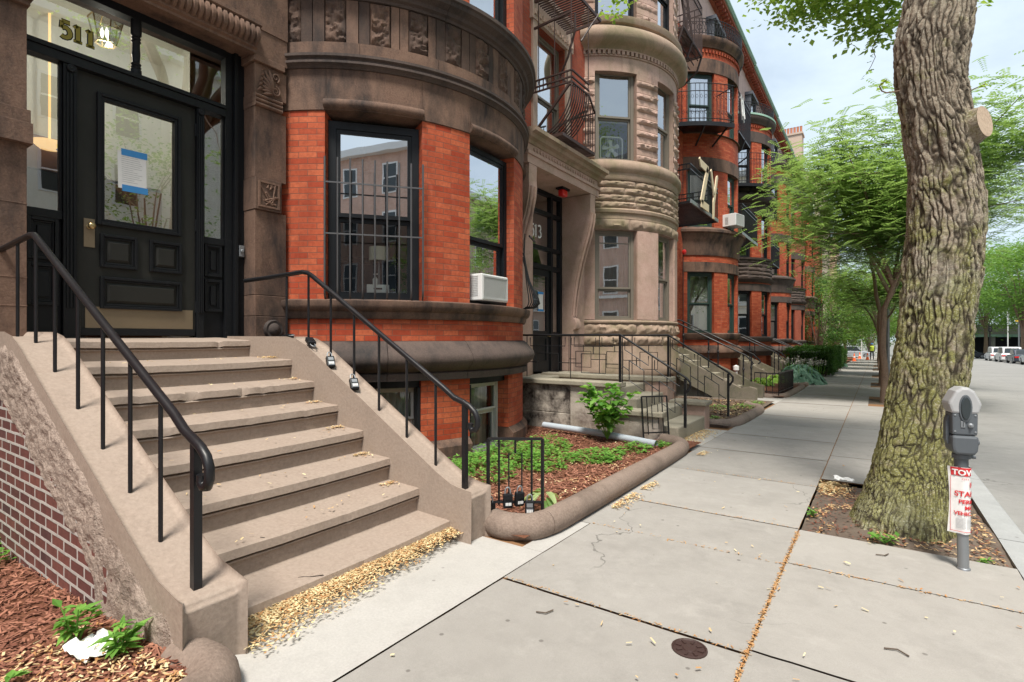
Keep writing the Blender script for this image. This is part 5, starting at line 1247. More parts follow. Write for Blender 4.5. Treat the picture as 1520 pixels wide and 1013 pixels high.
# house 517
t = thing('balcony', 'plain iron balcony with a mesh rail over the olive steps', 'balcony', (-5.45, 22.8, 5.2), 'iron balconies of the row')
platform_rail(t, -5.45, -4.15, 21.3, 24.4, 5.35, 1.1, 'iron', nb=40)
mb = MB(); mb.box(-4.15,-4.12,21.3,24.4,5.27,5.39); mb.build('edge_beam', M['galv'], t)
t = thing('balcony', 'curved iron balcony with scrolls around the bay with the green copper cap', 'balcony', (-4.2, 26.5, 8.0), 'iron balconies of the row'); arc_balcony(t, 27.8, 8.3, -74, -22, .7, 1.35)
t = thing('fire_escape', 'black iron fire escape basket beside the bay with the green copper cap', 'fire escape', (-5.45, 22.8, 9.4), 'iron fire escapes')
platform_rail(t, -5.45, -4.4, 22.0, 24.3, 9.5, 1.5, 'iron', nb=20); mb = MB()
for y in (22.0, 23.2, 24.3): mb.tube([(-4.4,y,9.5),(-4.55,y,9.1),(-4.95,y,8.85),(-5.45,y,8.75)], .03, 6)
mb.build('bellied_bracket', M['iron'], t)
t = thing('folding_chair', 'white folded chair leaning on the curved iron balcony rail', 'chair', (-4.2, 22.5, 9.5)); mb = MB()
for d_ in (0,.35):
    mb.tube([(-4.3,21.7+d_,10.6),(-4.3,21.9+d_,10.75),(-4.2,21.75+d_,9.9)], .02, 6); mb.tube([(-4.25,21.62+d_,10.7),(-4.25,21.85+d_,9.8)], .02, 6)
mb.bar((-4.28,21.7,10.5),(-4.28,22.1,10.55),.02); mb.build('chair_frame', M['white'], t)
t = thing('balcony', 'iron balcony half hidden in the locust leaves', 'balcony', (-5.45, 30.2, 5.2), 'iron balconies of the row'); platform_rail(t, -5.45, -4.3, 29.0, 31.8, 5.2, 1.05, 'iron', nb=24)

# ================================================================== ground
XK = .72          # kerb inner edge
def sheet(name, mat, quads, kind='structure', label=None):
    mb = MB()
    for (x0,x1,y0,y1,dz,t) in quads:
        mb.t = t
        if name == 'sidewalk' and y1-y0 < 3:
            E = [(x0+(x1-x0)*i/14, y0) for i in range(14)]+[(x1, y0+(y1-y0)*i/14) for i in range(14)]+[(x1-(x1-x0)*i/14, y1) for i in range(14)]+[(x0, y1-(y1-y0)*i/14) for i in range(14)]
            J = lambda q: (q[0]+.0035*noise.noise(Vector((q[0]*9,q[1]*9,1)))+.002*noise.noise(Vector((q[0]*31,q[1]*31,1))), q[1]+.0035*noise.noise(Vector((q[0]*9,q[1]*9,5)))+.002*noise.noise(Vector((q[0]*31,q[1]*31,5))))
            mb.face([(*J(q), zg(q[1])+dz) for q in E]); continue
        n_ = max(1, int((y1-y0)/12)) if y1-y0 > 12 else 1
        for i in range(n_):
            a, b = y0+(y1-y0)*i/n_, y0+(y1-y0)*(i+1)/n_
            mb.face([(x0,a,zg(a)+dz),(x1,a,zg(a)+dz),(x1,b,zg(b)+dz),(x0,b,zg(b)+dz)])
    o = mb.build(name, M[mat]); o['kind'] = kind; return o
rr = random.Random(31)
YJ = [-9.1,-7.7,-6.3,-4.9,-3.6,-2.4,-1.1,.02,1.27,2.51,3.67,4.47,5.91]
while YJ[-1] < 100: YJ.append(YJ[-1]+1.42)
YJ2 = [-9.1,-7.7,-6.3,-4.9,-3.6,-2.4,-1.1,.02,1.27,2.56,3.73,4.46,6.30]
while YJ2[-1] < 100: YJ2.append(YJ2[-1]+1.42)
pits = [(4.46,6.30)] + [(y, y+1.5) for y in (15.4,22.6,30.2,37.8,46,55,65,76)]
quads = []
g_ = .0055
for a, b in zip(YJ, YJ[1:]):
    quads.append((-1.79 if a < 3. else -1.96, -.47-g_, a+g_, b-g_, rr.uniform(-.003,.003), rr.uniform(.35,.65)))
for a, b in zip(YJ2, YJ2[1:]):
    if a == 4.46: continue
    xr = XK-.003
    hit = [p for p in pits[1:] if p[0] < b and p[1] > a]
    if hit: xr = -.15
    quads.append((-.47+g_, xr, a+g_, b-g_, rr.uniform(-.003,.003), rr.uniform(.35,.65)))
sheet('sidewalk', 'concrete', quads)
q2 = [(-2.6,-1.80,-8,.6,-.001,.5),(-2.5,-1.80,.6,2.97,.0,.55),(-1.96,-1.80,2.972,3.662,0,.52),(-2.7,-1.966,7.0,9.0,.0,.5)]
for k in (2,3,4,5): yd = 5.6+7.4*k-5.62; q2.append((-2.9,-1.966,yd-.9,yd+.9,0,.45))
q2.append((-3.0,-1.966,44,100,0,.5))
sheet('path', 'concrete_new', q2)
ps = [(-9,-9)]+pits+[(100,100)]
sheet('joint_filler', 'joint', [(-2.3,-.475,-9,100,-.0065,.5)]+[(-.4749,XK-.01,a[1]-.004,b[0]+.004,-.0065,.5) for a, b in zip(ps, ps[1:])]+[(-.4749,-.155,b[0]+.004,b[1]-.004,-.0065,.5) for b in pits[1:]])
mb = MB()
y = -9.
while y < 110:
    L_ = rr.uniform(1.8,2.6); mb.t = rr.uniform(.3,.7); a, b = y+.004, y+L_-.004
    v0 = len(mb.v)
    for yy in (a, b):
        mb.v += [(XK,yy,zg(yy)-.4),(XK+.18,yy,zg(yy)-.4),(XK+.185,yy,zg(yy)-.02),(XK+.165,yy,zg(yy)+.002),(XK,yy,zg(yy)+.003)]
    for j in range(5): k = (j+1)%5; mb.f.append((v0+j,v0+5+j,v0+5+k,v0+k)); mb.uv.append([(0,0)]*4); mb.tint.append(mb.t); mb.mi.append(0)
    y += L_
o = mb.build('kerb', M['granite']); struct(o)
sheet('road', 'asphalt', [(XK+.18,13.2,-60,130,-.135,.5)])
mb = MB()
for y in range(-60,130,10): mb.box(13.2,13.38,y+.005,y+9.995,zg(y)-.5,zg(y)+.0)
struct(mb.build('kerb', M['granite']))
sheet('sidewalk', 'concrete', [(13.385,19.9,-60,130,.0,.5)])
mb = MB()
def terr(x0,x1,ys,dz):
    for a, b in zip(ys, ys[1:]): mb.face([(x0,a,zg(a)+dz),(x1,a,zg(a)+dz),(x1,b,zg(b)+dz),(x0,b,zg(b)+dz)])
terr(-700,700,[-700,0,75,150,900],-.62); struct(mb.build('ground', M['terrain']))
sheet('cross_street', 'asphalt', [(-60,60,88,100,-.125,.5)])
# soil of the tree pits
def bedgrid(name, mat, x0, x1, y0, y1, zf, nx=24, ny=24, kind='structure'):
    mb = MB(); b = 0
    for i in range(nx+1):
        for j in range(ny+1):
            x = x0+(x1-x0)*i/nx; y = y0+(y1-y0)*j/ny; mb.v.append((x,y,zf(x,y)+.012*noise.noise(Vector((x*7,y*7,1)))+.006*noise.noise(Vector((x*23,y*23,1)))))
    for i in range(nx):
        for j in range(ny): a = i*(ny+1)+j; mb.f.append((a,a+ny+1,a+ny+2,a+1)); mb.uv.append([(0,0)]*4); mb.tint.append(.5); mb.mi.append(0)
    o = mb.build(name, M[mat], smooth=80); o['kind'] = kind; return o
TX, TY = .216, 5.036
pitz = lambda x, y: zg(y)-.045 + .09*math.exp(-((x-TX)**2+(y-TY)**2)/.30)
bedgrid('pit_soil', 'soil', -.47, XK-.002, 4.46, 6.30, pitz, 40, 50)
for (a, b) in pits[1:]: bedgrid('pit_soil', 'litter' if False else 'soil', -.15, XK-.002, a, b, lambda x, y: zg(y)-.02, 4, 6)
z511 = lambda x, y: zg(y)+.05 - .17*min(1, max(0, (-2.2-x)/2.2))*(1 if y < 5.5 else max(.2, 1-(y-5.5)/1.8))
zleft = lambda x, y: .085 - .10*max(0, (-2.3-x)/1.2)*.75
bedgrid('garden_bed', 'mulchbed', -5.3, -1.96, 3.0, 7.42, z511, 50, 60)
bedgrid('garden_bed', 'mulchbed', -5.42, -2.0, -3.5, 1.0, zleft, 40, 50)
z513 = lambda x, y: zg(y)+.05
bedgrid('garden_bed', 'soil', -5.3, -2.0, 9.2, 14.05, z513, 20, 30)
for k in (2,3,4): 
    yd = 5.6+7.4*k-5.62; bedgrid('garden_bed', 'mulchbed', -5.3, -2.0, yd+.66, yd+6.75, z513, 12, 24)
bedgrid('garden_bed', 'mulchbed', -5.3, -2.0, 5.6+7.4*5-5.62+.66, 86, z513, 12, 60)

# rounded kerb stones round the beds
def rolled(label, pts, r=.097):
    P = []
    for (a, b) in zip(pts, pts[1:]):
        for i in range(6): P.append(Vector(a).lerp(Vector(b), i/6))
    P.append(Vector(pts[-1]))
    for _ in range(3): P = [P[0]] + [(P[i-1]+P[i]*2+P[i+1])/4 for i in range(1,len(P)-1)] + [P[-1]]
    t = thing('bed_edging', label, 'edging', tuple(P[0]), 'rounded stone bed edgings')
    n_ = max(1, len(P)//15); seg = len(P)//n_
    for s in range(n_):
        sub = P[s*seg: (s+1)*seg+1 if s < n_-1 else len(P)]
        mb = MB(); mb.t = rr.uniform(.35,.6); rs = [r*(1+.05*noise.noise(p*6)) for p in sub]; rs[0] *= .985; rs[-1] *= .985
        mb.tube([tuple(p) for p in sub], rs, 18); mb.build('stone_segment', M['curbstone'], t, smooth=60)
    return t
rolled('rounded brown stone edging of the mulch bed between the taupe steps and the whitewashed steps', [(-2.36,3.10,.03),(-2.16,3.06,.03),(-2.0,3.14,.03),(-1.945,3.34,.03),(-1.97,5.0,.01),(-2.02,6.6,-.03),(-2.06,6.88,-.03),(-2.2,7.05,-.03),(-2.4,7.12,-.03)])
rolled('rounded brown stone edging at the foot of the near cheek wall of the taupe steps', [(-2.36,1.02,.03),(-2.18,1.05,.03),(-2.06,1.0,.03),(-1.99,.84,.03),(-1.97,.5,.03),(-1.98,-1.5,.03),(-2.0,-3.2,.03)], .105)
rolled('rounded stone edging round the bed beyond the whitewashed steps', [(-2.55,9.35,-.10),(-2.25,9.36,-.10),(-2.05,9.5,-.10),(-1.98,9.8,-.10),(-1.98,11.9,-.13),(-2.05,12.3,-.13),(-2.25,12.5,-.14),(-2.4,12.9,-.15)])
rolled('rounded stone edging beneath the small iron fence', [(-2.6,15.55,-.20),(-2.3,15.5,-.20),(-2.08,15.7,-.20),(-2.0,16.1,-.2),(-2.0,19.9,-.25),(-2.1,20.2,-.26),(-2.4,20.4,-.26)])
rolled('rounded stone edging in front of the lime green plants', [(-2.6,20.8,-.27),(-2.3,20.8,-.27),(-2.05,21.1,-.28),(-2.02,25.5,-.33),(-2.1,25.8,-.33),(-2.4,26,-.34)])
rolled('distant stone edging below the hedge', [(-1.95,33.5,-.44),(-1.95,42,-.55)])
# ================================================================== leaves, chips, plants
def leaf(mb, p, d, nrm, L, W, t=None):
    d = Vector(d).normalized(); nrm = Vector(nrm); s = d.cross(nrm)
    if s.length < 1e-4: s = d.orthogonal()
    s.normalize(); up = s.cross(d); p = Vector(p)
    if t is not None: mb.t = t
    mb.face([p, p+d*L*.45+s*W*.5+up*W*.06, p+d*L-up*L*.08, p+d*L*.45-s*W*.5+up*W*.06])
def rleaf(mb, p, d, L, W, t):
    """rounder six sided leaf with a fold"""
    d = Vector(d).normalized(); s = d.cross(Vector((0,0,1))); s = s.normalized() if s.length > 1e-3 else Vector((1,0,0)); up = s.cross(d); p = Vector(p); mb.t = t
    q = lambda a, b, c: p+d*L*a+s*W*b+up*W*c
    c0, c1 = q(0,0,0), q(1,0,-.25)
    mb.face([c0, q(.25,.42,.16), q(.65,.46,.12), c1]); mb.face([c0, c1, q(.65,-.46,.12), q(.25,-.42,.16)])
def chips(name, mat, n, pos, L=(.02,.07), W=(.006,.016), tilt=.35, seed=1, tl=(0,1), lift=.006):
    r = random.Random(seed); mb = MB()
    for i in range(n):
        p = pos(r)
        if p is None: continue
        a = r.uniform(0, 6.283); d = Vector((math.cos(a), math.sin(a), r.uniform(-tilt,tilt))).normalized(); s = d.cross(Vector((r.uniform(-tilt,tilt), r.uniform(-tilt,tilt), 1))).normalized()
        l = r.uniform(*L); w = r.uniform(*W); c = Vector(p)+Vector((0,0,lift+r.uniform(0,.012))); mb.t = r.uniform(*tl)
        mb.face([c-d*l/2-s*w/2, c+d*l/2-s*w*.4, c+d*l*.45+s*w/2, c-d*l/2+s*w*.45])
    o = mb.build(name, M[mat]); o['kind'] = 'stuff'; return o
def wnoise(x, y, s=2., z=0): return noise.noise(Vector((x*s, y*s, z)))
def in511(r):
    x, y = r.uniform(-5.0,-2.02), r.uniform(3.06,7.35)
    if (x-CX)**2+(y-5.6)**2 < 2.34**2: return None
    return (x, y, z511(x,y))
chips('mulch', 'chip', 15000, in511, seed=1)
def inleft(r):
    x = -2.02 - 3.0*r.random()**1.3; y = r.uniform(-.9,.98); return (x, y, zleft(x,y))
chips('mulch', 'chip', 13000, inleft, L=(.015,.075), W=(.004,.014), seed=2)
def in513(r):
    x, y = r.uniform(-4.6,-2.1), r.uniform(9.35,13.6); return (x, y, z513(x,y))
chips('mulch', 'chip_brown', 6500, in513, L=(.03,.09), W=(.01,.03), seed=3)
# yellow seed litter
def strip(r):
    y = r.uniform(1.24,3.15); w = .10 + .20*max(0,1-(y-1.2)/1.95)**1.2 + .05*wnoise(y,0,5); w *= .62; x = -2.485 + abs(r.gauss(0,.6))*w*1.2
    if x > -2.48+w*1.9: return None
    return (x, y, .002 + max(0,.035-(x+2.48)*.16))
chips('seed_litter', 'litter', 9000, strip, L=(.008,.026), W=(.004,.010), seed=4)
def nearcurb(r):
    x = -2.05-.9*r.random()**2; y = .93-abs(r.gauss(0,.4)); return (x, y, zleft(x,y)+.012)
chips('seed_litter', 'litter', 1300, nearcurb, L=(.008,.03), W=(.004,.011), seed=5)
def bed_l(r):
    x, y, = r.uniform(-4.2,-2.05), r.uniform(3.1,7.2); return (x,y,z511(x,y)+.01) if wnoise(x,y,2.5)>.1 and (x-CX)**2+(y-5.6)**2 > 2.4**2 else None
chips('seed_litter', 'litter', 3800, bed_l, L=(.012,.035), W=(.005,.012), seed=6)
def alongcurb(r):
    y = r.uniform(3.3,7.0); x = -1.83+abs(r.gauss(0,.05)); return (x,y,zg(y)+.003) if wnoise(x*.2,y,2.1,4) > -.05 else None
chips('seed_litter', 'litter', 1500, alongcurb, L=(.012,.035), W=(.005,.012), seed=7)
def onsteps(r):
    k = r.choice((2,3,4,5,6,6,1)); x, z = nos[6-k+0] if False else nos[min(6,max(0,k))]
    if r.random() < .75: y = 2.78-abs(r.gauss(0,.07)); x = x-.26+abs(r.gauss(0,.03))*1.
    else: y = r.uniform(1.3,2.75); x = x-r.uniform(.03,.27)
    return (x, y, z+.006)
chips('seed_litter', 'litter', 520, onsteps, L=(.012,.03), W=(.005,.011), seed=8)
def pave(r):
    x, y = r.uniform(-1.75,.7), r.uniform(.6,9)
    return (x,y,zg(y)+.002)
chips('seed_litter', 'litter', 130, pave, L=(.012,.035), W=(.005,.012), seed=9)
def pitl(r):
    x, y = r.uniform(-.45,.68), r.uniform(4.5,6.25)
    return (x,y,pitz(x,y)+.008) if (wnoise(x,y,3)>-.02 and (x-TX)**2+(y-TY)**2 > .36**2) else None
chips('seed_litter', 'litter', 1800, pitl, L=(.012,.04), W=(.006,.014), seed=10, tl=(0,.6))
def pitl2(r):
    x, y = r.gauss(-.36,.07), r.gauss(6.1,.13); return (x,y,pitz(x,y)+.02) if x > -.46 and y < 6.28 else None
chips('seed_litter', 'litter', 900, pitl2, L=(.012,.035), W=(.006,.012), seed=11)
chips('bark_debris', 'chip', 1500, lambda r: (lambda x, y: (x,y,pitz(x,y)+.004))(r.uniform(-.45,.69), r.uniform(4.5,6.25)), L=(.01,.04), W=(.005,.012), seed=12, tl=(0,.35))
def apron(r):
    x, y = r.gauss(-2.25,.12), r.uniform(7.3,8.8); return (x,y,zg(y)+.006) if -2.6<x<-1.95 else None
chips('seed_litter', 'litter', 1500, apron, L=(.012,.04), W=(.006,.014), seed=13)
def seam(r):
    if r.random() < .62: y = r.uniform(.9,4.4); return (-.47+r.gauss(0,.007), y, zg(y)-.006)
    yy = r.choice((2.52,3.68,3.72,4.47,5.91)); x = r.uniform(-1.78,-.47) if yy != 3.72 else r.uniform(-.47,.7); return (x, yy+r.gauss(0,.007), zg(yy)-.006)
chips('seam_litter', 'litter', 1500, seam, L=(.006,.022), W=(.003,.008), seed=14, tl=(0,.35))
# low green ground cover in the beds
def cover(name, spots, seed, mat='leaf_bed', h=.18):
    r = random.Random(seed); mb = MB()
    for (x, y, rad, n, hh) in spots:
        for i in range(n):
            a = r.uniform(0,6.283); q = rad*math.sqrt(r.random()); px, py = x+q*math.cos(a), y+q*math.sin(a)*1.2
            if px > -2.08 or ((px-CX)**2+(py-5.6)**2 < 2.38**2 and py > 3): continue
            z0 = z511(px,py) if py > 2 else zleft(px,py)
            if py > 9: z0 = z513(px,py)
            z = z0 + hh*(1-(q/rad)**2*.7)*r.uniform(.25,1)
            for k in range(3):
                b = r.uniform(0,6.283); leaf(mb, (px,py,z), (math.cos(b),math.sin(b),r.uniform(-.1,.5)), (0,0,1), r.uniform(.035,.06), r.uniform(.02,.034), r.random())
    o = mb.build(name, M[mat]); o['kind'] = 'stuff'; return o
cover('ground_cover', [(-3.55,4.3,.55,520,.26),(-3.75,5.2,.42,420,.30),(-3.6,5.95,.35,280,.22),(-3.2,5.3,.38,300,.2),(-2.75,5.75,.33,220,.12),(-2.95,4.95,.2,80,.12),(-2.5,6.35,.22,110,.12),(-2.55,5.6,.16,70,.1),(-2.3,6.8,.12,40,.08),(-3.3,3.35,.2,90,.2)], 40)
cover('ground_cover', [(-4.9,.72,.3,120,.16),(-4.5,.8,.15,60,.14)], 41)
cover('ground_cover', [(-3.3,10.2,.4,80,.06),(-2.7,11.6,.35,70,.08),(-2.3,12.2,.25,60,.08),(-4.0,10.4,.5,160,.25),(-2.5,9.9,.2,40,.06),(-2.2,12.9,.3,90,.1)], 42)
def bushy(name, label, cat, base, stems, h, L, W, seed, mat='leaf_bed', spread=.5, per=9, group=None, round_=True):
    r = random.Random(seed); t = thing(name, label, cat, base, group); b = Vector(base)
    st = MB(); lf = MB()
    for i in range(stems):
        a = r.uniform(0,6.283); top = b+Vector((math.cos(a)*spread*r.uniform(.2,1), math.sin(a)*spread*r.uniform(.2,1), h*r.uniform(.55,1)))
        pts = [b.lerp(top, k/5)+Vector((0,0,.06*h*math.sin(k/5*3.1))) for k in range(6)]
        st.tube([tuple(p) for p in pts], [.006*(1-k*.13) for k in range(6)], 5)
        for k in range(per):
            f = r.uniform(.25,1); p = b.lerp(top, f)+Vector((0,0,.06*h*math.sin(f*3.1))); c = r.uniform(0,6.283)
            if round_: rleaf(lf, p, (math.cos(c),math.sin(c),r.uniform(-.35,.35)), L*r.uniform(.6,1.1), W*r.uniform(.6,1.1), r.random())
            else: leaf(lf, p, (math.cos(c),math.sin(c),r.uniform(-.2,.6)), (0,0,1), L*r.uniform(.6,1.1), W*r.uniform(.6,1.1), r.random())
    st.build('stems', M['twig'] if h > 1 else M['leaf_bed'], t); lf.build('leaves', M[mat], t); return t
bushy('leafy_shrub', 'tall bright green leafy shrub growing beside the grey pipe below the whitewashed cheek wall', 'shrub', (-3.05,6.75,-.03), 17, .82, .15, .13, 51, spread=.42, per=13)
bushy('leafy_weed', 'young green weed with round leaves right behind the end of the far handrail', 'weed', (-2.62,3.12,.0), 5, .40, .075, .07, 52, spread=.10, per=9)
bushy('nettle_weed', 'green weed left of the crumpled paper by the stoop flank', 'weed', (-2.80,.80,.045), 5, .20, .085, .035, 53, spread=.09, per=10, round_=False)
bushy('nettle_weed', 'green weed right of the crumpled paper by the stoop flank', 'weed', (-2.52,.86,.06), 5, .17, .085, .035, 54, spread=.08, per=9, round_=False)
bushy('nettle_weed', 'tiny weed alone in the red mulch at the near bed corner', 'weed', (-2.62,.52,.06), 3, .07, .07, .03, 55, spread=.06, per=5, round_=False)
bushy('nettle_weed', 'tiny weed at the very corner of the tree pit beside the kerb', 'weed', (.55,4.5,-.1), 4, .07, .05, .022, 56, spread=.07, per=6, round_=False)
bushy('nettle_weed', 'tiny weed at the foot of the big tree trunk on the pavement edge', 'weed', (.05,4.50,-.06), 5, .07, .06, .03, 57, spread=.12, per=6, round_=False)
bushy('nettle_weed', 'tiny weed in the left back corner of the tree pit', 'weed', (-.42,4.9,-.08), 3, .07, .05, .03, 58, spread=.05, per=6, round_=False)
def hosta(label, base, n, L, W, seed, mat, plumes=0, spreads=1., group='hostas'):
    r = random.Random(seed); t = thing('hosta', label, 'hosta', base, group); b = Vector(base); mb = MB()
    for i in range(n):
        a = r.uniform(0,6.283); f = math.sqrt(r.random()); d = Vector((math.cos(a),math.sin(a),0)); p0 = b+d*(f*.55*spreads)+Vector((0,0,(1-f*f)*.45*spreads+.06))
        up = r.uniform(.2,.7)*(1-f); s = Vector((-d.y,d.x,0)); l = L*r.uniform(.7,1.1); w = W*r.uniform(.7,1.1); tt = r.random()
        prev = None
        for k in range(5):
            u_ = k/4; c = p0+d*(l*u_)+Vector((0,0,l*(up*u_-.75*u_*u_))); hw = w*math.sin(math.pi*(.12+.86*u_))*.5
            row = (c-s*hw+Vector((0,0,hw*.25)), c, c+s*hw+Vector((0,0,hw*.25)))
            if prev:
                mb.t = tt; mb.face([prev[0],prev[1],row[1],row[0]]); mb.face([prev[1],prev[2],row[2],row[1]])
            prev = row
    mb.build('leaves', M[mat], t, smooth=60)
    if plumes:
        mb = MB(); mk = MB()
        for i in range(plumes):
            a = r.uniform(0,6.283); q = r.uniform(.05,.6)*spreads; p = b+Vector((math.cos(a)*q,math.sin(a)*q,.35)); tp = p+Vector((r.uniform(-.1,.1),r.uniform(-.1,.1),r.uniform(.4,.65)))
            mk.tube([tuple(p),tuple(tp)], .006, 4)
            mb.cut()
            for k in range(26): z = r.uniform(.62,1.0); c = p.lerp(tp, z); leaf(mb, c, (r.uniform(-1,1),r.uniform(-1,1),r.uniform(0,.6)), (0,0,1), .06, .03, r.random())
        mk.build('flower_stalks', M['leaf_bed'], t); mb.build('flower_plumes', M['plume'], t)
    return t
hosta('small variegated hosta behind the little iron fence', (-2.18,3.62,.03), 16, .17, .055, 61, 'leaf_hosta2', spreads=.14)
hosta('big blue green hosta with pale flower plumes beside the clipped hedge', (-2.35,22.4,-.30), 520, .27, .17, 62, 'leaf_hosta', plumes=26, spreads=1.35)
hosta('second blue green hosta with pale plumes, just behind the big one', (-2.5,24.6,-.33), 380, .27, .17, 63, 'leaf_hosta', plumes=20, spreads=1.2)
hosta('lime green hosta in the bed before the big blue green one', (-3.0,21.3,-.28), 70, .3, .12, 64, 'leaf_lime', spreads=.55)
hosta('lime green hosta nearest to the small iron fence', (-3.2,19.6,-.26), 60, .28, .12, 65, 'leaf_lime', spreads=.5)
hosta('pale hosta at the far end of the clipped hedge', (-2.2,43.5,-.6), 60, .4, .25, 66, 'leaf_hosta', spreads=.8)
# clipped hedge
def hedge(label, x0, x1, y0, y1, h, seed):
    r = random.Random(seed); z0 = zg((y0+y1)/2); t = thing('hedge', label, 'hedge', ((x0+x1)/2,(y0+y1)/2,z0), 'clipped hedges'); mb = MB()
    for i in range(int(2600*(y1-y0)/6)):
        q = r.random(); x, y, z = r.uniform(x0,x1), r.uniform(y0,y1), r.uniform(.15,h)
        f = r.choice('tsen')
        if f == 't': z = h
        elif f == 's': y = y0
        elif f == 'e': x = x1
        else: x = r.uniform(x1-.25,x1)
        nz = .12*noise.noise(Vector((x*2,y*2,z*2))) - r.random()*.15
        nrm = {'t':(0,0,1),'s':(0,-1,0),'e':(1,0,0),'n':(1,0,0)}[f]; p = Vector((x,y,z0+z))+Vector(nrm)*nz
        if z < .35 and r.random() < .5: continue
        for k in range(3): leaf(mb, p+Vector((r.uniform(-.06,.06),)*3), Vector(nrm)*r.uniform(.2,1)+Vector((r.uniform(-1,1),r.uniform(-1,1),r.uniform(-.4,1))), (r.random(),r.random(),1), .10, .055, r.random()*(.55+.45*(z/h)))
    mb.build('foliage', M['leaf_hedge'], t)
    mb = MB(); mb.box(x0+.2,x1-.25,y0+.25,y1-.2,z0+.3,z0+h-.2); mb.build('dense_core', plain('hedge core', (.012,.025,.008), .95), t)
    mb = MB()
    for i in range(9): a = y0+.3+(y1-y0-.6)*i/8; mb.tube([(x1-.35,a,z0),(x1-.3+r.uniform(-.1,.1),a+r.uniform(-.1,.1),z0+.5)], .025, 5)
    mb.build('stems', M['twig'], t); return t
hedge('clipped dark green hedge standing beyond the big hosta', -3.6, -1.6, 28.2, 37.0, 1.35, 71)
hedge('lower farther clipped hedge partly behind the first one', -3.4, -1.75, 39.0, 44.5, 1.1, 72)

# grey pipe, papers, little things on the ground
o = MB(); o.tube([(-4.25,7.05,.02),(-3.3,6.9,.02),(-2.35,6.72,-.01)], .048, 14, cap=False); o.tube([(-4.25,7.05,.02),(-3.3,6.9,.02),(-2.35,6.72,-.01)], .040, 14, cap=False)
t = o.build('drain_pipe', M['pipe'], None, smooth=60); recenter(t); tag(t, 'grey plastic drain pipe lying across the mulch bed', 'pipe')
def crumple(label, c, sx, sy, h, seed):
    r = random.Random(seed); mb = MB(); n_ = 8; c = Vector(c); g = {}
    for i in range(n_+1):
        for j in range(n_+1):
            a, b = i/n_-.5, j/n_-.5; g[i,j] = c+Vector((a*sx+.02*noise.noise(Vector((i*.9,j*.9,seed))), b*sy+.02*noise.noise(Vector((i*.9,j*.9,seed+9))), h*(.35+.9*abs(noise.noise(Vector((i*.45,j*.45,seed*3.1)))))))
    for i in range(n_):
        for j in range(n_):
            if (i in (0,n_-1) and j in (0,n_-1)): continue
            mb.face([g[i,j],g[i+1,j],g[i+1,j+1],g[i,j+1]])
    o = mb.build('paper_scrap', M['paper'], None); recenter(o); tag(o, label, 'paper', 'scraps of litter'); return o
crumple('torn white paper scrap on the red mulch between two weeds', (-2.66,.82,.055), .20, .16, .07, 3)
crumple('folded white scrap of paper in the corner of the tree pit', (-.26,6.12,-.04), .16, .13, .05, 5)
t = thing('shutoff_cover', 'round rusty iron cover set flush in the pavement slab', 'cover', (-.69,2.41,-.03)); mb = MB(); mb.lathe((-.69,2.41,-.033), [(.078,-.02),(.078,.004),(.070,.006),(.066,.001),(.03,.001),(.028,.005),(.0,.006)], 22); mb.build('iron_lid', M['rust'], t); mb = MB()
for i in range(8): a = i*.785; mb.obox((-.69,2.41,-.032), (math.cos(a),math.sin(a),0), (-math.sin(a),math.cos(a),0), (0,0,1), .036,.062,-.006,.006,0,.005)
mb.build('raised_pattern', M['rust'], t)
for i, (x, y, a) in enumerate(((-1.42,2.28,.3),(.12,2.9,2.5),(.0,4.2,.2),(-.25,2.0,1.9))):
    mb = MB(); mb.tube([(x,y,zg(y)+.006),(x+.05*math.cos(a),y+.05*math.sin(a),zg(y)+.008),(x+.09*math.cos(a+.5),y+.09*math.sin(a+.5),zg(y)+.006)], .0035, 5); o = mb.build('twig', M['twig'], None); recenter(o); tag(o, ['bent twig nearest the pale concrete strip','twig on the slab in front of the tree pit, right of the brown seam','straight twig lying just before the tree pit edge','twig near the round iron cover'][i], 'twig', 'fallen twigs')

# ------------------------------------------------------------------ little iron fences
def panel(label, p, q, z, hgt, fret=True, group='little iron bed fences', lean=0):
    p, q = Vector((*p,z)), Vector((*q,z)); u = (q-p); L_ = u.length; u.normalize(); n_ = Vector((u.y,-u.x,0)); zv = (Vector((0,0,1))+n_*lean).normalized()
    t = thing('iron_fence', label, 'fence', tuple(p), group); P = lambda a, c: tuple(p+u*a+zv*c)
    for a in (0, L_): mb = MB(); mb.bar(P(a,-.05), P(a,hgt), .0095); mb.build('post', M['iron'], t)
    mb = MB(); mb.bar(P(0,hgt), P(L_,hgt), .0095); mb.cut(); mb.bar(P(0,.12*hgt+.05), P(L_,.12*hgt+.05), .008); mb.build('rail', M['iron'], t)
    mb = MB()
    mb.bar(P(L_*.2,.1), P(L_*.2,hgt), .0058); mb.bar(P(L_*.8,.1), P(L_*.8,hgt), .0058)
    mb.tube([P(L_*.38,.28*hgt),P(L_*.38,.82*hgt),P(L_*.62,.82*hgt),P(L_*.62,.28*hgt),P(L_*.38,.28*hgt)], .0058, 6); mb.bar(P(L_*.5,.82*hgt),P(L_*.5,hgt),.0058); mb.build('fretwork', M['iron'], t)
    return t
panel('little black iron fence with lock boxes hanging on it beside the taupe steps', (-2.33,3.08), (-2.0,3.30), .05, .58)
panel('leaning black iron fence panel at the foot of the whitewashed steps', (-2.62,7.0), (-2.36,7.28), -.06, .62, lean=-.12)
u = Vector((.33,.22,0)).normalized()
lockbox('lock box hanging lowest and leftmost on the little iron fence', (-2.30,3.07,.12), (.25,1,0), (0,.1,1), face='black')
lockbox('black lock box hanging edge on in the middle of the little iron fence', (-2.19,3.13,.19), (.9,.9,0), (.05,.1,1), face='black')
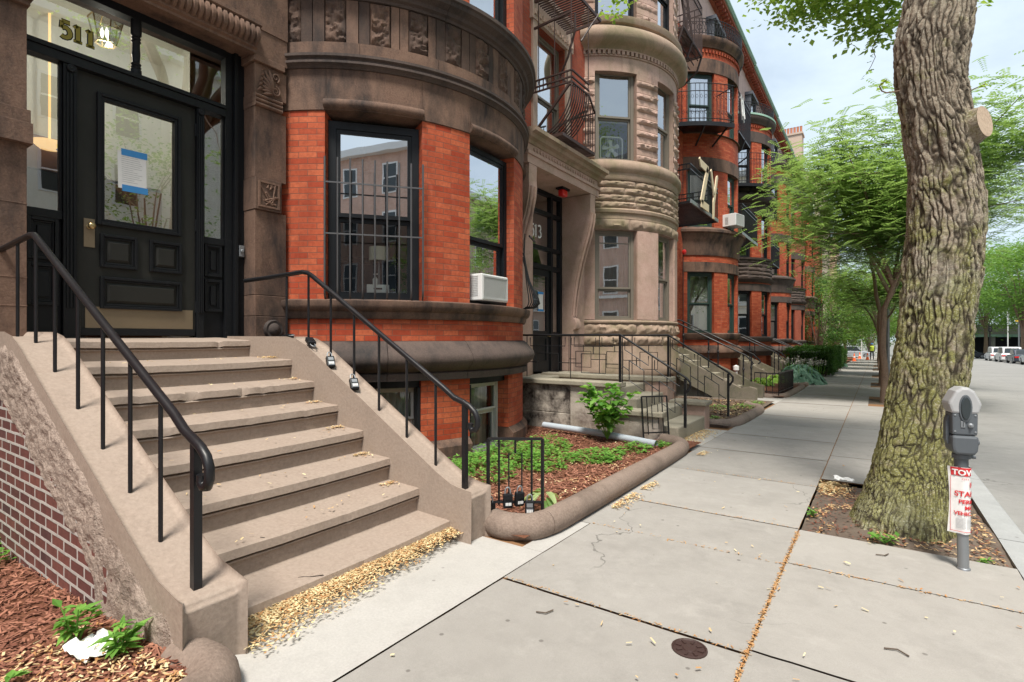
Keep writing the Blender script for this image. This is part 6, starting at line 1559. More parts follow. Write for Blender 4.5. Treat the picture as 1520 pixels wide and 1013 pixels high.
lockbox('black lock box behind the edge on one on the little iron fence', (-2.13,3.19,.20), (.5,.8,0), (.1,-.05,1), face='black')
lockbox('silver faced lock box hanging at the right end of the little iron fence', (-2.06,3.22,.14), u, (0,0,1))
t = thing('iron_fence', 'low black iron fence on stone edging round the pale paved area by the dark steps', 'fence', (-2.1,16,-.2), 'little iron bed fences')
mb = MB(); pp = [(-2.7,15.5),(-2.12,15.55),(-2.05,17.9),(-2.4,18.1)]
for a, b in zip(pp, pp[1:]):
    z = zg(a[1])+.04; mb.bar((*a,z+.62),(*b,z+.6),.014); mb.bar((*a,z+.12),(*b,z+.1),.01); n_ = max(3,int(math.dist(a,b)/.13))
    for i in range(n_+1): x, y = a[0]+(b[0]-a[0])*i/n_, a[1]+(b[1]-a[1])*i/n_; mb.tube([(x,y,z),(x,y,z+.62)], .010, 5)
mb.build('railing', M['iron'], t)
t = thing('hydrant_pipe', 'red and white pipe fittings standing under the bay beyond the dark steps', 'pipe fittings', (-3.8,17.4,-.2)); mb = MB(); mb.lathe((-3.9,17.2,-.2), [(.06,0),(.06,.5),(.1,.52),(.1,.62),(0,.66)], 12); mb.build('red_standpipe', M['redlens'], t); mb = MB(); mb.lathe((-3.6,17.6,-.2), [(.05,0),(.05,.55),(.09,.58),(.09,.7),(0,.74)], 12); mb.build('white_standpipe', M['white'], t)

def in513b(r):
    x, y = r.uniform(-3.6,-2.1), r.uniform(9.5,13.4); return (x, y, z513(x,y)+.008) if wnoise(x,y,1.8)>.0 else None
chips('seed_litter', 'litter', 1500, in513b, L=(.02,.05), W=(.008,.02), seed=23)
# ================================================================== the big street tree
def bark_mat():
    m, nt, p, _ = newmat('furrowed bark with moss'); h = N(nt)
    P = h.worldpos((1,1,.35)); P1 = h.worldpos()
    a = h.noise(P, 14, 6, .7, .8); b = h.noise(P1, 60, 4, .7); big = h.noise(P1, 1.6, 5, .65); lich = h.noise(P1, 5, 6, .75, .4)
    t = h.tint()
    col = h.mix(h.ramp(a, .3, .7), (.15,.115,.085), (.27,.22,.165)); col = h.mix(h.ramp(b, .35, .75), col, (.40,.345,.27))
    gz = h.n('ShaderNodeNewGeometry'); sx = h.n('ShaderNodeSeparateXYZ'); h.l(gz.outputs['Position'], sx.inputs[0])
    low = h.ramp(sx.outputs[2], 3.4, .3)
    mossf = h.math('MULTIPLY', h.ramp(h.math('ADD', lich, h.math('MULTIPLY', low, .28)), .55, .72), .85)
    col = h.mix(mossf, col, h.mix(h.ramp(b, .3, .7), (.11,.12,.033), (.265,.26,.075)))
    col = h.mix(h.math('MULTIPLY', h.ramp(big, .5, .68), .45), col, (.36,.36,.31)); sp = h.noise(P1, 95, 2, .6); col = h.mix(h.ramp(sp, .56, .68, 0, .6), col, (.46,.46,.38)); col = h.mix(h.ramp(sp, .42, .32, 0, .6), col, (.05,.045,.03))
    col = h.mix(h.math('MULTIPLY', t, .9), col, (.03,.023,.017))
    h.l(col, p.inputs['Base Color']); p.inputs['Roughness'].default_value = .92; p.inputs['Specular IOR Level'].default_value = .2
    b1 = h.bump(b, .8, .008, None); h.bump(a, .5, .012, p, b1); return m
M['bark'] = bark_mat()
M['bark_young'] = stone_mat('smooth young bark', (.15,.10,.07), (.24,.17,.125), soot=(.07,.05,.04), soot_amt=.5, scale=3)
BT = thing('street_tree', 'huge mossy old street tree with a sawn off limb, standing in the pavement pit', 'tree', (TX,TY,-.07), 'street trees')
SIL = [(-60,1352,1462),(0,1336,1447),(60,1323,1440),(110,1324,1434),(150,1329,1440),(205,1337,1449),(260,1345,1455),(300,1347,1462),(340,1346,1464),(400,1339,1459),(450,1332,1451),(500,1326,1446),(560,1318,1440),(600,1310,1434),(650,1301,1428),(700,1290,1424),(735,1278,1424),(765,1262,1426),(800,1244,1432)]
DT = 4.03; FV = Vector((-540/math.hypot(540,785), 785/math.hypot(540,785), 0)); RV = Vector((785/math.hypot(540,785), 540/math.hypot(540,785), 0))
rows = []
for (yy, a, b) in SIL:
    z = 1.36+(503-yy)/785*DT; c = FV*DT + RV*((a+b)/2-760)/785*DT; rows.append((z, c.x, c.y, (b-a)/2/785*DT*.80))
rows.sort()
rows = [(rows[0][0]-.25, rows[0][1], rows[0][2], rows[0][3]*1.12)] + rows + [(5.6, rows[-1][1]+.12, rows[-1][2]+.1, .26)]
def trow(z):
    for p, q in zip(rows, rows[1:]):
        if p[0] <= z <= q[0]:
            f = (z-p[0])/(q[0]-p[0]); f = f*f*(3-2*f)*.5+f*.5; return [p[i]+(q[i]-p[i])*f for i in range(1,4)]
    return rows[-1][1:]
mb = MB(); NA, NZ = 420, 560; z0, z1 = rows[0][0], 5.6; CR = []
def barkh(a, z, r_):
    """plates between branching cracks: height above the crack floor and how deep in a crack the point lies"""
    tw = a+.10*z+.10*noise.noise(Vector((math.cos(a)*1.3, math.sin(a)*1.3, z*.9))); P = Vector((math.cos(tw)*r_, math.sin(tw)*r_, z))
    wv = Vector((noise.noise(P*6), noise.noise(P*6+Vector((9,2,4))), noise.noise(P*3)*1.5))*.020 + Vector((noise.noise(P*17), noise.noise(P*17+Vector((3,7,1))), noise.noise(P*13)*5))*.011
    Q = P+wv; ws = (.036 if z > .9 else .024+.012*max(0,z)/.9)*(1+.35*noise.noise(P*2.2)); Q = Vector((Q.x/ws, Q.y/ws, Q.z/(.22 if z < 1.2 else .22+.08*min(1,z-1.2))))
    d, pt = noise.voronoi(Q); e = min(1, (d[1]-d[0])/.30)
    cell = noise.noise(pt[0]*3.7)
    Q2 = Vector((P.x/.024, P.y/.024, P.z/.055))+wv*40; d2, _ = noise.voronoi(Q2); e2 = min(1, (d2[1]-d2[0])/.5)
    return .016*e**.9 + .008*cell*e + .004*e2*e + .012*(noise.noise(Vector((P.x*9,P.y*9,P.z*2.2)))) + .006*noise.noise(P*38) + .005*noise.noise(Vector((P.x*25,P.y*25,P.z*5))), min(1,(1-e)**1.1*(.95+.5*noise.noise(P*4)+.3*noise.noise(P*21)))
for j in range(NZ+1):
    z = z0+(z1-z0)*j/NZ; cx_, cy__, r_ = trow(z)
    for i in range(NA):
        a = 2*math.pi*i/NA; ca, sa = math.cos(a), math.sin(a)
        hgt_, crk = barkh(a, z, r_); CR.append(crk)
        low = max(0, .5-z); lump = .022*noise.noise(Vector((ca*1.5,sa*1.5,z*1.1)))
        butt = low*low*.16*(.5+.5*math.sin(a*5+1.3+noise.noise(Vector((ca,sa,z)))*2)) + low*.03*noise.noise(Vector((ca*3,sa*3,z*2)))
        k_ = min(1, max(.5, .42+.34*z))
        rr_ = r_ - .022 + hgt_*k_ + butt + lump
        mb.v.append((cx_+ca*rr_, cy__+sa*rr_, z))
for j in range(NZ):
    for i in range(NA):
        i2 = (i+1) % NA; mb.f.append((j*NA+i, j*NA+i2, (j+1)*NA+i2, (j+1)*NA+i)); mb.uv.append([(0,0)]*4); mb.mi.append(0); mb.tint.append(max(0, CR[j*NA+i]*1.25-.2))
trunk = mb.build('trunk', M['bark'], BT, smooth=180)
# sawn limb
mb = MB(); cz = 1.36+(503-180)/785*DT; fcp = FV*3.80+RV*(1462-760)/785*3.80; fcp.z = 1.36+(503-180)/785*3.80; c0 = fcp.copy()
dirv = (RV*.42 - FV*.90 + Vector((0,0,.10))).normalized(); c0 = fcp - dirv*.366 - Vector((0,0,.05)); e1 = dirv.cross(Vector((0,0,1))).normalized(); e2 = e1.cross(dirv)
K = 40
for s in range(15):
    f = s/14; c = c0+dirv*(.05+.315*f)+Vector((0,0,.05*f)); ra = .20-.055*f+.10*max(0,.35-f); rb = .27-.115*f+.14*max(0,.4-f)
    for k in range(K):
        a = 2*math.pi*k/K; hgt_, crk = barkh(a, f*.4, .25); d = .93+hgt_*2.6
        mb.v.append(tuple(c+e1*(ra*.76*math.cos(a)*d)+e2*(rb*.74*math.sin(a)*d)))
for s in range(14):
    for k in range(K): k2 = (k+1)%K; mb.f.append((s*K+k,s*K+k2,(s+1)*K+k2,(s+1)*K+k)); mb.uv.append([(0,0)]*4); mb.tint.append(.15); mb.mi.append(0)
mb.build('limb_stub', M['bark'], BT, smooth=80)
mb = MB(); fc = c0+dirv*.366+Vector((0,0,.05)); mb.v = []; mb.face([tuple(fc+e1*(.145*.735*math.cos(2*math.pi*k/K))+e2*(.155*.725*math.sin(2*math.pi*k/K))) for k in range(K)]); mb.build('sawn_face', M['cutwood'], BT)
# limbs above the picture and hanging foliage
rt = random.Random(77); br = MB(); lv = MB(); topc = Vector(list(trow(5.4)[:2])+[5.4])
def limb(p, q, r0, r1, sag=.0, n_=8):
    p, q = Vector(p), Vector(q); pts = [p.lerp(q, i/n_)+Vector((rt.uniform(-.05,.05),rt.uniform(-.05,.05),sag*math.sin(math.pi*i/n_))) for i in range(n_+1)]
    br.tube([tuple(x) for x in pts], [r0+(r1-r0)*i/n_ for i in range(n_+1)], 8); return pts
def twigleaves(c, n, rad, L, W, zfl=.55):
    for i in range(n):
        d = Vector((rt.gauss(0,1),rt.gauss(0,1),rt.gauss(0,zfl))); p = Vector(c)+d*rad*.5
        if p.z < 1.36+.655*(p.dot(FV))+.12 and n > 1 and not HANG: continue
        a = rt.uniform(0,6.283); leaf(lv, p, (math.cos(a),math.sin(a),rt.uniform(-.8,.2)), (rt.uniform(-.5,.5),rt.uniform(-.5,.5),1), L*rt.uniform(.6,1.2), W*rt.uniform(.6,1.2), min(1,max(0,rt.random()*.7+.3*noise.noise(p*2))))
HANG = False
ends = []
for (dx, dy, dz, r0) in ((-1.0,1.6,3.2,.13),(.9,1.4,3.4,.14),(1.6,-.4,3.0,.12),(-.2,-1.5,3.3,.12),(-1.7,.0,2.9,.11),(.3,.3,4.2,.15)):
    pts = limb(topc, topc+Vector((dx,dy,dz)), r0, .05, .2); e = pts[-1]
    for k in range(5):
        q = e+Vector((rt.uniform(-1.4,1.4),rt.uniform(-1.4,1.4),rt.uniform(-.5,1.0))); limb(pts[-2-k%3], q, .035, .01); ends.append(q)
for e in ends:
    for k in range(6): twigleaves(e+Vector((rt.uniform(-.8,.8),rt.uniform(-.8,.8),rt.uniform(-.4,.5))), 90, .7, .10, .065)
HANG = True
# the low bough seen against the sky
b1 = limb(topc, (-.15,7.2,6.95), .09, .04, .35); b2 = limb(b1[-1], (-.75,8.6,6.35), .04, .015); b3 = limb(b1[5], (.25,8.0,6.1), .035, .012); b4 = limb(b1[-1], (-1.35,8.3,6.6), .03, .01)
for (x, y, z, n_, rd) in ((-.95,8.5,6.35,300,.52),(-.45,8.3,6.15,420,.50),(.05,8.0,6.05,420,.50),(.4,7.8,6.0,320,.46),(-.55,8.2,5.78,300,.40),(-.1,8.0,5.55,280,.38),(.25,7.8,5.45,240,.36),(-.7,8.4,6.05,260,.40),(-.02,7.95,5.22,140,.26),(.3,7.7,5.05,110,.25),(-1.35,8.4,6.45,120,.32),(.1,7.9,4.98,36,.2),(-.28,8.1,5.3,60,.25),(.65,7.6,5.7,160,.36),(-1.0,8.45,5.95,70,.22)):
    twigleaves((x,y,z), n_, rd, .095, .065, .5)
limb((.1,7.9,5.2), (-.12,8.15,4.72), .006, .003, 0, 5)
for k in range(7): twigleaves((-.12+.03*k,8.15-.03*k,4.72+.07*k), 2, .05, .08, .055)
# sprays at the top edge, left, and tiny shoots on the trunk
b5 = limb(topc, (-1.2,4.7,5.55), .05, .02, .5); limb(b5[-1], (-2.05,4.7,4.62), .015, .004, .15)
for (x, y, z, n_) in ((-2.02,4.72,4.6,26),(-2.10,4.76,4.48,18),(-1.92,4.64,4.56,18),(-1.98,4.69,4.42,12),(-2.18,4.78,4.60,10),(-1.86,4.62,4.49,8)): twigleaves((x,y,z), n_, .10, .055, .042, .4)
br.cut()
for (px, py, n_) in ((1308,127,9),(1452,15,10),(1452,130,6)):
    c = FV*(DT-.05)+RV*(px-760)/785*(DT-.05); c.z = 1.36+(503-py)/785*DT; twigleaves(c, n_, .07, .05, .042); br.cut(); limb(c, FV*DT+RV*((1330 if px < 1380 else 1438)-760)/785*DT+Vector((0,0,c.z-.05)), .004, .006, 0, 4)
br.build('limbs', M['bark_young'], BT, smooth=60); lv.build('crown', M['leaf_elm'], BT)

# ================================================================== small locust trees along the kerb and the wood beyond
def locust(label, x, y, H_, cr, seed, off=(0,0), fronds=1500, fl=.30, leaf_L=.05, lo=.33, group='street trees', trunk_r=.075, mat='leaf_locust', skeleton=True, leaflets=7):
    r = random.Random(seed); g = zg(y); t = thing('locust_tree', label, 'tree', (x,y,g), group); base = Vector((x,y,g))
    tk = MB(); lf = MB(); fork = base+Vector((r.uniform(-.1,.1),0,H_*.30))
    if skeleton: tk.tube([tuple(base+Vector((0,0,-.1))), tuple(base+Vector((0,0,.05))), tuple(base+Vector((.02,.02,H_*.1))), tuple(base.lerp(fork,.6)+Vector((-.03,0,0))), tuple(fork)], [trunk_r*1.6,trunk_r*1.2,trunk_r,trunk_r*.9,trunk_r*.85], 12)
    cen = base+Vector((off[0],off[1],H_*(1+lo)/2)); hz = H_*(1-lo)/2
    tips = []; mains = []
    for i in range(4):
        a = i*1.7+r.uniform(-.3,.3)+seed; q = cen+Vector((math.cos(a)*cr*.62, math.sin(a)*cr*.62, hz*r.uniform(.25,.75))); mid = fork.lerp(q,.4)+Vector((r.uniform(-.2,.2),r.uniform(-.2,.2),.25*hz))
        st = fork if i < 2 else fork.lerp(mains[0][2], .5)
        pts = [st*(1-k/8)**2+mid*2*(k/8)*(1-k/8)+q*(k/8)**2+Vector((r.gauss(0,.03),r.gauss(0,.03),0))*(k % 8 > 0) for k in range(9)]
        mains.append(pts); tk.tube([tuple(p) for p in pts], [trunk_r*.62*(1-k/8.6)+.007 for k in range(9)], 8); tips += pts[4:]
    for i in range(24):
        mp = mains[i % 4]; st = mp[2+int(r.random()*6)]; a = i*2.4+r.uniform(-.3,.3); f = r.uniform(.6,1.0); e = r.uniform(-.85,.95)
        q = cen+Vector((math.cos(a)*cr*f*math.sqrt(max(.12,1-e*e)), math.sin(a)*cr*f*math.sqrt(max(.12,1-e*e)), e*hz*f)); mid = st.lerp(q,.5)+Vector((r.uniform(-.3,.3),r.uniform(-.3,.3),r.uniform(.0,.35)))
        pts = [st*(1-k/6)**2+mid*2*(k/6)*(1-k/6)+q*(k/6)**2 for k in range(7)]
        tk.tube([tuple(p) for p in pts], [trunk_r*.22*(1-k/6.6)+.005 for k in range(7)], 6); tips += pts[2:]
        for k in range(2):
            p = pts[3+k]; q2 = p+Vector((r.uniform(-1,1)*cr*.35, r.uniform(-1,1)*cr*.35, r.uniform(-.3,.4))); tk.tube([tuple(p),tuple(p.lerp(q2,.5)+Vector((0,0,.08))),tuple(q2)], [.009,.007,.004], 5); tips += [q2, p.lerp(q2,.5)]
    if skeleton: tk.build('trunk', M['bark_young'], t, smooth=60)
    for i in range(fronds):
        tip = tips[int(r.random()*len(tips))]; p = tip+Vector((r.gauss(0,.32)*cr/2.6, r.gauss(0,.32)*cr/2.6, r.gauss(0,.26)*cr/2.6)); a = r.uniform(0,6.283)
        d = Vector((math.cos(a),math.sin(a),r.uniform(-.35,.12))); s = Vector((-math.sin(a),math.cos(a),0)); L_ = fl*r.uniform(.6,1.15); tt = min(1,max(0,.48+.75*noise.noise(p*1.1)+r.uniform(-.2,.2)))
        for k in range(leaflets):
            u_ = (k+.6)/leaflets; c = p+d*L_*u_+Vector((0,0,-.18*L_*u_*u_))
            for sg in (1,-1): leaf(lf, c, s*sg+d*.45, (0,0,1), leaf_L*(1.1-.5*u_), leaf_L*.54, tt)
    lf.build('crown', M[mat], t); return t
locust('young locust tree with feathery leaves standing just beyond the huge trunk', .17, 16.15, 7.7, 3.3, 81, off=(.25,.3), fronds=9500, fl=.40, leaf_L=.085, lo=.36)
# ================================================================== parking meter and its notice
MX, MY = .446, 4.26; mz = zg(MY); cam_d = Vector((-MX,-MY,0)).normalized(); mu = Vector((-cam_d.y, cam_d.x, 0)); mu = -mu if mu.dot(RV) < 0 else mu
fn = (cam_d*.92 + mu*.30).normalized(); fu = Vector((-fn.y, fn.x, 0)); fu = fu if fu.dot(RV) > 0 else -fu
PM = thing('parking_meter', 'old grey parking meter with a light cap on a steel pole beside the big tree', 'parking meter', (MX,MY,mz))
mb = MB(); mb.tube([(MX,MY,mz-.1),(MX-.012,MY,.62)], .029, 20); mb.lathe((MX,MY,mz+.0), [(.034,-.05),(.034,.008),(.03,.012)], 20); mb.build('pole', M['galv'], PM, smooth=50)
b = Vector((MX-.012,MY,.585)); r_ = random.Random(4)
mb = MB(); mb.lathe(b, [(.036,-.02),(.036,.035),(.047,.04),(.047,.065),(.036,.07)], 18); mb.build('collar', M['meter'], PM, smooth=40)
fus = fu*.80
mb = MB()
mb.prism([(-.06,.07),(.06,.07),(.078,.095),(.082,.125),(.082,.185),(-.082,.185),(-.082,.125),(-.078,.095)], b-fn*.072, fus, Vector((0,0,1)), fn, .144)
mb.build('vault', M['meter'], PM, bevel=.014)
mb = MB(); mb.prism([(-.074,.187),(.074,.187),(.078,.20),(.08,.325),(-.08,.325),(-.078,.20)], b-fn*.062, fus, Vector((0,0,1)), fn, .124); mb.build('mechanism_housing', M['meter'], PM, bevel=.010)
mb = MB(); mb.prism([(-.082,.318),(.082,.318),(.102,.375),(.098,.39),(.06,.455),(.022,.478),(-.022,.478),(-.06,.455),(-.098,.39),(-.102,.375)], b-fn*.068, fus, Vector((0,0,1)), fn, .136); mb.build('dome', M['meterlight'], PM, bevel=.014)
mb = MB(); mb.prism([(.031*math.cos(a), .36+.062*math.sin(a)*(1 if math.sin(a) > 0 else 1.25)) for a in [2*math.pi*i/24 for i in range(24)]], b+fn*.062, fus, Vector((0,0,1)), fn, .016); mb.build('display_window', M['carglass'], PM, bevel=.006)
mb = MB(); mb.prism([(.042*math.cos(a), .36+.076*math.sin(a)*(1 if math.sin(a) > 0 else 1.2)) for a in [2*math.pi*i/24 for i in range(24)]], b+fn*.058, fus, Vector((0,0,1)), fn, .013); mb.build('window_bezel', M['meter'], PM, bevel=.004)
mb = MB(); mb.lathe(b+fu*.055+Vector((0,0,.14)), [(.018,0),(.018,.03),(.01,.034),(0,.034)], 10, fu); mb.lathe(b+fu*.04+Vector((0,0,.05)), [(.012,0),(.012,.03),(0,.032)], 10, fu); mb.build('side_lock', M['meter'], PM)
mb = MB(); mb.prism([(-.088,.12),(-.10,.15),(-.10,.26),(-.088,.30),(-.074,.30),(-.074,.12)], b-fn*.04, fus, Vector((0,0,1)), fn, .05); mb.build('rear_hasp', M['meter'], PM, bevel=.006)
mb = MB(); q = b+fn*.0625; mb.obox(q+Vector((0,0,.255)), fus, fn, Vector((0,0,1)), -.028,.0,0,.004,-.02,.02); mb.build('coin_plate', M['galv'], PM, bevel=.002)
mb = MB(); mb.obox(q+Vector((0,0,.255)), fus, fn, Vector((0,0,1)), -.0155,-.0125,.0041,.0052,-.013,.013); mb.build('coin_slot', M['black'], PM)
mb = MB(); mb.lathe(q+fus*.032+Vector((0,0,.25)), [(.014,0),(.014,.008),(.006,.012),(.006,.022),(0,.023)], 12, fn); mb.build('turn_knob', M['galv'], PM, smooth=50)
mb = MB(True)
for sx in (-.062,.062):
    for sz in (.21,.31): mb.cut(); mb.lathe(q+fus*sx+Vector((0,0,sz)), [(.006,0),(.006,.002),(0,.004)], 8, fn)
mb.build('screw', M['galv'], PM)
TWN = thing('tow_notice', 'white and red temporary tow notice wrapped around the parking meter pole', 'notice', (MX,MY,.16))
RW = .038
def wrap(s, z, lift=0.):
    c = Vector((MX-.006,MY,0)); r = RW+lift
    if s < 0: p = c + cam_d*r + mu*s - cam_d*(abs(s)*.18)
    else: a = s/RW; p = c + cam_d*(r*math.cos(a)) + mu*(r*math.sin(a))
    return (p.x, p.y, z)
def wrapsheet(name, mat, s0, s1, zb, ztp, lift, skew=0., jag=0):
    mb = MB(); n_ = 26
    for i in range(n_):
        a, c = s0+(s1-s0)*i/n_, s0+(s1-s0)*(i+1)/n_
        for j in range(6):
            z0_, z1_ = zb+(ztp-zb)*j/6, zb+(ztp-zb)*(j+1)/6; w_ = lambda s_, z_: lift+.0025*noise.noise(Vector((s_*30,z_*14,2)))
            P = lambda s_, z_: wrap(s_ + (.008*math.sin((z_-.2)*9) if s_ == s0 else 0), z_ + (.008*noise.noise(Vector((s_*40,1,1))) if jag and z_ == zb else 0), w_(s_,z_))
            mb.face([P(a,z0_),P(c,z0_),P(c,z1_),P(a,z1_)])
    return mb.build(name, M[mat], TWN, smooth=60)
wrapsheet('paper_sheet', 'paper', -.070, .17, .165, .572, 0., jag=1)
wrapsheet('red_heading_band', 'red', -.056, .166, .520, .570, .003)
def textmesh(name, s, size, s0, z0, lift, mat, bold=.0):
    cu = bpy.data.curves.new('txt', 'FONT'); cu.body = s; cu.size = size; cu.resolution_u = 3; cu.offset = bold
    ob = bpy.data.objects.new('txt', cu); COL.objects.link(ob); dg = bpy.context.evaluated_depsgraph_get(); me = bpy.data.meshes.new_from_object(ob.evaluated_get(dg))
    bpy.data.objects.remove(ob)
    mb = MB()
    for p in me.polygons: mb.face([wrap(s0+me.vertices[i].co.x, z0+me.vertices[i].co.y, lift) for i in p.vertices])
    bpy.data.meshes.remove(me)
    return mb.build(name, M[mat], TWN)
textmesh('heading_lettering', 'TOW', .046, -.049, .526, .0055, 'paper', .0016)
for s_, sz, x_, z_ in (('CITY',.017,-.004,.497),('N',.046,.036,.450),('STAN',.044,-.038,.396),('PERM',.033,-.018,.352),('MO',.033,.010,.316),('VEHIC',.030,-.040,.281)):
    textmesh('red_lettering', s_, sz, x_, z_, .0045, 'red', .0011 if sz > .02 else 0)
mb = MB(); r_ = random.Random(9)
for i in range(9):
    for (a, c) in ((-.03,.015),(.022,.022+r_.uniform(.02,.06))):
        z_ = .262-i*.0075; n_ = 4
        for k in range(n_): p0, p1 = a+(c-a)*k/n_, a+(c-a)*(k+1)/n_; mb.face([wrap(p0,z_,.0045),wrap(p1,z_,.0045),wrap(p1,z_+.003,.0045),wrap(p0,z_+.003,.0045)])
mb.build('small_print', M['greyprint'], TWN)
for zz in (.178, ):
    mb = MB()
    for k in range(12): p0, p1 = -.06+.2*k/12, -.06+.2*(k+1)/12; mb.face([wrap(p0,zz,.0045),wrap(p1,zz,.0045),wrap(p1,zz+.003,.0045),wrap(p0,zz+.003,.0045)])
    mb.build('red_rule', M['red'], TWN)
for s0_ in (-.057,):
    mb = MB(); mb.face([wrap(s0_,.18,.0045),wrap(s0_+.002,.18,.0045),wrap(s0_+.002,.515,.0045),wrap(s0_,.515,.0045)]); mb.build('red_rule', M['red'], TWN)

# ================================================================== farther trees
def dense(label, x, y, H_, cr, seed, n, L, mat='leaf_tree', lo=.3, group='trees at the end of the street', tr=.16, clumps=26, name='leafy_tree'):
    r = random.Random(seed); g = zg(y); t = thing(name, label, 'tree', (x,y,g), group); base = Vector((x,y,g)); cen = base+Vector((0,0,H_*(1+lo)/2)); hz = H_*(1-lo)/2
    tk = MB(); lf = MB(); tk.tube([tuple(base), tuple(base+Vector((.05,0,H_*lo*.6))), tuple(base+Vector((0,.05,H_*lo*1.2))), tuple(cen)], [tr*1.3,tr,tr*.8,tr*.35], 9)
    for i in range(clumps):
        a = i*2.4; e = r.uniform(-.9,.95); f = r.uniform(.45,.95)*math.sqrt(max(.05,1-e*e*.9)); c = cen+Vector((math.cos(a)*cr*f, math.sin(a)*cr*f, e*hz*.92)); rad = cr*r.uniform(.25,.45)
        if i % 2 == 0: tk.tube([tuple(base+Vector((0,0,H_*lo))), tuple(cen.lerp(c,.4)-Vector((0,0,.1*hz))), tuple(c)], [tr*.45,tr*.25,.01], 5)
        tc = r.uniform(-.15,.2)
        for k in range(int(n/clumps)):
            d = Vector((r.gauss(0,1),r.gauss(0,1),r.gauss(0,.7))); d = d.normalized()*rad*(r.random()**.45); p = c+d
            a2 = r.uniform(0,6.283); leaf(lf, p, (math.cos(a2),math.sin(a2),r.uniform(-.7,.3)), (r.uniform(-.6,.6),r.uniform(-.6,.6),1), L*r.uniform(.6,1.2), L*.6*r.uniform(.6,1.2), min(1,max(0,.4+tc+.35*noise.noise(p*.8)+r.uniform(-.2,.2))))
    tk.build('trunk', M['bark_young'], t, smooth=60); lf.build('crown', M[mat], t); return t
locust('second locust tree along the kerb, taller and wider than the first', .2, 23.3, 8.8, 4.5, 82, fronds=5200, fl=.46, leaf_L=.11, lo=.46, leaflets=6, trunk_r=.10)
locust('third young locust tree along the kerb', .2, 31, 6.2, 2.8, 83, fronds=3800, fl=.40, leaf_L=.12, lo=.33, leaflets=5)
dense('fourth kerb tree, broad and mid green above the pavement', .2, 38.6, 6.6, 2.9, 84, 8000, .17, lo=.33, group='street trees', tr=.09, name='kerb_tree')
dense('fifth kerb tree, dark crown low over the pavement', .2, 46.8, 6.4, 3.2, 85, 7500, .19, lo=.32, group='street trees', tr=.09, name='kerb_tree')
dense('sixth kerb tree, just before the worker', .2, 56, 7.2, 3.2, 86, 4500, .22, lo=.33, group='street trees', tr=.09, name='kerb_tree')
dense('seventh kerb tree, at the worker', .2, 66, 7.6, 3.4, 87, 4200, .25, lo=.35, group='street trees', tr=.09, name='kerb_tree')
dense('dark front yard tree close to the last red bay', -3.6, 47, 7.4, 2.3, 88, 5500, .17, lo=.06, mat='leaf_hedge', tr=.12, group='front yard trees')
dense('pale green front yard tree beyond the dark one', -2.9, 55, 8.2, 2.8, 89, 5000, .22, lo=.12, tr=.12, group='front yard trees')
dense('large front yard tree before the cross street', -3.4, 66, 9.5, 3.6, 90, 5200, .27, lo=.12, tr=.15, group='front yard trees')
dense('front yard tree at the cross street corner', -3.2, 79, 10, 4.2, 91, 4800, .32, lo=.14, tr=.15, group='front yard trees')
for i, (x, y, H_, cr) in enumerate(((-9,118,14,6),(-1,112,12,5.5),(5,122,13,5.5),(-16,128,16,7),(10,134,13,6),(-4,140,17,7))):
    dense(['broad tree across the cross street, left of the pavement line','tree across the cross street straight down the pavement','tree across the cross street over the road edge','tall tree farthest left across the cross street','tree at the far end of the road','tallest tree of the far wood behind the others'][i], x, y, H_, cr, 95+i, 5200, .42, lo=.06, tr=.25)
for i, (x, y, H_, cr) in enumerate(((22,118,19,7.5),(29,128,21,8.5),(17.5,136,20,8),(36,140,22,9),(25,150,24,9),(14,150,19,8))):
    dense(['broad pale tree over the parked cars, nearest of the right hand trees','tree behind the broad pale one over the parked cars','tree just right of the big trunk in the distance','tree at the right picture edge far away','tall tree at the back of the right hand group','tree seen against the big trunk far down the road'][i], x, y, H_, cr, 110+i, 11000, .50, lo=.24, tr=.3, clumps=44, group='trees across the road')


dense('leafy tree on the far pavement right behind the parked cars', 16.2, 97, 15, 6.2, 141, 9000, .42, lo=.26, tr=.25, group='trees across the road', clumps=40)
dense('taller leafy tree on the far pavement at the picture edge', 22, 92, 17, 7, 142, 9000, .45, lo=.26, tr=.28, group='trees across the road', clumps=40)
# ================================================================== tan chimney building
CB = thing('apartment_building', 'tall tan building with a chimney of red pots rising behind the row', 'building', (-12, 70, -1), 'tall buildings')
mb = MB(); mb.box(-20,-6.6,62.3,80,-1.5,20.2); mb.build('tan_wall', M['stucco'], CB)
mb = MB(); mb.box(-6.598,-4.9,62.6,80,-1.5,18.4); mb.build('front_wall', M['stucco'], CB)
mb = MB(); mb.box(-8.1,-6.3,62.1,63.6,18,22.6); mb.box(-8.2,-6.2,62.0,63.7,22.6,22.8); mb.build('chimney', M['stucco'], CB)
for i in range(6): mb = MB(); mb.lathe((-7.95+.3*i,62.8,22.8), [(.14,0),(.14,.1),(.11,.15),(.12,.75),(.14,.8),(.10,.82)], 10); mb.build('chimney_pot', M['terracotta'], CB)
for zz in (6.0,9.5,13.0,16.3): window(CB, (-6.5,62.29) if False else (-4.88,64), (-4.88,65.2), zz, zz+1.9, 'frame_white', curtain=1)
for zz in (10.5,14.0):
    mb = MB(); mb.box(-6.4,-5.2,62.56,62.598,zz,zz+1.7); mb.build('window', M['frame_white'], CB); mb = MB(); mb.box(-6.28,-5.32,62.53,62.559,zz+.1,zz+1.6); mb.build('pane', M['carglass'], CB)
RBK = thing('apartment_building', 'red brick building with pale balconies seen in gaps of the locust leaves', 'building', (-9, 90, -1), 'tall buildings')
mb = MB(); mb.box(-20,-4.2,80.2,87.5,-1.5,14.5); mb.build('brick_wall', M['pinkbrick'], RBK)
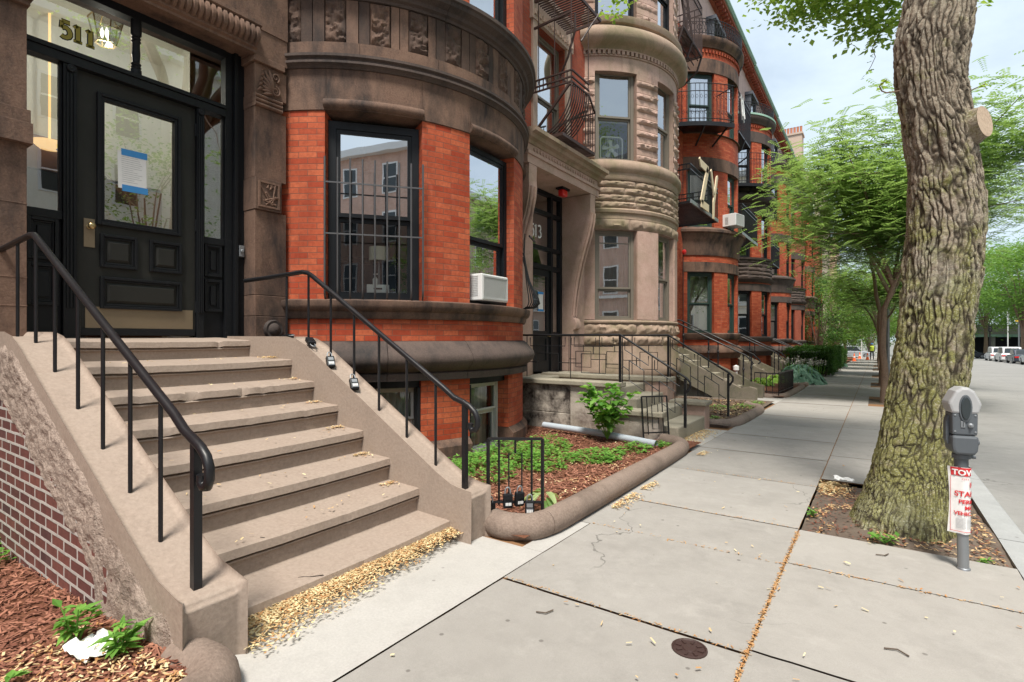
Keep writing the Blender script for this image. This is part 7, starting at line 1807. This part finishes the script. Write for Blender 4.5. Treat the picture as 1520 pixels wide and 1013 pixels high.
for zz in (3,6.2,9.4): mb = MB(); mb.box(-4.198,-3.2,80.8,84.5,zz,zz+.18); mb.box(-3.3,-3.2,80.8,84.5,zz+.18,zz+.9); mb.build('balcony', M['stucco'], RBK); mb = MB(); mb.box(-4.19,-4.15,81,84,zz+.3,zz+2.2); mb.build('pane', M['carglass'], RBK)

# ================================================================== cars
def car(label, loc, rot, paint, suv=False, L_=4.5, W_=1.8):
    t = thing('parked_car', label, 'car', loc, 'cars parked along the far kerb', rot); ORG[t.name] = (0,0,0)
    h1, h2 = (.95,1.68) if suv else (.88,1.44); l = L_/2
    mb = MB(); mb.prism([(-l,.32),(-l+.25,.22),(l-.3,.22),(l,.34),(l,.62),(l-.12,.74),(l-1.15,h1-.02),(-l+.35 if not suv else -l+.1,h1+.02),(-l+.02,h1-.12)], (0,-W_/2,0), (1,0,0), (0,0,1), (0,1,0), W_); mb.build('body', M[paint], t, bevel=.07)
    rp = [(-l+(.10 if suv else .75),h1),(-l+(.35 if suv else 1.2),h2-.04),(-l+(.8 if suv else 1.6),h2),(.25,h2),(.45,h2-.05),(l-1.25,h1)]
    mb = MB(); mb.prism(rp, (0,-W_/2+.14,0), (1,0,0), (0,0,1), (0,1,0), W_-.28); cab = mb.build('cabin', M[paint], t, bevel=.06)
    ins = lambda p: (p[0]*.0+p[0], p[1])
    mb = MB(); c = [(rp[0][0]+.28,h1+.04),(rp[1][0]+.18,h2-.12),(rp[3][0]-.02,h2-.10),(rp[5][0]-.24,h1+.04)]
    for y in (-W_/2+.132, W_/2-.142): mb.prism(c, (0,y,0), (1,0,0), (0,0,1), (0,1,0), .012)
    for (a, b_, s) in ((rp[0],rp[1],-1),(rp[5],rp[4],1)):
        A, B = Vector((a[0],0,a[1])), Vector((b_[0],0,b_[1])); d = (B-A); nn = Vector((-d.z,0,d.x)).normalized(); nn = nn if nn.x*s > 0 else -nn
        p, q = A+d*.12+nn*.012, A+d*.88+nn*.012
        mb.face([(p.x,-W_/2+.26,p.z),(p.x,W_/2-.26,p.z),(q.x,W_/2-.34,q.z),(q.x,-W_/2+.34,q.z)])
    mb.build('window_glass', M['carglass'], cab)
    for sx in (-1,1):
        for sy in (-1,1):
            mb = MB(); mb.lathe((sx*(l-.85),sy*(W_/2-.10),.33), [(.0,-.11),(.30,-.11),(.335,-.08),(.335,.08),(.30,.11),(0,.11)], 18, (0,1,0)); wv = mb.build('wheel', M['tyre'], t, smooth=40)
            mb = MB(); mb.lathe((sx*(l-.85),sy*(W_/2+.005),.33), [(.2,0),(.19,.02*sy),(.05,.01*sy),(0,.02*sy)], 14, (0,1,0)); mb.build('rim', M['galv'], wv)
    for sy in (-1,1):
        mb = MB(); mb.box(-l-.012,-l+.12,sy*(W_/2-.48),sy*(W_/2-.04),h1-.28,h1-.12); mb.build('tail_lamp', M['tail'], t); mb = MB(); mb.box(l-.2,l+.01,sy*(W_/2-.5),sy*(W_/2-.08),.58,.7); mb.build('headlight', M['white'], t)
    mb = MB(); mb.box(-l-.015,-l,-.26,.26,h1-.3,h1-.17); mb.build('number_plate', M['white'], t); return t
for (x, y, p, suv, lab) in ((12.1,66.5,'car_ice',False,'pale silver blue saloon car nearest in the parked line, rear lamps showing'),(12.1,73,'car_dark',False,'dark car between the silver saloon and the white cars'),(12.1,79.5,'car_white',True,'white high car behind the dark one'),(12.1,86,'car_white',True,'farthest white high car in the parked line')):
    car(lab, (x,y,zg(y)-.135), math.pi/2, p, suv)
car('dark car crossing at the far junction, half behind the big trunk', (11,101,zg(100)-.13), .2, 'car_dark')
car('silver car crossing at the far end of the pavement', (-2.6,92,zg(92)-.125), .05, 'car_silver', True)

# ================================================================== cones, worker, signals
def cone(x, y, lab):
    t = thing('traffic_cone', lab, 'traffic cone', (x,y,zg(y)), 'orange traffic cones'); z = zg(y)
    mb = MB(); mb.box(x-.2,x+.2,y-.2,y+.2,z,z+.04); mb.lathe((x,y,z+.04), [(.15,0),(.035,.72),(.0,.73)], 14); mb.build('cone_body', M['orange'], t, smooth=40); mb = MB(); mb.lathe((x,y,z+.34), [(.106,0),(.085,.14)], 14); mb.build('white_band', M['white'], t, smooth=40)
cone(-1.75,62,'orange cone nearest to us on the far pavement'); cone(-1.6,76,'orange cone farther back beside the sign pole'); cone(-.75,70,'orange cone close to the worker in yellow')
P_ = thing('person', 'worker in a yellow hi-vis vest, dark trousers and blue hard hat on the far pavement', 'person', (-.35,70.5,zg(70.5)))
wx, wy, wz = -.35, 70.5, zg(70.5)
def skinbody(name, J, E, mat, par):
    me = bpy.data.meshes.new(name); me.from_pydata([(p[0]+wx-par.location.x, p[1]+wy-par.location.y, p[2]+wz-par.location.z) for p, r_ in J], E, []); me.materials.append(M[mat])
    o = bpy.data.objects.new(name, me); COL.objects.link(o); o.parent = par; md = o.modifiers.new('skin', 'SKIN'); o.modifiers.new('sub', 'SUBSURF').levels = 1; o.modifiers['sub'].render_levels = 1
    for i, (p, r_) in enumerate(J): me.skin_vertices[0].data[i].radius = (r_, r_)
    me.skin_vertices[0].data[0].use_root = True; return o
bd = skinbody('body', [((0,0,.95),.13),((0,0,1.2),.14),((0,0,1.42),.15),((0,0,1.52),.06),((0,-.01,1.66),.095),((0,-.02,1.74),.08),((.10,0,.90),.09),((.12,-.06,.50),.07),((.13,0,.09),.05),((.13,-.12,.04),.045),((-.10,0,.90),.09),((-.12,.05,.50),.07),((-.13,.08,.09),.05),((-.13,-.04,.04),.045),((.19,0,1.42),.07),((.26,0,1.15),.05),((.22,-.16,.95),.04),((.20,-.22,.90),.035),((-.19,0,1.42),.07),((-.27,.02,1.15),.05),((-.24,-.12,.94),.04),((-.22,-.18,.89),.035)],
    [(0,1),(1,2),(2,3),(3,4),(4,5),(0,6),(6,7),(7,8),(8,9),(0,10),(10,11),(11,12),(12,13),(2,14),(14,15),(15,16),(16,17),(2,18),(18,19),(19,20),(20,21)], 'denim', P_)
mb = MB(); mb.lathe((wx,wy,wz+.98), [(.20,0),(.205,.2),(.21,.40),(.17,.53),(.09,.56)], 18); mb.build('vest', M['hivis'], P_, smooth=60)
mb = MB(); mb.lathe((wx,wy-.01,wz+1.60), [(.06,-.06),(.10,.0),(.10,.10)], 14); mb.build('face', M['skin'], P_, smooth=60)
mb = MB(); mb.lathe((wx,wy-.02,wz+1.70), [(.16,0),(.12,.01),(.12,.06),(.09,.13),(0,.16)], 16); mb.build('hard_hat', M['bluehat'], P_, smooth=60)
t = thing('barricade', 'pale board barricade beside the worker', 'barricade', (.2,71,zg(71))); mb = MB()
for i in range(3): mb.box(-.1,.6,71,71.04,zg(71)+.3+i*.28,zg(71)+.48+i*.28)
mb.box(-.08,-.03,70.95,71.1,zg(71),zg(71)+1.05); mb.box(.53,.58,70.95,71.1,zg(71),zg(71)+1.05); mb.build('boards', M['white'], t)
t = thing('sign_pole', 'white sign pole with a small pink plate at the end of the pavement', 'sign', (-1.45,78,zg(78))); mb = MB(); mb.tube([(-1.45,78,zg(78)),(-1.45,78,2.9)], .06, 8); mb.build('pole', M['white'], t); mb = MB(); mb.box(-1.62,-1.25,77.9,77.93,1.6,2.3); mb.build('plate', M['stucco_pink'], t)
t = thing('lamp_post', 'tall grey lamp post rising behind the young locust tree', 'lamp post', (.50,33,zg(33))); mb = MB(); mb.tube([(.5,33,zg(33)),(.5,33,5.6)], [.10,.07], 10); mb.build('pole', M['galv'], t); mb = MB(); mb.tube([(.5,33,5.55),(1.0,33,5.9),(1.6,33,5.95)], .045, 8); mb.build('arm', M['galv'], t); mb = MB(); mb.lathe((1.7,33,5.85), [(.0,-.05),(.12,-.04),(.14,.02),(.07,.1),(0,.12)], 12); mb.build('lamp_head', M['galv'], t)
def signal(x, y, H_, lab, red=False):
    t = thing('traffic_light', lab, 'traffic light', (x,y,zg(y)), 'traffic lights at the junction'); z = zg(y); mb = MB(); mb.tube([(x,y,z),(x,y,z+H_)], .09, 8); mb.build('pole', M['iron'], t)
    mb = MB(); mb.box(x-.22,x+.22,y-.32,y-.1,z+H_-1.2,z+H_); mb.build('housing', M['black'], t)
    for i in range(3): mb = MB(); mb.lathe((x,y-.32,z+H_-.22-.38*i), [(.14,0),(.13,.04),(0,.06)], 12, (0,-1,0)); mb.build('lens', M['redlens'] if red and i == 0 else M['tyre'], t)
signal(14.9,112,5.2,'dark traffic light just right of the big trunk'); signal(18.0,110,5.8,'traffic light showing red in the middle of the junction', True); signal(22.6,108,6.6,'tall traffic light at the right picture edge')
def board(x, y, z0, w, h_, mat, lab, pole='galv'):
    t = thing('road_sign', lab, 'sign', (x,y,zg(y)), 'road signs at the junction'); mb = MB(); mb.tube([(x,y,zg(y)),(x,y,z0+h_)], .07, 8); mb.build('pole', M[pole], t); mb = MB(); mb.box(x-w/2,x+w/2,y-.10,y-.07,z0,z0+h_); mb.build('board', M[mat], t)
board(20.4,106,3.0,2.1,.45,'yellow','upper wide yellow sign at the junction'); board(21.0,105.5,1.3,2.2,.55,'yellow','lower wide yellow sign at the junction'); board(17.6,108,3.9,.8,.3,'yellow','small yellow sign over the red traffic light'); board(23.2,105,1.1,1.3,1.5,'greensign','green sign at the right picture edge'); board(18.9,109,.2,.6,1.3,'white','white upright sign in the junction'); board(17.0,112,5.0,.3,.6,'white','tall pale pole with a small plate in the junction','white')
OV = thing('low_station_building', 'low pale flat roofed building with dark openings across the junction', 'building', (28,142,-2)); mb = MB(); mb.box(8,52,141,150,2.2,4.2); mb.build('roof_deck', M['concrete'], OV); mb = MB(); mb.box(8,52,140.6,141,1.7,2.2); mb.build('green_fascia', M['copper'], OV); mb = MB(); mb.box(9,51,146,149,-2.2,2.2); mb.build('dark_wall', M['frame_dark'], OV)
for i in range(9): mb = MB(); mb.box(9+5*i,9.6+5*i,141.2,141.8,-2.2,2.2); mb.build('column', M['concrete'], OV)
t = thing('orange_barrier', 'pinkish orange barrels at the junction behind the cars', 'barrier', (14.6,98,-1.4)); mb = MB()
mb.lathe((14.2,98,zg(98)), [(.3,0),(.28,.3),(.3,.32),(.27,1.0),(0,1.02)], 12); mb.build('barrel', M['orange'], t)

# ================================================================== the far side of the street (mirrored in the windows, sunlight partly put into the brick colour)
def opposite(label, y0, y1, H_, mat, x=20., bay=2.6, wh=1.9):
    h = thing('apartment_building', label, 'building', (x+5,(y0+y1)/2,0), 'buildings across the street'); mb = MB(); mb.box(x,x+10,y0,y1,-.8,H_); mb.build('front_wall', M[mat], h)
    fr = MB(); gl = MB(); n_ = int((y1-y0)/bay); z = 1.4
    while z < H_-2.4:
        for i in range(n_):
            y = y0+(y1-y0)*(i+.5)/n_; fr.box(x-.05,x-.001,y-.62,y+.62,z-.1,z+wh+.12); gl.box(x-.07,x-.051,y-.5,y+.5,z,z+wh); fr.box(x-.085,x-.071,y-.5,y+.5,z+wh/2-.04,z+wh/2+.04)
        z += 3.4
    fr.box(x-.5,x-.001,y0,y1,H_-.7,H_-.2); fr.box(x-.2,x-.001,y0,y1,4.4,4.6)
    fr.build('window_surrounds', M['whitepaint'], h); gl.build('window_panes', M['carglass'], h)
opposite('cream stone apartment block across the street', 1, 24, 17, 'cream'); opposite('pink brick apartment house with white windows across the street', -34, .9, 15, 'pinkbrick', bay=3.3); opposite('tan brick apartment house farther along across the street', 24.1, 52, 15, 'stucco', bay=3); opposite('brick apartment house last in the far row', 52.1, 72, 14, 'pinkbrick')
for i, (x, y, H_, cr) in enumerate(((15.5,10.2,11.5,3.0),(15.5,-9,7.0,2.2),(15.5,34,8.5,3.0),(15.5,22,6.5,2.0))):
    dense(['tall street tree before the cream apartment block','young street tree before the pink brick house','large street tree before the tan brick house','small street tree at the end of the cream block'][i], x, y, H_, cr, 130+i, 2600, .2, lo=.35, group='street trees across the road', tr=.1)
# ------------------------------------------------------------------ sky, sun, camera
w = bpy.data.worlds.new('World'); scene.world = w; w.use_nodes = True; nt = w.node_tree; nt.nodes.clear(); h = N(nt)
SUN_EL, SUN_AZ = 63., -66.      # degrees; azimuth counter-clockwise from +x gives the direction TO the sun
out = h.n('ShaderNodeOutputWorld'); bg = h.n('ShaderNodeBackground'); sky = h.n('ShaderNodeTexSky', sky_type='NISHITA')
sky.sun_disc = False; sky.sun_elevation = R(SUN_EL); sky.sun_rotation = R(90 - SUN_AZ); sky.dust_density = 2.2; sky.ozone_density = 1.2; sky.air_density = 1.0
tc = h.n('ShaderNodeTexCoord'); mp = h.n('ShaderNodeMapping'); mp.inputs['Scale'].default_value = (1,1,2.2); h.l(tc.outputs['Generated'], mp.inputs[0])
cl = h.noise(mp.outputs[0], 2.6, 7, .62, .25)
cf = h.ramp(cl, .36, .68, .62, .97)
col = h.mix(cf, sky.outputs[0], (5.6,6.5,7.2))
h.l(col, bg.inputs[0]); bg.inputs[1].default_value = .072; h.l(bg.outputs[0], out.inputs[0])
sd = bpy.data.lights.new('sun', 'SUN'); sd.energy = 2.6; sd.angle = R(13); sd.color = (1,.94,.85)
so = bpy.data.objects.new('sun', sd); COL.objects.link(so)
dv = Vector((math.cos(R(SUN_AZ))*math.cos(R(SUN_EL)), math.sin(R(SUN_AZ))*math.cos(R(SUN_EL)), math.sin(R(SUN_EL))))
so.rotation_euler = dv.to_track_quat('Z', 'Y').to_euler(); so.location = dv*60
cd = bpy.data.cameras.new('camera'); cam = bpy.data.objects.new('camera', cd); COL.objects.link(cam)
cd.sensor_width = 36; cd.lens = 785/1520*36; cd.shift_y = -3.5/1520; cd.clip_start = .05; cd.clip_end = 3000
cam.location = (0,0,1.36); cam.rotation_euler = (R(90), 0, math.atan(540/785)); scene.camera = cam
scene.view_settings.view_transform = 'Standard'; scene.view_settings.look = 'None'; scene.view_settings.exposure = EXPO; scene.view_settings.gamma = 1
cy_ = scene.cycles; cy_.use_denoising = True; cy_.max_bounces = 8; cy_.transparent_max_bounces = 24; cy_.diffuse_bounces = 4; cy_.glossy_bounces = 4; cy_.caustics_reflective = False; cy_.caustics_refractive = False
